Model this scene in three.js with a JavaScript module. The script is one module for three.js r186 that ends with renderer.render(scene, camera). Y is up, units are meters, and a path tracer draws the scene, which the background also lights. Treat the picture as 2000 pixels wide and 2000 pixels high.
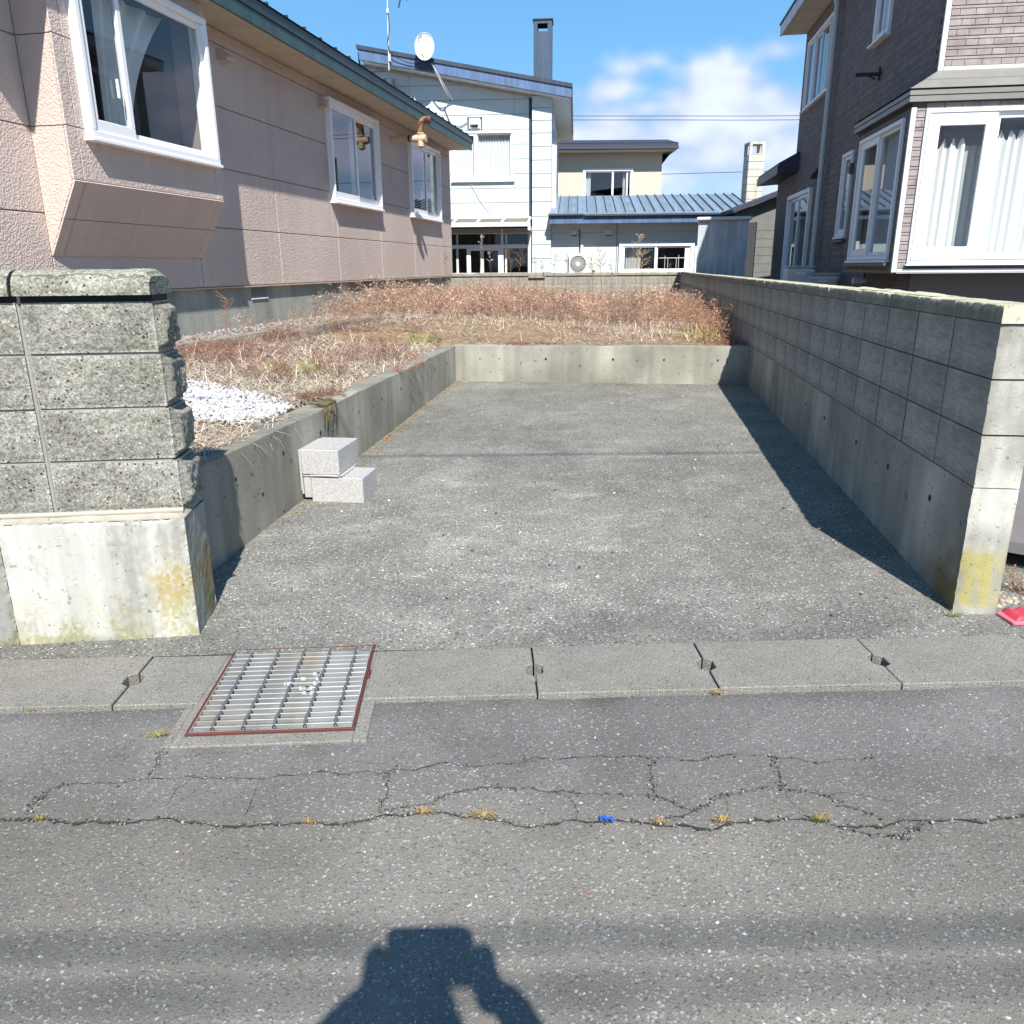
import * as THREE from 'three';
import { MarchingCubes } from 'three/addons/objects/MarchingCubes.js';

// ---------- camera, sky, sun, exposure ----------
const scene = new THREE.Scene();
const camera = new THREE.PerspectiveCamera(2 * Math.atan(1000 / 1555) * 180 / Math.PI, 1, 0.03, 400);
{
  const pitch = Math.atan(479 / 1555), roll = 0.45 * Math.PI / 180;
  const c = Math.cos(pitch), s = Math.sin(pitch);
  const back = new THREE.Vector3(0, s, c), up0 = new THREE.Vector3(0, c, -s), right0 = new THREE.Vector3(1, 0, 0);
  const right = right0.clone().multiplyScalar(Math.cos(roll)).addScaledVector(up0, -Math.sin(roll));
  const up = up0.clone().multiplyScalar(Math.cos(roll)).addScaledVector(right0, Math.sin(roll));
  camera.position.set(0, 1.31, 0);
  camera.quaternion.setFromRotationMatrix(new THREE.Matrix4().makeBasis(right, up, back));
}
scene.add(camera);
const renderer = new THREE.WebGLRenderer({ antialias: true });
renderer.setSize(1024, 1024);
renderer.toneMapping = THREE.LinearToneMapping;
renderer.toneMappingExposure = 1.75;
renderer.shadowMap.enabled = true;
const SUN = new THREE.Vector3(0.18, 1.14, 1.06).normalize();
const sun = new THREE.DirectionalLight(new THREE.Color(1.0, 0.955, 0.885), 4.6);
sun.position.copy(SUN).multiplyScalar(60).add(new THREE.Vector3(1, 0, -12));
sun.target.position.set(1, 0, -12);
sun.castShadow = true;
sun.shadow.mapSize.set(4096, 4096);
Object.assign(sun.shadow.camera, { left: -26, right: 26, top: 26, bottom: -26, near: 1, far: 140 });
scene.add(sun, sun.target);

// ---------- random numbers and noise ----------
function rng(seed) { let a = seed >>> 0; return () => { a = (a + 0x6D2B79F5) | 0; let t = Math.imul(a ^ (a >>> 15), 1 | a); t = (t + Math.imul(t ^ (t >>> 7), 61 | t)) ^ t; return ((t ^ (t >>> 14)) >>> 0) / 4294967296; }; }
function h3(x, y, z) { let n = Math.imul(x, 374761393) + Math.imul(y, 668265263) + Math.imul(z, 1274126177); n = Math.imul(n ^ (n >>> 13), 1274126177); return ((n ^ (n >>> 16)) >>> 0) / 4294967296; }
const sm = (t) => t * t * (3 - 2 * t), lerp = (a, b, t) => a + (b - a) * t, clamp = (x, a = 0, b = 1) => Math.min(b, Math.max(a, x)), step = (a, b, x) => sm(clamp((x - a) / (b - a)));
function vn(x, y, z) {
  const i = Math.floor(x), j = Math.floor(y), k = Math.floor(z), u = sm(x - i), v = sm(y - j), w = sm(z - k);
  const f = (c) => lerp(lerp(h3(i, j, c), h3(i + 1, j, c), u), lerp(h3(i, j + 1, c), h3(i + 1, j + 1, c), u), v);
  return lerp(f(k), f(k + 1), w);
}
const fbm = (x, y, z, o = 4) => { let s = 0, a = 0.5, t = 0; for (let i = 0; i < o; i++) { s += a * vn(x, y, z); t += a; a *= 0.5; x *= 2.03; y *= 2.03; z *= 2.03; } return s / t; };
function pn(x, y, p, seed) { // noise with period p
  const i = Math.floor(x), j = Math.floor(y), u = sm(x - i), v = sm(y - j), i0 = ((i % p) + p) % p, i1 = (i0 + 1) % p, j0 = ((j % p) + p) % p, j1 = (j0 + 1) % p;
  return lerp(lerp(h3(i0, j0, seed), h3(i1, j0, seed), u), lerp(h3(i0, j1, seed), h3(i1, j1, seed), u), v);
}
const pf = (u, v, p, seed, o = 4) => { let s = 0, a = 0.5, t = 0; for (let i = 0; i < o; i++) { s += a * pn(u * p, v * p, p, seed + i); t += a; a *= 0.5; p *= 2; } return s / t; };

// ---------- sky: blue air with a low bank of cumulus all round ----------
{
  const W = 1024, H = 512, data = new Float32Array(W * H * 4);
  for (let j = 0; j < H; j++) {
    const el = ((j + 0.5) / H - 0.5) * Math.PI;
    for (let i = 0; i < W; i++) {
      const az = ((i + 0.5) / W) * Math.PI * 2, e = Math.max(el, 0) * 180 / Math.PI;
      const t = clamp(e / 90);
      const a = Math.exp(-e / 9), b = Math.exp(-e / 26);
      let r = 0.06 + 0.03 * b + 0.22 * a, g = 0.125 + 0.26 * b + 0.16 * a, bl = 0.235 + 0.55 * b + 0.0 * a;
      const x = Math.cos(az) * 3.2, z = Math.sin(az) * 3.2, y = e / 9;
      const big = fbm(x * 1.1 + 7.3, y * 1.2, z * 1.1 + 2.1, 5), fine = fbm(x * 4 + 1, y * 5, z * 4, 5);
      const top = 11.3 + (fbm(x * 0.9 + 20, 3.3, z * 0.9, 4) - 0.5) * 11 + (fine - 0.5) * 7 + (fbm(x * 12, y * 14, z * 12, 3) - 0.5) * 2.5;
      let c = step(top + 1.0, top - 1.3, e) * (0.80 + 0.20 * step(0.30, 0.50, big)) * (0.30 + 0.70 * step(2.0, 7, e));
      c *= 0.55 + 0.45 * step(0.36, 0.6, fine * 0.5 + big * 0.5);
      const wisp = fbm(x * 11, y * 15, z * 11, 4); c = clamp(c * (0.72 + 0.56 * step(0.30, 0.62, fine * 0.55 + wisp * 0.45))); const L = 0.41 + 0.22 * step(0.36, 0.64, fine * 0.5 + big * 0.25 + wisp * 0.25);
      r = lerp(r, L * 0.88, c * 0.92); g = lerp(g, L * 0.95, c * 0.92); bl = lerp(bl, L * 1.28, c * 0.92);
      if (el < 0) { r = 0.16; g = 0.16; bl = 0.16; }
      const o = (j * W + i) * 4;
      data[o] = r; data[o + 1] = g; data[o + 2] = bl; data[o + 3] = 1;
    }
  }
  const t = new THREE.DataTexture(data, W, H, THREE.RGBAFormat, THREE.FloatType);
  t.mapping = THREE.EquirectangularReflectionMapping; t.magFilter = THREE.LinearFilter; t.minFilter = THREE.LinearFilter; t.needsUpdate = true;
  scene.background = t; scene.environment = t;
}

// ---------- textures ----------
function dtex(w, h, px, srgb) {
  const t = new THREE.DataTexture(px, w, h, THREE.RGBAFormat);
  t.wrapS = t.wrapT = THREE.RepeatWrapping; t.magFilter = THREE.LinearFilter; t.minFilter = THREE.LinearFilter;
  if (srgb) t.colorSpace = THREE.SRGBColorSpace;
  t.needsUpdate = true; return t;
}
function paint(w, h, fn, srgb = true) {
  const px = new Uint8Array(w * h * 4);
  for (let j = 0; j < h; j++) for (let i = 0; i < w; i++) { const c = fn((i + 0.5) / w, (j + 0.5) / h, i, j), o = (j * w + i) * 4; px[o] = clamp(c[0], 0, 255); px[o + 1] = clamp(c[1], 0, 255); px[o + 2] = clamp(c[2], 0, 255); px[o + 3] = 255; }
  return dtex(w, h, px, srgb);
}
const rep = (t, metres) => { t.repeat.set(1 / metres, 1 / metres); return t; };
// stones set in a binder: colour map and height map
function aggregate(N, metres, { seed, base, baseVar, count, rMin, rMax, rPow, tone, red, cloud }) {
  const col = new Uint8Array(N * N * 4), hgt = new Uint8Array(N * N * 4), R = rng(seed);
  for (let j = 0; j < N; j++) for (let i = 0; i < N; i++) {
    const u = i / N, v = j / N, n = (h3(i, j, seed) - 0.5) * baseVar + (pf(u, v, 9, seed + 40, 4) - 0.5) * cloud, o = (j * N + i) * 4;
    col[o] = clamp(base[0] + n, 0, 255); col[o + 1] = clamp(base[1] + n, 0, 255); col[o + 2] = clamp(base[2] + n, 0, 255); col[o + 3] = 255;
    hgt[o] = hgt[o + 1] = hgt[o + 2] = 60 + h3(i, j, seed + 1) * 40; hgt[o + 3] = 255;
  }
  for (let k = 0; k < count; k++) {
    const cx = R() * N, cy = R() * N, r = rMin + (rMax - rMin) * Math.pow(R(), rPow), el = 0.65 + R() * 0.7, an = R() * 3.14, ca = Math.cos(an), sa = Math.sin(an);
    const t = tone(R), warm = (R() - 0.5) * 10, isRed = R() < red, cut = 0.75 + R() * 0.5, ca2 = R() * 6.28;
    const rr = Math.ceil(r * 1.4);
    for (let y = -rr; y <= rr; y++) for (let x = -rr; x <= rr; x++) {
      const a = (x * ca + y * sa) / (r * el), b = (-x * sa + y * ca) / (r / el);
      const d = a * a + b * b + 0.25 * Math.max(0, (x * Math.cos(ca2) + y * Math.sin(ca2)) / r * cut);
      if (d > 1) continue;
      const i = ((Math.floor(cx + x) % N) + N) % N, j = ((Math.floor(cy + y) % N) + N) % N, o = (j * N + i) * 4, e = 1 - Math.pow(d, 3) * 0.35, w = clamp((1 - d) * 3);
      const c = isRed ? [t * 1.05, t * 0.62, t * 0.55] : [t + warm, t, t - warm];
      for (let q = 0; q < 3; q++) col[o + q] = clamp(lerp(col[o + q], c[q] * e, w), 0, 255);
      const hh = 120 + 100 * (1 - d); if (hh > hgt[o]) hgt[o] = hgt[o + 1] = hgt[o + 2] = hh;
    }
  }
  return { map: rep(dtex(N, N, col, true), metres), bump: rep(dtex(N, N, hgt, false), metres) };
}
const T = {};
T.asphalt = aggregate(2048, 2.3, { seed: 11, base: [104, 102, 99], baseVar: 34, count: 150000, rMin: 0.9, rMax: 4.4, rPow: 3.2, red: 0.004, cloud: 22, tone: (R) => { const a = R(); return a < 0.86 ? 84 + R() * 56 : a < 0.990 ? 122 + R() * 34 : 156 + R() * 46; } });
T.drive = aggregate(2048, 2.9, { seed: 23, base: [104, 103, 99], baseVar: 36, count: 190000, rMin: 0.8, rMax: 4.0, rPow: 2.3, red: 0.004, cloud: 30, tone: (R) => { const a = R(); return a < 0.3 ? 58 + R() * 40 : a < 0.90 ? 104 + R() * 50 : 142 + R() * 54; } });
T.lid = aggregate(1024, 1.1, { seed: 37, base: [130, 128, 122], baseVar: 34, count: 42000, rMin: 0.7, rMax: 2.8, rPow: 2, red: 0.004, cloud: 20, tone: (R) => { const a = R(); return a < 0.35 ? 84 + R() * 40 : 126 + R() * 60; } });
// cast concrete with streaks and pores
function concreteMap(seed, base, streak, mott) {
  return paint(1024, 1024, (u, v, i, j) => {
    const s = (pf(u * 1, v * 0.06, 24, seed, 4) - 0.5) * streak, m = (pf(u, v, 5, seed + 9, 6) - 0.5) * mott, g = (h3(i, j, seed) - 0.5) * 16, pore = pf(u, v, 96, seed + 3, 2) > 0.83 ? -34 : 0;
    const k = s + m + g + pore; return [base[0] + k, base[1] + k, base[2] + k * 0.97];
  });
}
T.conc = rep(concreteMap(51, [144, 142, 135], 30, 66), 2);
T.concB = rep(paint(1024, 1024, (u, v, i, j) => { const p = pf(u, v, 96, 54, 2) > 0.82 ? 20 : 150, k = p + pf(u, v, 60, 57, 4) * 90; return [k, k, k]; }, false), 2);
T.white = rep(concreteMap(61, [197, 196, 189], 46, 40), 1.6);
T.block = rep(paint(1024, 1024, (u, v, i, j) => { const k = (pf(u, v, 5, 71, 5) - 0.5) * 36 + (pf(u, v * 0.12, 30, 73, 3) - 0.5) * 22 + (pf(u, v, 40, 76, 3) - 0.5) * 34 + (h3(i, j, 71) - 0.5) * 26 + (pf(u, v, 150, 75, 2) > 0.8 ? -22 : 0); return [138 + k, 136 + k, 131 + k]; }), 1.5);
T.blockB = rep(paint(1024, 1024, (u, v, i, j) => { const k = 90 + pf(u, v, 200, 77, 3) * 130; return [k, k, k]; }, false), 1.5);
// split stone with rust red and black grains
T.split = rep(paint(1024, 1024, (u, v, i, j) => {
  const m = (pf(u, v, 8, 81, 5) - 0.5) * 46, g = (h3(i, j, 81) - 0.5) * 34 + (pf(u, v, 170, 86, 2) - 0.5) * 84 + (pf(u, v, 60, 84, 3) - 0.5) * 26;
  const a = Math.floor(u * 64), b = Math.floor(v * 64), cx = (a + 0.5 + (h3(a, b, 5) - 0.5) * 0.6) / 64, cy = (b + 0.5 + (h3(a, b, 6) - 0.5) * 0.6) / 64;
  const d = Math.hypot(u - cx, v - cy) * 64, k = h3(a, b, 7), r = 0.16 + 0.22 * h3(a, b, 8);
  const j2 = pf(u, v, 200, 88, 1) * 0.14;
  if (k < 0.024 && d + j2 < r + 0.04) return [108, 62, 54];
  if (k > 0.89 && d + j2 < r) return [56 + g * 0.3, 56 + g * 0.3, 52];
  if (k > 0.82 && k < 0.87 && d + j2 < r) return [186, 184, 158];
  return [135 + m + g, 134 + m + g, 128 + m * 0.97 + g];
}), 0.9);
T.splitB = rep(paint(1024, 1024, (u, v) => { const k = 255 * (0.55 * pf(u, v, 70, 91, 4) + 0.45 * pf(u, v, 180, 95, 2)); return [k, k, k]; }, false), 0.9);
T.stucco = rep(paint(1024, 1024, (u, v) => { const n = pf(u, v, 84, 101, 2), k = 255 * step(0.34, 0.68, n * 0.75 + 0.25 * pf(u, v, 130, 105, 2)); return [k, k, k]; }, false), 1.0);
T.granite = rep(paint(512, 512, (u, v, i, j) => { const n = pf(u, v, 90, 111, 2), g = h3(i, j, 111); const k = n > 0.68 ? 160 : n < 0.3 ? 214 : 192; return [k + g * 26 - 13, k + g * 26 - 13, k + g * 26 - 11]; }), 0.35);
T.soil = rep(paint(1024, 1024, (u, v, i, j) => { const k = (pf(u, v, 20, 121, 5) - 0.5) * 70 + (h3(i, j, 121) - 0.5) * 36; return [134 + k, 116 + k * 0.95, 93 + k * 0.85]; }), 1.4);
T.grain = rep(paint(512, 512, (u, v, i, j) => { const k = 232 + (pf(u, v, 8, 131, 5) - 0.5) * 34 + (h3(i, j, 131) - 0.5) * 12; return [k, k, k]; }), 1.2);
T.pinkWall = rep(paint(1024, 1024, (u, v, i, j) => { const k = 236 + (pf(u, v * 0.07, 36, 201, 4) - 0.5) * 13 + (pf(u, v, 4, 205, 5) - 0.5) * 26 + (h3(i, j, 201) - 0.5) * 10; return [k, k * 0.995, k * 0.985]; }), 2.7);
T.plain = rep(paint(512, 512, (u, v, i, j) => { const k = 246 + (pf(u, v, 6, 191, 4) - 0.5) * 10 + (h3(i, j, 191) - 0.5) * 6; return [k, k, k]; }), 2.2);
T.rust = rep(paint(512, 512, (u, v, i, j) => { const n = pf(u, v, 9, 141, 5), t = step(0.42, 0.62, n); return [lerp(66, 150, t), lerp(42, 112, t), lerp(36, 78, t)]; }), 0.5);
T.galv = rep(paint(512, 512, (u, v, i, j) => { const n = pf(u * 0.25, v, 22, 151, 4), w = pf(u, v, 4, 155, 3); const k = 122 + n * 84; const ru = step(0.46, 0.72, w) * 0.8; return [lerp(k, k * 0.92, ru), lerp(k + 3, k * 0.82, ru), lerp(k + 5, k * 0.66, ru)]; }), 0.7);
T.tile = rep(paint(512, 512, (u, v, i, j) => { const k = 215 + (pf(u, v, 12, 161, 4) - 0.5) * 60 + (h3(i, j, 161) - 0.5) * 26; return [k, k, k]; }), 0.8);
T.tin = rep(paint(512, 512, (u, v) => { const k = 214 + (pf(u, v * 0.1, 24, 171, 4) - 0.5) * 60 + (pf(u, v, 4, 175, 4) - 0.5) * 30; return [k, k, k * 0.99]; }), 1.5);

// ---------- materials ----------
const lin = (r, g, b) => new THREE.Color().setRGB(r, g, b);
const mk = (color, o = {}) => new THREE.MeshStandardMaterial({ color, roughness: 0.85, ...o });
const W1 = lin(1, 1, 1);
const M = {
  asphalt: mk(lin(1.29, 1.255, 1.225), { map: T.asphalt.map, bumpMap: T.asphalt.bump, bumpScale: 0.0022, roughness: 0.9, vertexColors: true }),
  drive: mk(lin(1.29, 1.28, 1.255), { map: T.drive.map, bumpMap: T.drive.bump, bumpScale: 0.0025, roughness: 0.92, vertexColors: true }),
  lid: mk(lin(0.90, 0.885, 0.86), { map: T.lid.map, bumpMap: T.lid.bump, bumpScale: 0.0028, roughness: 0.92 }),
  dark: mk(lin(0.02, 0.02, 0.02), { roughness: 1 }),
  crack: mk(lin(0.035, 0.034, 0.032), { roughness: 1 }),
  conc: mk(lin(1.22, 1.20, 1.16), { map: T.conc, bumpMap: T.concB, bumpScale: 0.002, roughness: 0.93, vertexColors: true }),
  whiteConc: mk(W1, { map: T.white, bumpMap: T.concB, bumpScale: 0.0018, roughness: 0.93, vertexColors: true }),
  block: [0.98, 1.03, 1.07, 1.14].map((k) => mk(lin(k * 1.0, k * 0.975, k * 0.915), { map: T.block, bumpMap: T.blockB, bumpScale: 0.0016, roughness: 0.95 })),
  pillarFace: mk(W1, { map: T.white, bumpMap: T.blockB, bumpScale: 0.002, roughness: 0.95, vertexColors: true }),
  cap: mk(lin(0.95, 0.93, 0.80), { map: T.white, bumpMap: T.blockB, bumpScale: 0.003, roughness: 0.95, vertexColors: true }),
  rodDark: mk(lin(0.16, 0.165, 0.175), { roughness: 0.5, metalness: 0.4 }),
  mortar: mk(lin(0.38, 0.38, 0.35), { map: T.grain, bumpMap: T.blockB, bumpScale: 0.002, roughness: 1 }),
  mortarDark: mk(lin(0.05, 0.05, 0.048), { roughness: 1 }),
  split: mk(lin(1.0, 0.995, 0.985), { map: T.split, bumpMap: T.splitB, bumpScale: 0.0045, roughness: 0.96, vertexColors: true }),
  granite: mk(lin(0.82, 0.80, 0.765), { map: T.granite, roughness: 0.6 }),
  whiteMortar: mk(lin(0.5, 0.49, 0.48), { map: T.grain, roughness: 0.95 }),
  soil: mk(lin(1.05, 1.0, 0.95), { map: T.soil, bumpMap: T.soil, bumpScale: 0.02, roughness: 1 }),
  ground: mk(lin(0.55, 0.55, 0.52), { map: T.soil, roughness: 1 }),
  pink: mk(lin(0.69, 0.572, 0.522), { map: T.pinkWall, bumpMap: T.stucco, bumpScale: 0.0032, roughness: 0.93 }),
  pinkJoint: mk(lin(0.30, 0.22, 0.20), { roughness: 1 }),
  found: mk(lin(1.05, 1.12, 1.13), { map: T.conc, roughness: 0.95 }),
  soffit: mk(lin(0.62, 0.55, 0.47), { map: T.grain, roughness: 0.8 }),
  green: mk(lin(0.055, 0.115, 0.115), { map: T.tin, roughness: 0.5 }),
  greenDark: mk(lin(0.035, 0.055, 0.06), { map: T.tin, roughness: 0.45 }),
  frame: mk(lin(0.86, 0.86, 0.87), { roughness: 0.42 }),
  alu: mk(lin(0.62, 0.63, 0.66), { roughness: 0.4 }),
  frameGrey: mk(lin(0.68, 0.69, 0.72), { roughness: 0.45 }),
  glass: new THREE.MeshPhysicalMaterial({ color: lin(0.93, 0.96, 0.96), roughness: 0.01, transmission: 1, thickness: 0, ior: 1.52 }),
  glassRefl: new THREE.MeshPhysicalMaterial({ color: lin(0.80, 0.85, 0.88), roughness: 0.012, transmission: 1, thickness: 0, ior: 1.9 }),
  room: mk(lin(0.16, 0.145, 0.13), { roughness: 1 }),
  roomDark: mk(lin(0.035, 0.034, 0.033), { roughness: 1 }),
  curtain: new THREE.MeshPhysicalMaterial({ color: lin(0.90, 0.90, 0.89), roughness: 1, transmission: 0.35, thickness: 0, side: THREE.DoubleSide }),
  curtainGrey: new THREE.MeshPhysicalMaterial({ color: lin(0.5, 0.5, 0.5), roughness: 1, transmission: 0.3, thickness: 0, side: THREE.DoubleSide }),
  blind: mk(lin(0.62, 0.55, 0.40), { roughness: 0.9 }),
  white: mk(lin(0.80, 0.80, 0.80), { map: T.grain, roughness: 0.7 }),
  siding: mk(lin(0.62, 0.695, 0.71), { map: T.plain, roughness: 0.75 }),
  sidingJoint: mk(lin(0.25, 0.28, 0.29), { roughness: 1 }),
  blue: mk(lin(0.13, 0.22, 0.42), { map: T.tin, roughness: 0.5 }),
  blueDark: mk(lin(0.05, 0.075, 0.115), { map: T.tin, roughness: 0.5 }),
  blueRoof: mk(lin(0.34, 0.44, 0.56), { map: T.tin, roughness: 0.45, metalness: 0.2 }),
  navy: mk(lin(0.035, 0.05, 0.085), { roughness: 0.6 }),
  flueBlue: mk(lin(0.075, 0.125, 0.20), { map: T.tin, roughness: 0.55, metalness: 0.3 }),
  cream: mk(lin(0.60, 0.55, 0.46), { map: T.plain, roughness: 0.8 }),
  slate: mk(lin(0.045, 0.045, 0.07), { map: T.grain, roughness: 0.6 }),
  shedGrey: mk(lin(0.74, 0.80, 0.88), { map: T.tin, roughness: 0.6 }),
  board: mk(lin(0.20, 0.205, 0.19), { map: T.grain, roughness: 0.85 }),
  boardDark: mk(lin(0.045, 0.05, 0.055), { roughness: 0.9 }),
  brown: [0.165, 0.18, 0.195].map((k) => mk(lin(k * 1.13, k * 0.97, k * 0.93), { map: T.tile, roughness: 0.85 })),
  brownJoint: mk(lin(0.055, 0.048, 0.046), { roughness: 1 }),
  brick: [[0.45, 0.385, 0.38], [0.43, 0.36, 0.355], [0.47, 0.405, 0.395], [0.445, 0.39, 0.37], [0.42, 0.36, 0.355]].map((c) => mk(lin(...c), { map: T.tile, roughness: 0.85 })),
  brickJoint: mk(lin(0.15, 0.125, 0.12), { roughness: 1 }),
  trim: mk(lin(0.62, 0.64, 0.64), { roughness: 0.5 }),
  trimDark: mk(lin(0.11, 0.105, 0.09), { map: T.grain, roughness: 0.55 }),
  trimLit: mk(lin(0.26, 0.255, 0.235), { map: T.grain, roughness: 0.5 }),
  pipe: mk(lin(0.42, 0.46, 0.46), { roughness: 0.5 }),
  rust: mk(lin(1, 1, 1), { map: T.rust, roughness: 0.8 }),
  beige: mk(lin(0.66, 0.53, 0.38), { map: T.grain, roughness: 0.7 }),
  galv: mk(lin(1, 1, 1), { map: T.galv, roughness: 0.5, metalness: 0.35 }),
  redIron: mk(lin(0.13, 0.035, 0.028), { map: T.grain, roughness: 0.75 }),
  oldBlock: mk(lin(0.98, 0.96, 0.84), { map: T.block, bumpMap: T.blockB, bumpScale: 0.004, roughness: 0.95 }),
  chimneyBlock: mk(lin(1, 0.99, 0.9), { map: T.white, bumpMap: T.blockB, bumpScale: 0.004, roughness: 0.95 }),
  paint: mk(lin(0.50, 0.51, 0.53), { roughness: 0.8 }),
  red: mk(lin(0.62, 0.055, 0.10), { map: T.grain, roughness: 0.55 }),
  redLight: mk(lin(0.72, 0.20, 0.25), { map: T.grain, roughness: 0.6 }),
  stem: mk(lin(0.20, 0.115, 0.08), { roughness: 1 }),
  crate: new THREE.MeshPhysicalMaterial({ color: lin(0.62, 0.68, 0.72), roughness: 0.5, transmission: 0.45, thickness: 0 }),
  acWhite: mk(lin(0.70, 0.69, 0.63), { roughness: 0.5 }),
  acDark: mk(lin(0.10, 0.10, 0.11), { roughness: 0.7 }),
  ventGrey: mk(lin(0.16, 0.17, 0.17), { roughness: 0.9 }),
  black: mk(lin(0.025, 0.025, 0.028), { roughness: 0.6 }),
  cable: mk(lin(0.03, 0.03, 0.035), { roughness: 0.7 }),
  bluePlastic: mk(lin(0.02, 0.10, 0.55), { roughness: 0.4 }),
  straw: mk(W1, { roughness: 0.95, side: THREE.DoubleSide }),
  weed: mk(W1, { roughness: 0.95, side: THREE.DoubleSide, vertexColors: true }),
  stone: mk(W1, { roughness: 0.9 }),
  skin: mk(lin(0.42, 0.26, 0.19), { roughness: 0.6 }), jacket: mk(lin(0.05, 0.055, 0.07), { roughness: 0.9 }), trousers: mk(lin(0.04, 0.04, 0.05), { roughness: 0.9 }), hair: mk(lin(0.02, 0.017, 0.015), { roughness: 0.7 }),
};

// ---------- geometry collector: plain triangles with uv in metres and vertex colours ----------
const V = (x, y, z) => new THREE.Vector3(x, y, z);
class Geo {
  constructor() { this.p = []; this.n = []; this.u = []; this.c = []; this.col = [1, 1, 1]; }
  vert(x, y, z, nx, ny, nz, c) {
    this.p.push(x, y, z); this.n.push(nx, ny, nz);
    const ax = Math.abs(nx), ay = Math.abs(ny), az = Math.abs(nz);
    if (ay >= ax && ay >= az) this.u.push(x, z); else if (ax > az) this.u.push(z, y); else this.u.push(x, y);
    const k = c ?? this.col; this.c.push(k[0], k[1], k[2]);
  }
  tri(a, b, c) {
    const ux = b[0] - a[0], uy = b[1] - a[1], uz = b[2] - a[2], vx = c[0] - a[0], vy = c[1] - a[1], vz = c[2] - a[2];
    let x = uy * vz - uz * vy, y = uz * vx - ux * vz, z = ux * vy - uy * vx; const l = Math.hypot(x, y, z) || 1; x /= l; y /= l; z /= l;
    for (const q of [a, b, c]) this.vert(q[0], q[1], q[2], x, y, z, q[3]);
    return this;
  }
  quad(a, b, c, d) { this.tri(a, b, c); return this.tri(a, c, d); }
  poly(pts) { for (let i = 1; i < pts.length - 1; i++) this.tri(pts[0], pts[i], pts[i + 1]); return this; }
  out(pts, cx, cy, cz) { // polygon turned to face away from a centre
    const [a, b, c] = pts, ux = b[0] - a[0], uy = b[1] - a[1], uz = b[2] - a[2], vx = c[0] - a[0], vy = c[1] - a[1], vz = c[2] - a[2];
    const s = (uy * vz - uz * vy) * (a[0] - cx) + (uz * vx - ux * vz) * (a[1] - cy) + (ux * vy - uy * vx) * (a[2] - cz);
    return this.poly(s < 0 ? [...pts].reverse() : pts);
  }
  box(x0, x1, y0, y1, z0, z1) { // plain box
    const X = [x0, x1], Y = [y0, y1], Z = [z0, z1], c = [(x0 + x1) / 2, (y0 + y1) / 2, (z0 + z1) / 2], P = (i, j, k) => [X[i], Y[j], Z[k]];
    for (const s of [0, 1]) { this.out([P(s, 0, 0), P(s, 1, 0), P(s, 1, 1), P(s, 0, 1)], ...c); this.out([P(0, s, 0), P(1, s, 0), P(1, s, 1), P(0, s, 1)], ...c); this.out([P(0, 0, s), P(1, 0, s), P(1, 1, s), P(0, 1, s)], ...c); }
    return this;
  }
  cbox(x0, x1, y0, y1, z0, z1, r = 0.005) { // box with chamfered edges
    const lo = [x0, y0, z0], hi = [x1, y1, z1], c = [(x0 + x1) / 2, (y0 + y1) / 2, (z0 + z1) / 2];
    r = Math.min(r, (x1 - x0) * 0.45, (y1 - y0) * 0.45, (z1 - z0) * 0.45);
    const P = (s, axis) => [0, 1, 2].map((k) => { const e = s[k] ? hi[k] : lo[k]; return k === axis ? e : e + (s[k] ? -r : r); });
    for (let a = 0; a < 3; a++) {
      const b = (a + 1) % 3, d = (a + 2) % 3;
      for (const s of [0, 1]) {
        const q = [[0, 0], [1, 0], [1, 1], [0, 1]].map(([i, j]) => { const v = [0, 0, 0]; v[a] = s; v[b] = i; v[d] = j; return P(v, a); });
        this.out(q, ...c);
        for (const t of [0, 1]) { // edge between face a=s and face b=t
          const v0 = [0, 0, 0], v1 = [0, 0, 0]; v0[a] = v1[a] = s; v0[b] = v1[b] = t; v0[d] = 0; v1[d] = 1;
          this.out([P(v0, a), P(v1, a), P(v1, b), P(v0, b)], ...c);
        }
      }
    }
    for (const i of [0, 1]) for (const j of [0, 1]) for (const k of [0, 1]) this.out([P([i, j, k], 0), P([i, j, k], 1), P([i, j, k], 2)], ...c);
    return this;
  }
  add(g, m) { // a three.js geometry
    const q = g.index ? g.toNonIndexed() : g; if (m) { q.applyMatrix4(m); }
    const p = q.attributes.position, n = q.attributes.normal, c = q.attributes.color;
    for (let i = 0; i < p.count; i++) this.vert(p.getX(i), p.getY(i), p.getZ(i), n.getX(i), n.getY(i), n.getZ(i), c ? [c.getX(i), c.getY(i), c.getZ(i)] : undefined);
    return this;
  }
  rod(a, b, r0, r1 = r0, seg = 8, caps = true) {
    const A = V(...a), B = V(...b), L = A.distanceTo(B), g = new THREE.CylinderGeometry(r1, r0, L, seg, 1, !caps);
    const m = new THREE.Matrix4().compose(A.clone().add(B).multiplyScalar(0.5), new THREE.Quaternion().setFromUnitVectors(V(0, 1, 0), B.clone().sub(A).normalize()), V(1, 1, 1));
    return this.add(g, m);
  }
  tube(pts, r, seg = 24, rad = 8) { return this.add(new THREE.TubeGeometry(new THREE.CatmullRomCurve3(pts.map((p) => V(...p))), seg, r, rad)); }
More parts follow.
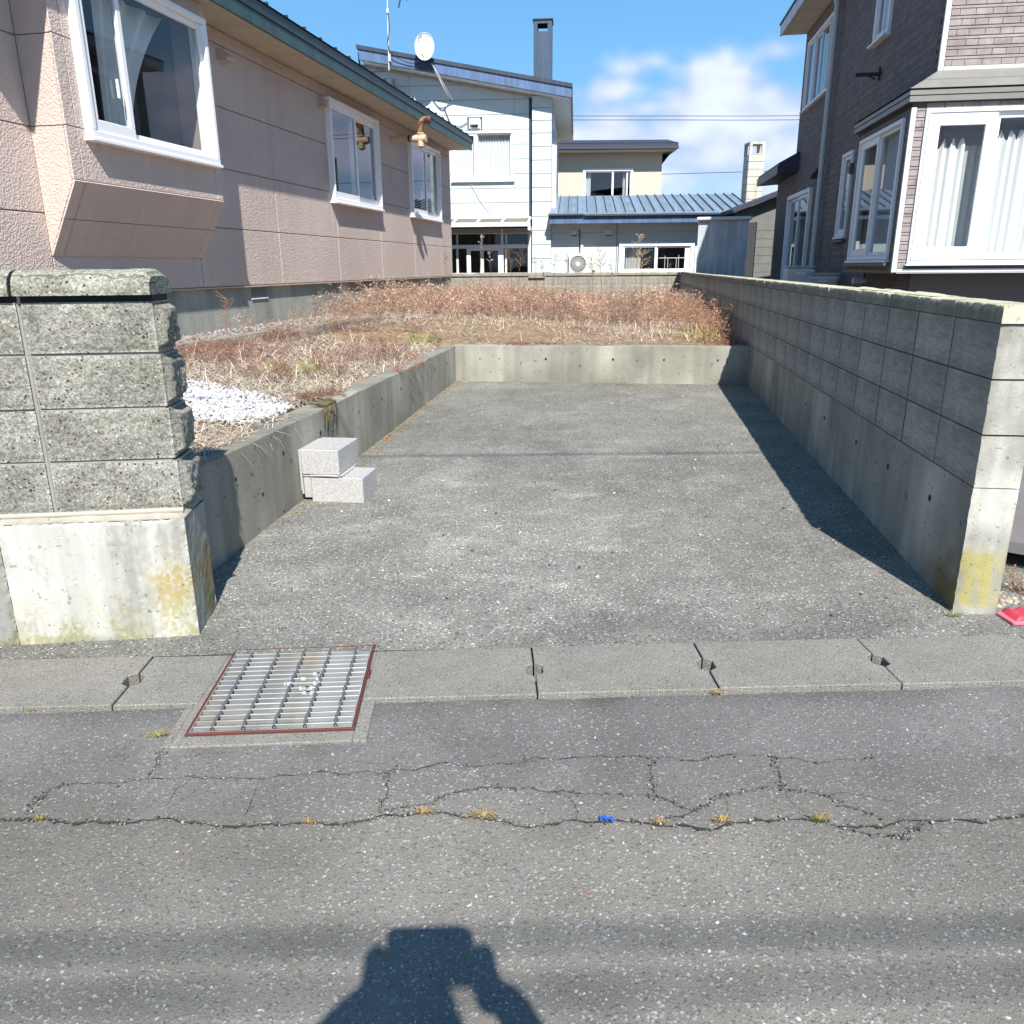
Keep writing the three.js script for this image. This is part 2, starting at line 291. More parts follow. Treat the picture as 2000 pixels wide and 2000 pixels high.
  grid(nx, ny, f, colf) { // smooth surface: f(u, v) gives a point
    const P = [], g = new THREE.BufferGeometry(), pos = new Float32Array((nx + 1) * (ny + 1) * 3), col = new Float32Array((nx + 1) * (ny + 1) * 3), idx = [];
    for (let j = 0; j <= ny; j++) for (let i = 0; i <= nx; i++) {
      const q = f(i / nx, j / ny, i, j), o = (j * (nx + 1) + i) * 3; pos.set(q, o); col.set(colf ? colf(q, i / nx, j / ny) : this.col, o);
      if (i < nx && j < ny) { const a = j * (nx + 1) + i; idx.push(a, a + 1, a + nx + 2, a, a + nx + 2, a + nx + 1); }
    }
    g.setAttribute('position', new THREE.BufferAttribute(pos, 3)); g.setAttribute('color', new THREE.BufferAttribute(col, 3)); g.setIndex(idx); g.computeVertexNormals();
    return this.add(g);
  }
  build() {
    const g = new THREE.BufferGeometry();
    g.setAttribute('position', new THREE.Float32BufferAttribute(this.p, 3)); g.setAttribute('normal', new THREE.Float32BufferAttribute(this.n, 3)); g.setAttribute('uv', new THREE.Float32BufferAttribute(this.u, 2)); g.setAttribute('color', new THREE.Float32BufferAttribute(this.c, 3));
    return g;
  }
}
const B = (...a) => new Geo().box(...a).build();
const CB = (...a) => new Geo().cbox(...a).build();

// ---------- things, parts, setting ----------
const used = new Map();
function numbered(n) { const k = used.get(n) ?? 0; used.set(n, k + 1); return k ? `${n}_${String(k).padStart(3, '0')}` : n; }
function shade(m) { m.castShadow = m.receiveShadow = true; return m; }
function tag(o, label, category, group, kind) { o.userData.label = label; if (category) o.userData.category = category; if (group) o.userData.group = group; if (kind) o.userData.kind = kind; return o; }
function thing(name, label, category, { pos = [0, 0, 0], turn = 0, group } = {}) { const o = new THREE.Group(); o.name = numbered(name); o.position.set(...pos); o.rotation.y = turn; scene.add(o); return tag(o, label, category, group); }
function solo(name, geo, mat, label, category, { pos = [0, 0, 0], turn = 0, group, kind } = {}) { const o = shade(new THREE.Mesh(geo.build ? geo.build() : geo, mat)); o.name = numbered(name); o.position.set(...pos); o.rotation.y = turn; scene.add(o); return tag(o, label, category, group, kind); }
function part(parent, name, geo, mat, label) { const o = shade(new THREE.Mesh(geo.build ? geo.build() : geo, mat)); o.name = name; parent.add(o); if (label) o.userData.label = label; return o; }
function struct(name, geo, mat, label) { const o = shade(new THREE.Mesh(geo.build ? geo.build() : geo, mat)); o.name = numbered(name); o.userData.kind = 'structure'; if (label) o.userData.label = label; scene.add(o); return o; }
function many(name, geo, mat, list, label, category, parent = scene) { // what nobody could count: one instanced object
  const o = shade(new THREE.InstancedMesh(geo.build ? geo.build() : geo, mat, list.length)), m = new THREE.Matrix4(), q = new THREE.Quaternion(), e = new THREE.Euler();
  list.forEach((it, i) => { q.setFromEuler(e.set(it.rx ?? 0, it.ry ?? 0, it.rz ?? 0, 'YXZ')); m.compose(V(it.x, it.y, it.z), q, V(it.sx ?? it.s ?? 1, it.sy ?? it.s ?? 1, it.sz ?? it.s ?? 1)); o.setMatrixAt(i, m); if (it.c) o.setColorAt(i, lin(...it.c)); });
  o.name = parent === scene ? numbered(name) : name; o.userData.kind = 'stuff'; if (label) o.userData.label = label; if (category) o.userData.category = category; parent.add(o); return o;
}
const minus = (r, holes) => { // rectangle [x0,x1,y0,y1] without the holes, as rectangles
  let list = [r];
  for (const h of holes) list = list.flatMap((q) => {
    const [a, b, c, d] = q, [e, f, g, i] = h;
    if (f <= a || e >= b || i <= c || g >= d) return [q];
    const o = [], x0 = Math.max(a, e), x1 = Math.min(b, f);
    if (x0 > a) o.push([a, x0, c, d]); if (x1 < b) o.push([x1, b, c, d]);
    if (g > c) o.push([x0, x1, c, g]); if (i < d) o.push([x0, x1, i, d]);
    return o;
  });
  return list;
};
// a window: frame as the part, with sill, sashes, panes, curtain and the room behind as its pieces
function curtainGeo(x0, x1, y0, y1, z, folds, amp, seed, scallop = 0) {
  const R = rng(seed), ph = R() * 6, nx = Math.max(12, folds * 8);
  return new Geo().grid(nx, 6, (u, v) => { const x = lerp(x0, x1, u), w = u * folds * 6.283 + ph + Math.sin(u * 9 + seed) * 1.2; const top = y1 - scallop * (0.5 + 0.5 * Math.sin(u * folds * 2.1 * 3.14)) * v; return [x, lerp(y0, top, v), z + amp * Math.sin(w) * (0.5 + 0.5 * v) + amp * 0.4 * Math.sin(w * 2.3)]; });
}
function windowAt(parent, { x0, x1, y0, y1, z, proud = 0.03, fw = 0.045, sashes, glass = M.glass, frame = M.frame, sash = frame, room = M.room, depth = 1.2, sill = 0.05, curtains = [], sw = 0.05, label, back = 0.09, k = 0.25 }) {
  const g = new Geo(), f = z + proud;
  g.cbox(x0, x1, y1 - fw, y1, z - back, f, 0.006).cbox(x0, x1, y0, y0 + fw, z - back, f, 0.006).cbox(x0, x0 + fw, y0 + fw, y1 - fw, z - back, f, 0.006).cbox(x1 - fw, x1, y0 + fw, y1 - fw, z - back, f, 0.006);
  const w = part(parent, 'window', g, frame, label);
  if (sill) part(w, 'sill', CB(x0 - 0.02, x1 + 0.02, y0 - 0.03, y0 - 0.002, z - 0.01, f + sill, 0.004), frame);
  const X0 = x0 + fw, X1 = x1 - fw, Y0 = y0 + fw, Y1 = y1 - fw;
  for (const [a, b, dz, sl = sw, sr = sw, st = sw, sb = sw] of sashes) {
    const p = lerp(X0, X1, a), q = lerp(X0, X1, b), zz = f - 0.025 + dz, s = new Geo();
    s.cbox(p, q, Y1 - st, Y1, zz - 0.035, zz, 0.004).cbox(p, q, Y0, Y0 + sb, zz - 0.035, zz, 0.004).cbox(p, p + sl, Y0 + sb, Y1 - st, zz - 0.035, zz, 0.004).cbox(q - sr, q, Y0 + sb, Y1 - st, zz - 0.035, zz, 0.004);
    part(w, 'sash', s, sash);
    part(w, 'pane', new Geo().quad([p + sl, Y0 + sb, zz - 0.017], [q - sr, Y0 + sb, zz - 0.017], [q - sr, Y1 - st, zz - 0.017], [p + sl, Y1 - st, zz - 0.017]), glass);
  }
  for (const [geo, mat] of curtains) part(w, 'curtain', geo, mat);
  const r = new Geo(), d = z - back - depth, e = z - back;
  r.quad([x0 - k, y0 - k, d], [x1 + k, y0 - k, d], [x1 + k, y1 + k, d], [x0 - k, y1 + k, d]);
  r.quad([x0 - k, y0 - k, e], [x0 - k, y0 - k, d], [x0 - k, y1 + k, d], [x0 - k, y1 + k, e]).quad([x1 + k, y0 - k, d], [x1 + k, y0 - k, e], [x1 + k, y1 + k, e], [x1 + k, y1 + k, d]);
  r.quad([x0 - k, y1 + k, d], [x1 + k, y1 + k, d], [x1 + k, y1 + k, e], [x0 - k, y1 + k, e]).quad([x0 - k, y0 - k, e], [x1 + k, y0 - k, e], [x1 + k, y0 - k, d], [x0 - k, y0 - k, d]);
  for (const t of minus([x0 - k, x1 + k, y0 - k, y1 + k], [[X0, X1, Y0, Y1]])) r.quad([t[0], t[2], e], [t[0], t[3], e], [t[1], t[3], e], [t[1], t[2], e]);
  part(w, 'room', r, room);
  return w;
}
const grey = (k) => [k, k, k];
const mul = (a, b) => [a[0] * b[0], a[1] * b[1], a[2] * b[2]];
const mix = (a, b, t) => [lerp(a[0], b[0], t), lerp(a[1], b[1], t), lerp(a[2], b[2], t)];

// ================= ground, road, driveway =================
const driveY = (z) => 0.012 + 0.0186 * Math.max(0, -2.62 - z);
const gutterFront = (x) => -2.243 - 0.036 * x, gutterBack = (x) => -2.5665 - 0.036 * x;
struct('ground', new Geo().box(-150, 150, -0.42, -0.12, -190, 90), M.ground);
{
  const xs = [-45, -20, -9, -5, -3.2], zsN = 76; for (let i = 0; i <= 120; i++) xs.push(-2.4 + i * 0.04); xs.push(3.2, 5, 9, 20, 45);
  const zs = []; for (let j = 0; j <= zsN; j++) zs.push(j * 0.032); zs.push(3.2, 5, 8, 14, 30);
  const g = new Geo().grid(xs.length - 1, zs.length - 1, (u, v, i, j) => { const x = xs[xs.length - 1 - i], z = gutterFront(x) + 0.003 + zs[j], e = Math.exp(-zs[j] / 0.03); return [x, -0.006 * e * (0.2 + 1.2 * vn(x * 6, 0, 3)) + (Math.abs(x) < 2.4 ? (fbm(x * 2, z * 2, 4, 3) - 0.5) * 0.006 : 0), z]; },
    (q) => { const a = fbm(q[0] * 0.9 + 4, q[2] * 1.3, 1, 4), b = fbm(q[0] * 7, q[2] * 7, 5, 3), e = step(-1.95, -1.6, q[2]); const st = fbm(q[0] * 3.1 + 9, q[2] * 4.2, 7, 5), d2 = step(0.58, 0.70, st) * 0.12, ed = 0.10 * step(-2.12, -2.24, q[2] + 0.036 * q[0]); const k = (0.93 + 0.34 * (a - 0.5) + 0.22 * (b - 0.5) - d2 - ed) * lerp(0.93, 1.0, e); return [k * lerp(0.985, 1.005, e), k, k * lerp(1.03, 0.96, e)]; });
  struct('road', g, M.asphalt);
}
{ // cracks in the asphalt
  const road = scene.children.find((o) => o.name === 'road'), R = rng(5), grit = [];
  const C = [
    [1, [-1.6, -1.668], [-1.28, -1.67], [-1.189, -1.672], [-1.063, -1.658], [-0.956, -1.653], [-0.758, -1.649], [-0.574, -1.642], [-0.43, -1.641], [-0.38, -1.653], [-0.331, -1.676], [-0.2, -1.687], [-0.132, -1.666], [-0.053, -1.651], [-0.006, -1.64], [0.091, -1.637], [0.209, -1.646], [0.344, -1.634], [0.559, -1.639], [0.741, -1.639], [1.002, -1.641], [1.259, -1.655], [1.7, -1.665]],
    [0.5, [-1.232, -1.69], [-1.231, -1.757], [-1.217, -1.795], [-1.159, -1.817], [-0.982, -1.834], [-0.769, -1.835], [-0.566, -1.85], [-0.373, -1.853], [-0.332, -1.865], [-0.19, -1.896], [-0.005, -1.888], [0.046, -1.908], [0.289, -1.911], [0.506, -1.894], [0.716, -1.912], [1.027, -1.914]],
    [0.5, [-1.002, -1.967], [-0.998, -1.922], [-0.984, -1.838]], [0.55, [-0.332, -1.865], [-0.337, -1.824], [-0.332, -1.746], [-0.333, -1.684]],
    [0.6, [-0.331, -1.676], [-0.269, -1.709], [-0.216, -1.718], [-0.179, -1.755], [-0.125, -1.774], [-0.056, -1.784], [-0.006, -1.78], [0.146, -1.762], [0.35, -1.745], [0.388, -1.732], [0.446, -1.685]],
    [0.45, [0.38, -1.904], [0.37, -1.826], [0.354, -1.748]], [0.5, [0.718, -1.906], [0.715, -1.839], [0.709, -1.766]],
    [0.55, [0.374, -1.655], [0.452, -1.683], [0.492, -1.71], [0.541, -1.746], [0.601, -1.764], [0.705, -1.766], [0.782, -1.749], [0.831, -1.7], [0.904, -1.654]],
    [0.4, [0.541, -1.746], [0.539, -1.699], [0.538, -1.658]], [0.35, [0.802, -1.748], [0.895, -1.742], [0.964, -1.714], [0.995, -1.693], [1.003, -1.643]],
    [0.5, [1.001, -1.638], [0.965, -1.605], [0.931, -1.587], [0.873, -1.585], [0.778, -1.617]], [0.35, [-0.675, -1.653], [-0.672, -1.708], [-0.677, -1.778]], [0.35, [0.098, -1.762], [0.131, -1.751], [0.155, -1.709], [0.154, -1.648]],
    [0.3, [-0.86, -1.84], [-0.89, -1.79], [-0.885, -1.72]], [0.35, [0.705, -1.766], [0.71, -1.70], [0.735, -1.66]],
  ];
  for (const [w0, ...pts] of C) {
    let L = pts.map((p) => [...p]);
    for (let it = 0; it < 4; it++) { const N = [L[0]]; for (let i = 1; i < L.length; i++) { const a = L[i - 1], b = L[i], d = Math.hypot(b[0] - a[0], b[1] - a[1]); N.push([(a[0] + b[0]) / 2 + (R() - 0.5) * d * 0.24, (a[1] + b[1]) / 2 + (R() - 0.5) * d * (it > 1 ? 0.30 : 0.2)], b); } L = N; }
    const g = new Geo(), y = 0.0058;
    if (w0 > 0.4) L.forEach((p) => { for (let q = 0; q < (w0 > 0.9 ? 2 : 1); q++) if (R() < 0.7) { const k = R() < 0.15 ? 0.24 + R() * 0.14 : 0.05 + R() * 0.08; grit.push({ x: p[0] + (R() - 0.5) * 0.03, y: 0.0065, z: p[1] + (R() - 0.5) * (0.010 + 0.03 * R() * R()), s: 0.0012 + R() * R() * 0.004, ry: R() * 6, rx: R(), c: [k, k * 0.97, k * 0.9] }); } });
    let prev;
    L.forEach((p, i) => {
      const q = L[Math.min(i + 1, L.length - 1)], o = L[Math.max(i - 1, 0)], dx = q[0] - o[0], dz = q[1] - o[1], l = Math.hypot(dx, dz) || 1, end = Math.min(1, i / 3, (L.length - 1 - i) / 3);
      const w = (0.0003 + w0 * w0 * (0.0006 + 0.0044 * Math.pow(R(), 2.2)) * (0.5 + fbm(p[0] * 9, p[1] * 9, 6, 2))) * (0.25 + 0.75 * end), a = [p[0] - dz / l * w, y, p[1] + dx / l * w], b = [p[0] + dz / l * w * (0.6 + R() * 0.7), y, p[1] - dx / l * w];
      if (prev) { const t = [prev[0], a, b, prev[1]]; g.out(t, p[0], -9, p[1]); } prev = [a, b];
    });
    part(road, 'crack', g, M.crack);
  }
  many('crack_grit', new Geo().add(new THREE.IcosahedronGeometry(1, 0)), M.stone, grit, 'loose grit lying along the road cracks', 'grit');
}
{ // driveway slab with exposed stones
  const g = new Geo().grid(170, 190, (u, v) => { const x = lerp(6, -6, u), z = lerp(-8.9, gutterBack(x) - 0.002, v); return [x, driveY(z) + (fbm(x * 1.5, z * 1.5, 8, 3) - 0.5) * 0.008, z]; },
    (q) => { const a = fbm(q[0] * 1.1, q[2] * 0.9 + 6, 2, 5), b = fbm(q[0] * 5, q[2] * 4, 9, 4); const worn = step(0.46, 0.62, a) * (0.5 + b); const edge = step(-2.95, -2.65, q[2]); const far = step(-5.2, -8, q[2]); const mid = Math.exp(-(((q[0] - 0.2) / 1.1) ** 2) - (((q[2] + 3.9) / 1.2) ** 2)), pale = step(0.60, 0.70, fbm(q[0] * 6 + 3, q[2] * 9, 4, 5)) * (0.10 + 0.26 * mid); const k = 0.84 + 0.10 * worn + 0.16 * mid + pale + 0.26 * (b - 0.5) + 0.35 * (fbm(q[0] * 14, q[2] * 9, 4, 3) - 0.5) - 0.05 * edge + 0.03 * far; return [k * 1.0, k * 1.0, k * lerp(0.97, 0.93, far)]; });
  struct('driveway', g, M.drive);
}
// gutter lids with handle notches
const gutterTurn = Math.atan(0.036);
{
  const chan = new Geo().box(-8, 8, -0.115, -0.105, -0.33, 0); const c = struct('gutter', chan, M.dark); c.position.set(0, 0, -2.243); c.rotation.y = gutterTurn;
  const lidGeo = (w, nl, nr, seed) => {
    const d = 0.325, s = new THREE.Shape(), n = 0.026, a = 0.032, g = 0.0025;
    s.moveTo(g, 0); s.lineTo(w - g, 0);
    if (nr) { s.lineTo(w - g, d / 2 - a - 0.012); s.lineTo(w - g - n, d / 2 - a + 0.006); s.lineTo(w - g - n, d / 2 + a - 0.006); s.lineTo(w - g, d / 2 + a + 0.012); }
    s.lineTo(w - g, d); s.lineTo(g, d);
    if (nl) { s.lineTo(g, d / 2 + a + 0.012); s.lineTo(g + n, d / 2 + a - 0.006); s.lineTo(g + n, d / 2 - a + 0.006); s.lineTo(g, d / 2 - a - 0.012); }
    s.closePath();
    const e = new THREE.ExtrudeGeometry(s, { depth: 0.07, bevelEnabled: true, bevelSize: 0.003, bevelThickness: 0.003, bevelOffset: -0.003, bevelSegments: 1 });
    e.rotateX(-Math.PI / 2); e.translate(0, -0.062, 0); return new Geo().add(e).build();
  };
  const lids = [[-3.05, -2.45, 1, 1, 'leftmost grey concrete gutter lid at the foot of the stone pillar wall', 0.0], [-2.45, -1.85, 1, 1, 'second grey concrete gutter lid left of the steel grating, partly cut by the frame', 0.004], [-1.85, -1.252, 1, 1, 'gutter lid in front of the left stone pillar ending at the notched diagonal joint', 0.003], [-1.252, -0.986, 1, 0, 'short concrete gutter piece touching the left side of the steel grating', 0.0],
    [-0.474, 0.077, 0, 1, 'concrete gutter lid touching the right side of the steel grating', 0.001], [0.077, 0.66, 1, 1, 'gutter lid mid driveway mouth, left of the joint with the first black notch', 0.004], [0.66, 1.255, 1, 1, 'concrete gutter lid between the two dark notches at the right of the driveway mouth', 0.007], [1.255, 1.855, 1, 1, 'concrete gutter lid in front of the right wall end, beside the red block', 0.004], [1.855, 2.45, 1, 1, 'concrete gutter lid at the right edge past the red block', 0.003]];
  lids.forEach(([a, b, nl, nr, label, dy], i) => solo('gutter_lid', lidGeo(b - a, nl, nr, i), M.lid, label, 'gutter lid', { pos: [a, 0.001 + dy * 0.8, -2.243 - 0.036 * a], turn: gutterTurn, group: 'concrete lids over the roadside gutter' }));
}
{ // steel grating over the catch basin
  const t = thing('drain_grating', 'galvanised steel drain grating in a red brown frame set between the gutter lids', 'drain grating', { pos: [-0.729, 0, -2.312], turn: 0.052 });
  const W = 0.238, D = 0.262, y = 0.014;
  const sur = new Geo(); // concrete collar
  for (const r of minus([-W - 0.035, W + 0.05, -D - 0.03, D + 0.062], [[-W - 0.008, W + 0.008, -D - 0.008, D + 0.008]])) sur.cbox(r[0], r[1], -0.09, 0.008, r[2], r[3], 0.003);
  sur.cbox(-W - 0.06, -W - 0.0352, -0.09, 0.006, 0.10, D + 0.058, 0.003);
  part(t, 'collar', sur, M.lid);
  const fr = new Geo();
  fr.cbox(-W - 0.008, W + 0.008, -0.05, y + 0.001, -D - 0.008, -D, 0.002).cbox(-W - 0.008, W + 0.008, -0.05, y + 0.001, D, D + 0.008, 0.002).cbox(-W - 0.008, -W, -0.05, y + 0.001, -D, D, 0.002).cbox(W, W + 0.008, -0.05, y + 0.001, -D, D, 0.002);
  fr.cbox(W + 0.008, W + 0.017, -0.02, y + 0.003, -0.09, -0.035, 0.003).cbox(W + 0.004, W + 0.013, -0.02, y + 0.004, -D - 0.012, -D + 0.03, 0.003);
  part(t, 'frame', fr, M.redIron);
  const rim = new Geo(); rim.box(-W + 0.001, W - 0.001, -0.04, y, D - 0.004, D - 0.001).box(-W + 0.001, W - 0.001, -0.04, y, -D + 0.001, -D + 0.004).box(-W + 0.001, -W + 0.004, -0.04, y, -D + 0.005, D - 0.005).box(W - 0.004, W - 0.001, -0.04, y, -D + 0.005, D - 0.005);
  part(t, 'rim', rim, M.galv);
  const n = 17;
  for (let i = 1; i < n; i++) { const z = lerp(-D, D, i / n); part(t, 'bearing_bar', new Geo().cbox(-W + 0.004, W - 0.004, y - 0.021, y - 0.001, z - 0.0018, z + 0.0018, 0.0006).cbox(-W + 0.004, W - 0.004, y - 0.007, y - 0.0005, z - 0.0026, z + 0.0026, 0.001), M.galv); }
  for (let k = 0; k < 5; k++) { const x = -W + 0.06 + k * 0.0905, g = new Geo(); for (let j = 0; j < 34; j++) { const z = lerp(-D + 0.004, D - 0.02, j / 34), a = j * 1.1; g.rod([x + Math.cos(a) * 0.002, y - 0.004 + Math.sin(a) * 0.002, z], [x + Math.cos(a + 1.1) * 0.002, y - 0.004 + Math.sin(a + 1.1) * 0.002, z + (2 * D - 0.024) / 34], 0.0062, 0.0062, 5, false); } part(t, 'cross_rod', g, M.rodDark); }
  const R = rng(3), pm = new Geo(); for (let i = 6; i < 11; i++) { const z = lerp(-D, D, i / n), a = [0.06, 0.0, -0.02, 0.01, 0.05][i - 6], b = [0.09, 0.10, 0.10, 0.06, 0.07][i - 6]; for (let q = 0; q < 5; q++) { const s0 = lerp(a, b, R()), w = 0.004 + R() * 0.016; pm.box(s0, s0 + w, y - 0.004 - R() * 0.008, y + 0.0006, z - 0.0030, z + 0.0030); } } part(t, 'paint_mark', pm, M.paint, 'splash of white paint').userData.kind = 'stuff';
  const pit = new Geo(); pit.box(-W, W, -0.42, -0.40, -D, D); for (const s of [-1, 1]) { pit.quad([s * W, -0.4, -D], [s * W, -0.03, -D], [s * W, -0.03, D], [s * W, -0.4, D]); pit.quad([-W, -0.4, s * D], [W, -0.4, s * D], [W, -0.03, s * D], [-W, -0.03, s * D]); }
  part(t, 'pit', pit, mk(lin(0.14, 0.13, 0.115), { map: T.conc, roughness: 1 }));
}

// ================= walls round the lot =================
// rough stone block: displaced faces that stay flat at their edges
function rockBlock(w, h, d, seed, { front = 0.008, end = 0.0, margin = 0.014 } = {}) {
  const g = new Geo();
  const face = (nx, ny, o, ux, uy, n, W, H, amp, m, bulge) => g.grid(nx, ny, (u, v) => {
    const x = u * W, y = v * H, e = Math.min(x, y, W - x, H - y), k = clamp((e - m * 0.35) / (m * 1.6)), px = o[0] + ux[0] * x + uy[0] * y, py = o[1] + ux[1] * x + uy[1] * y, pz = o[2] + ux[2] * x + uy[2] * y;
    const f = (Math.abs(fbm(px * 16 + seed, py * 16, pz * 16 + seed, 4) - 0.5) * -2 + 0.6 + (fbm(px * 60, py * 60, pz * 60 + seed, 2) - 0.5) * 0.9) * amp + bulge * k * (0.35 + 0.65 * fbm(px * 9 + 3, py * 9 + seed, pz * 9, 2));
    return [px + n[0] * f * sm(k), py + n[1] * f * sm(k), pz + n[2] * f * sm(k)];
  }, (q, u, v) => { const e = Math.min(u * W, v * H, W - u * W, H - v * H), a = fbm(q[0] * 3 + seed * 1.7, q[1] * 5, q[2] * 3, 4); const b = amp ? lerp(1.25, lerp(0.78, 1.08, a), clamp(e / 0.012)) : 1; return [b, b, b * lerp(0.90, 1.02, a)]; });
  face(54, 26, [-w, 0, 0], [1, 0, 0], [0, 1, 0], [0, 0, 1], w, h, front, 0.012, 0);
  face(24, 26, [0, 0, 0], [0, 0, -1], [0, 1, 0], [1, 0, 0], d, h, end * 0.35, margin, end);
  face(1, 1, [0, 0, -d], [-1, 0, 0], [0, 1, 0], [0, 0, -1], w, h, 0, 0.01, 0);
  face(1, 1, [-w, 0, -d], [0, 0, 1], [0, 1, 0], [-1, 0, 0], d, h, 0, 0.01, 0);
  face(1, 1, [-w, h, 0], [1, 0, 0], [0, 0, -1], [0, 1, 0], w, d, 0, 0.01, 0);
  face(1, 1, [-w, 0, -d], [1, 0, 0], [0, 0, 1], [0, -1, 0], w, d, 0, 0.01, 0);
  for (let i = 0; i < g.u.length; i += 2) { g.u[i] += seed * 0.37; g.u[i + 1] += seed * 0.61; }
  return g;
}
{
  const t = thing('stone_pillar_wall', 'left wall of rough split stone blocks on a white yellow-stained concrete base', 'wall', { pos: [-1.161, 0, -2.689], turn: 0.107 });
  // base: painted concrete with lichen
  const lich = (x, y, side) => { // yellow stain on the base
    const n = fbm(x * 16, y * 12, side * 7 + 2, 6), n2 = fbm(x * 110, y * 90, side, 3);
    const spot = Math.exp(-(((x + (side ? 0.08 : 0.065)) / 0.075) ** 2) - (((y - 0.19) / 0.085) ** 2)) * (side ? 1.35 : 1.0);
    const low = step(0.26, 0.03, y) * (side ? 0.9 : 0.42) + step(0.12, 0.0, y) * 0.3, band = side ? step(0.36, 0.22, y) * 0.9 * step(-0.02, -0.12, x) : 0;
    return clamp((spot * 1.15 + low * 0.8 + band) * (0.2 + 1.6 * step(0.36, 0.64, n)) * (0.25 + 1.4 * step(0.3, 0.7, n2)));
  };
  const col = (x, y, side) => {
    const streak = fbm(x * 34, y * 5, 4 + side, 5) * 0.6 + fbm(x * 80, y * 60, 3, 3) * 0.4, blot = fbm(x * 5, y * 5, 9 + side, 4), l = lich(x, y, side);
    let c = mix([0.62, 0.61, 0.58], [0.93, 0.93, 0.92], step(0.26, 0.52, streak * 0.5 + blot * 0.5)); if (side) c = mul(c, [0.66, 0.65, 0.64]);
    const yel = mix([0.66, 0.50, 0.16], [0.60, 0.57, 0.24], step(0.22, 0.10, y)); c = mix(c, side ? mul(yel, [0.85, 0.8, 0.7]) : yel, l * 0.78);
    return mix(c, [0.34, 0.35, 0.27], step(0.05, 0.0, y) * 0.7 * step(0.3, 0.6, blot));
  };
  const seg = (x0, x1, side, zf, tone) => {
    const g = new Geo(), H = 0.468, D = 0.26;
    const chip = (x, y) => { const e = Math.min(x1 - x, H - y); return e < 0.012 ? -0.006 * step(0.4, 0.7, fbm(x * 60, y * 60, 3, 3)) : 0; };
    g.grid(Math.round((x1 - x0) * 240), 130, (u, v) => { const x = lerp(x0, x1, u), y = lerp(-0.12, H, v); return [x, y, zf + chip(x, y)]; }, (q) => mul(col(q[0], q[1], 0), grey(tone)));
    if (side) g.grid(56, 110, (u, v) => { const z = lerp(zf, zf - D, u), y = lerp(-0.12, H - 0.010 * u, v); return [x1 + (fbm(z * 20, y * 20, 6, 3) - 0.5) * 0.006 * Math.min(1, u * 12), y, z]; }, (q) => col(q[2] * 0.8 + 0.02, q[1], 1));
    const top = (x, z) => H + 0.022 * step(zf - 0.015, zf - 0.06, z) + (fbm(x * 24, z * 24, 7, 3) - 0.5) * 0.008;
    g.grid(Math.round((x1 - x0) * 60), 14, (u, v) => { const x = lerp(x0, x1, u), z = lerp(zf, zf - D, v); return [x, v === 0 || (side && u === 1) ? H : top(x, z), z]; }, (q) => { const k = 0.5 + 0.3 * fbm(q[0] * 20, q[2] * 30, 1, 3); return [k * 1.04, k * 0.97, k * 0.9]; });
    g.quad([x1, -0.12, zf - D], [x0, -0.12, zf - D], [x0, H, zf - D], [x1, H, zf - D]);
    return g;
  };
  part(t, 'concrete_base', seg(-0.628, 0, 1, 0, 1.0), M.whiteConc);
  part(t, 'concrete_base', seg(-3.2, -0.634, 0, -0.006, 0.62), M.whiteConc, 'greyer base section at the far left');
  const rows = [[0.488, 0.668], [0.678, 0.852], [0.861, 1.035], [1.045, 1.209]];
  rows.forEach(([y0, y1], r) => {
    for (let k = 0; k < 5; k++) {
      const x1 = k === 0 ? -0.012 - 0.004 * r : -0.444 - 0.43 * (k - 1) - 0.010, w = k === 0 ? 0.424 - 0.004 * r : 0.416;
      const g = rockBlock(w, y1 - y0, 0.20, r * 13 + k * 5 + 1, { front: 0.0065, end: k === 0 ? 0.034 : 0 });
      const m = part(t, 'stone_block', g, M.split); m.position.set(x1, y0, -0.046 - 0.001 * ((r * 7 + k) % 3)); m.name = 'stone_block';
    }
  });
  const mo = new Geo().box(-2.2, -0.028, 0.478, 1.200, -0.235, -0.054); // mortar core
  part(t, 'mortar', mo, M.mortar); part(t, 'bed_joint', new Geo().box(-2.2, -0.03, 1.201, 1.2325, -0.24, -0.075), M.mortarDark);
  const jv = new Geo(); for (let k = 0; k < 4; k++) jv.cbox(-0.4545 - 0.43 * k, -0.4395 - 0.43 * k, 0.484, 1.205, -0.07, -0.050, 0.004); part(t, 'pointing', jv, mk(lin(0.34, 0.34, 0.31), { map: T.grain, bumpMap: T.blockB, bumpScale: 0.003, roughness: 1 }));
  const bead = new Geo().tube([[-2.2, 0.484, -0.045], [-1, 0.487, -0.043], [-0.5, 0.485, -0.044], [-0.01, 0.486, -0.046]], 0.011, 60, 6); part(t, 'mortar_bead', bead, mk(lin(0.50, 0.46, 0.40), { map: T.grain, roughness: 1 }));
  // rounded cap stones
  for (let k = 0; k < 3; k++) {
    const x1 = k === 0 ? -0.018 : -0.458 - 0.6 * (k - 1), x0 = k === 0 ? -0.446 : x1 - 0.585, g = new Geo(), y0 = 1.231, y1 = 1.312, zf = -0.020, zb = -0.252, sd = k * 11;
    const prof = [[zf, 0], [zf, 0.25], [zf - 0.003, 0.45], [zf - 0.010, 0.62], [zf - 0.022, 0.80], [zf - 0.040, 0.93], [zf - 0.062, 1.0], [zb + 0.06, 1.0], [zb + 0.02, 0.85], [zb, 0.6], [zb, 0]];
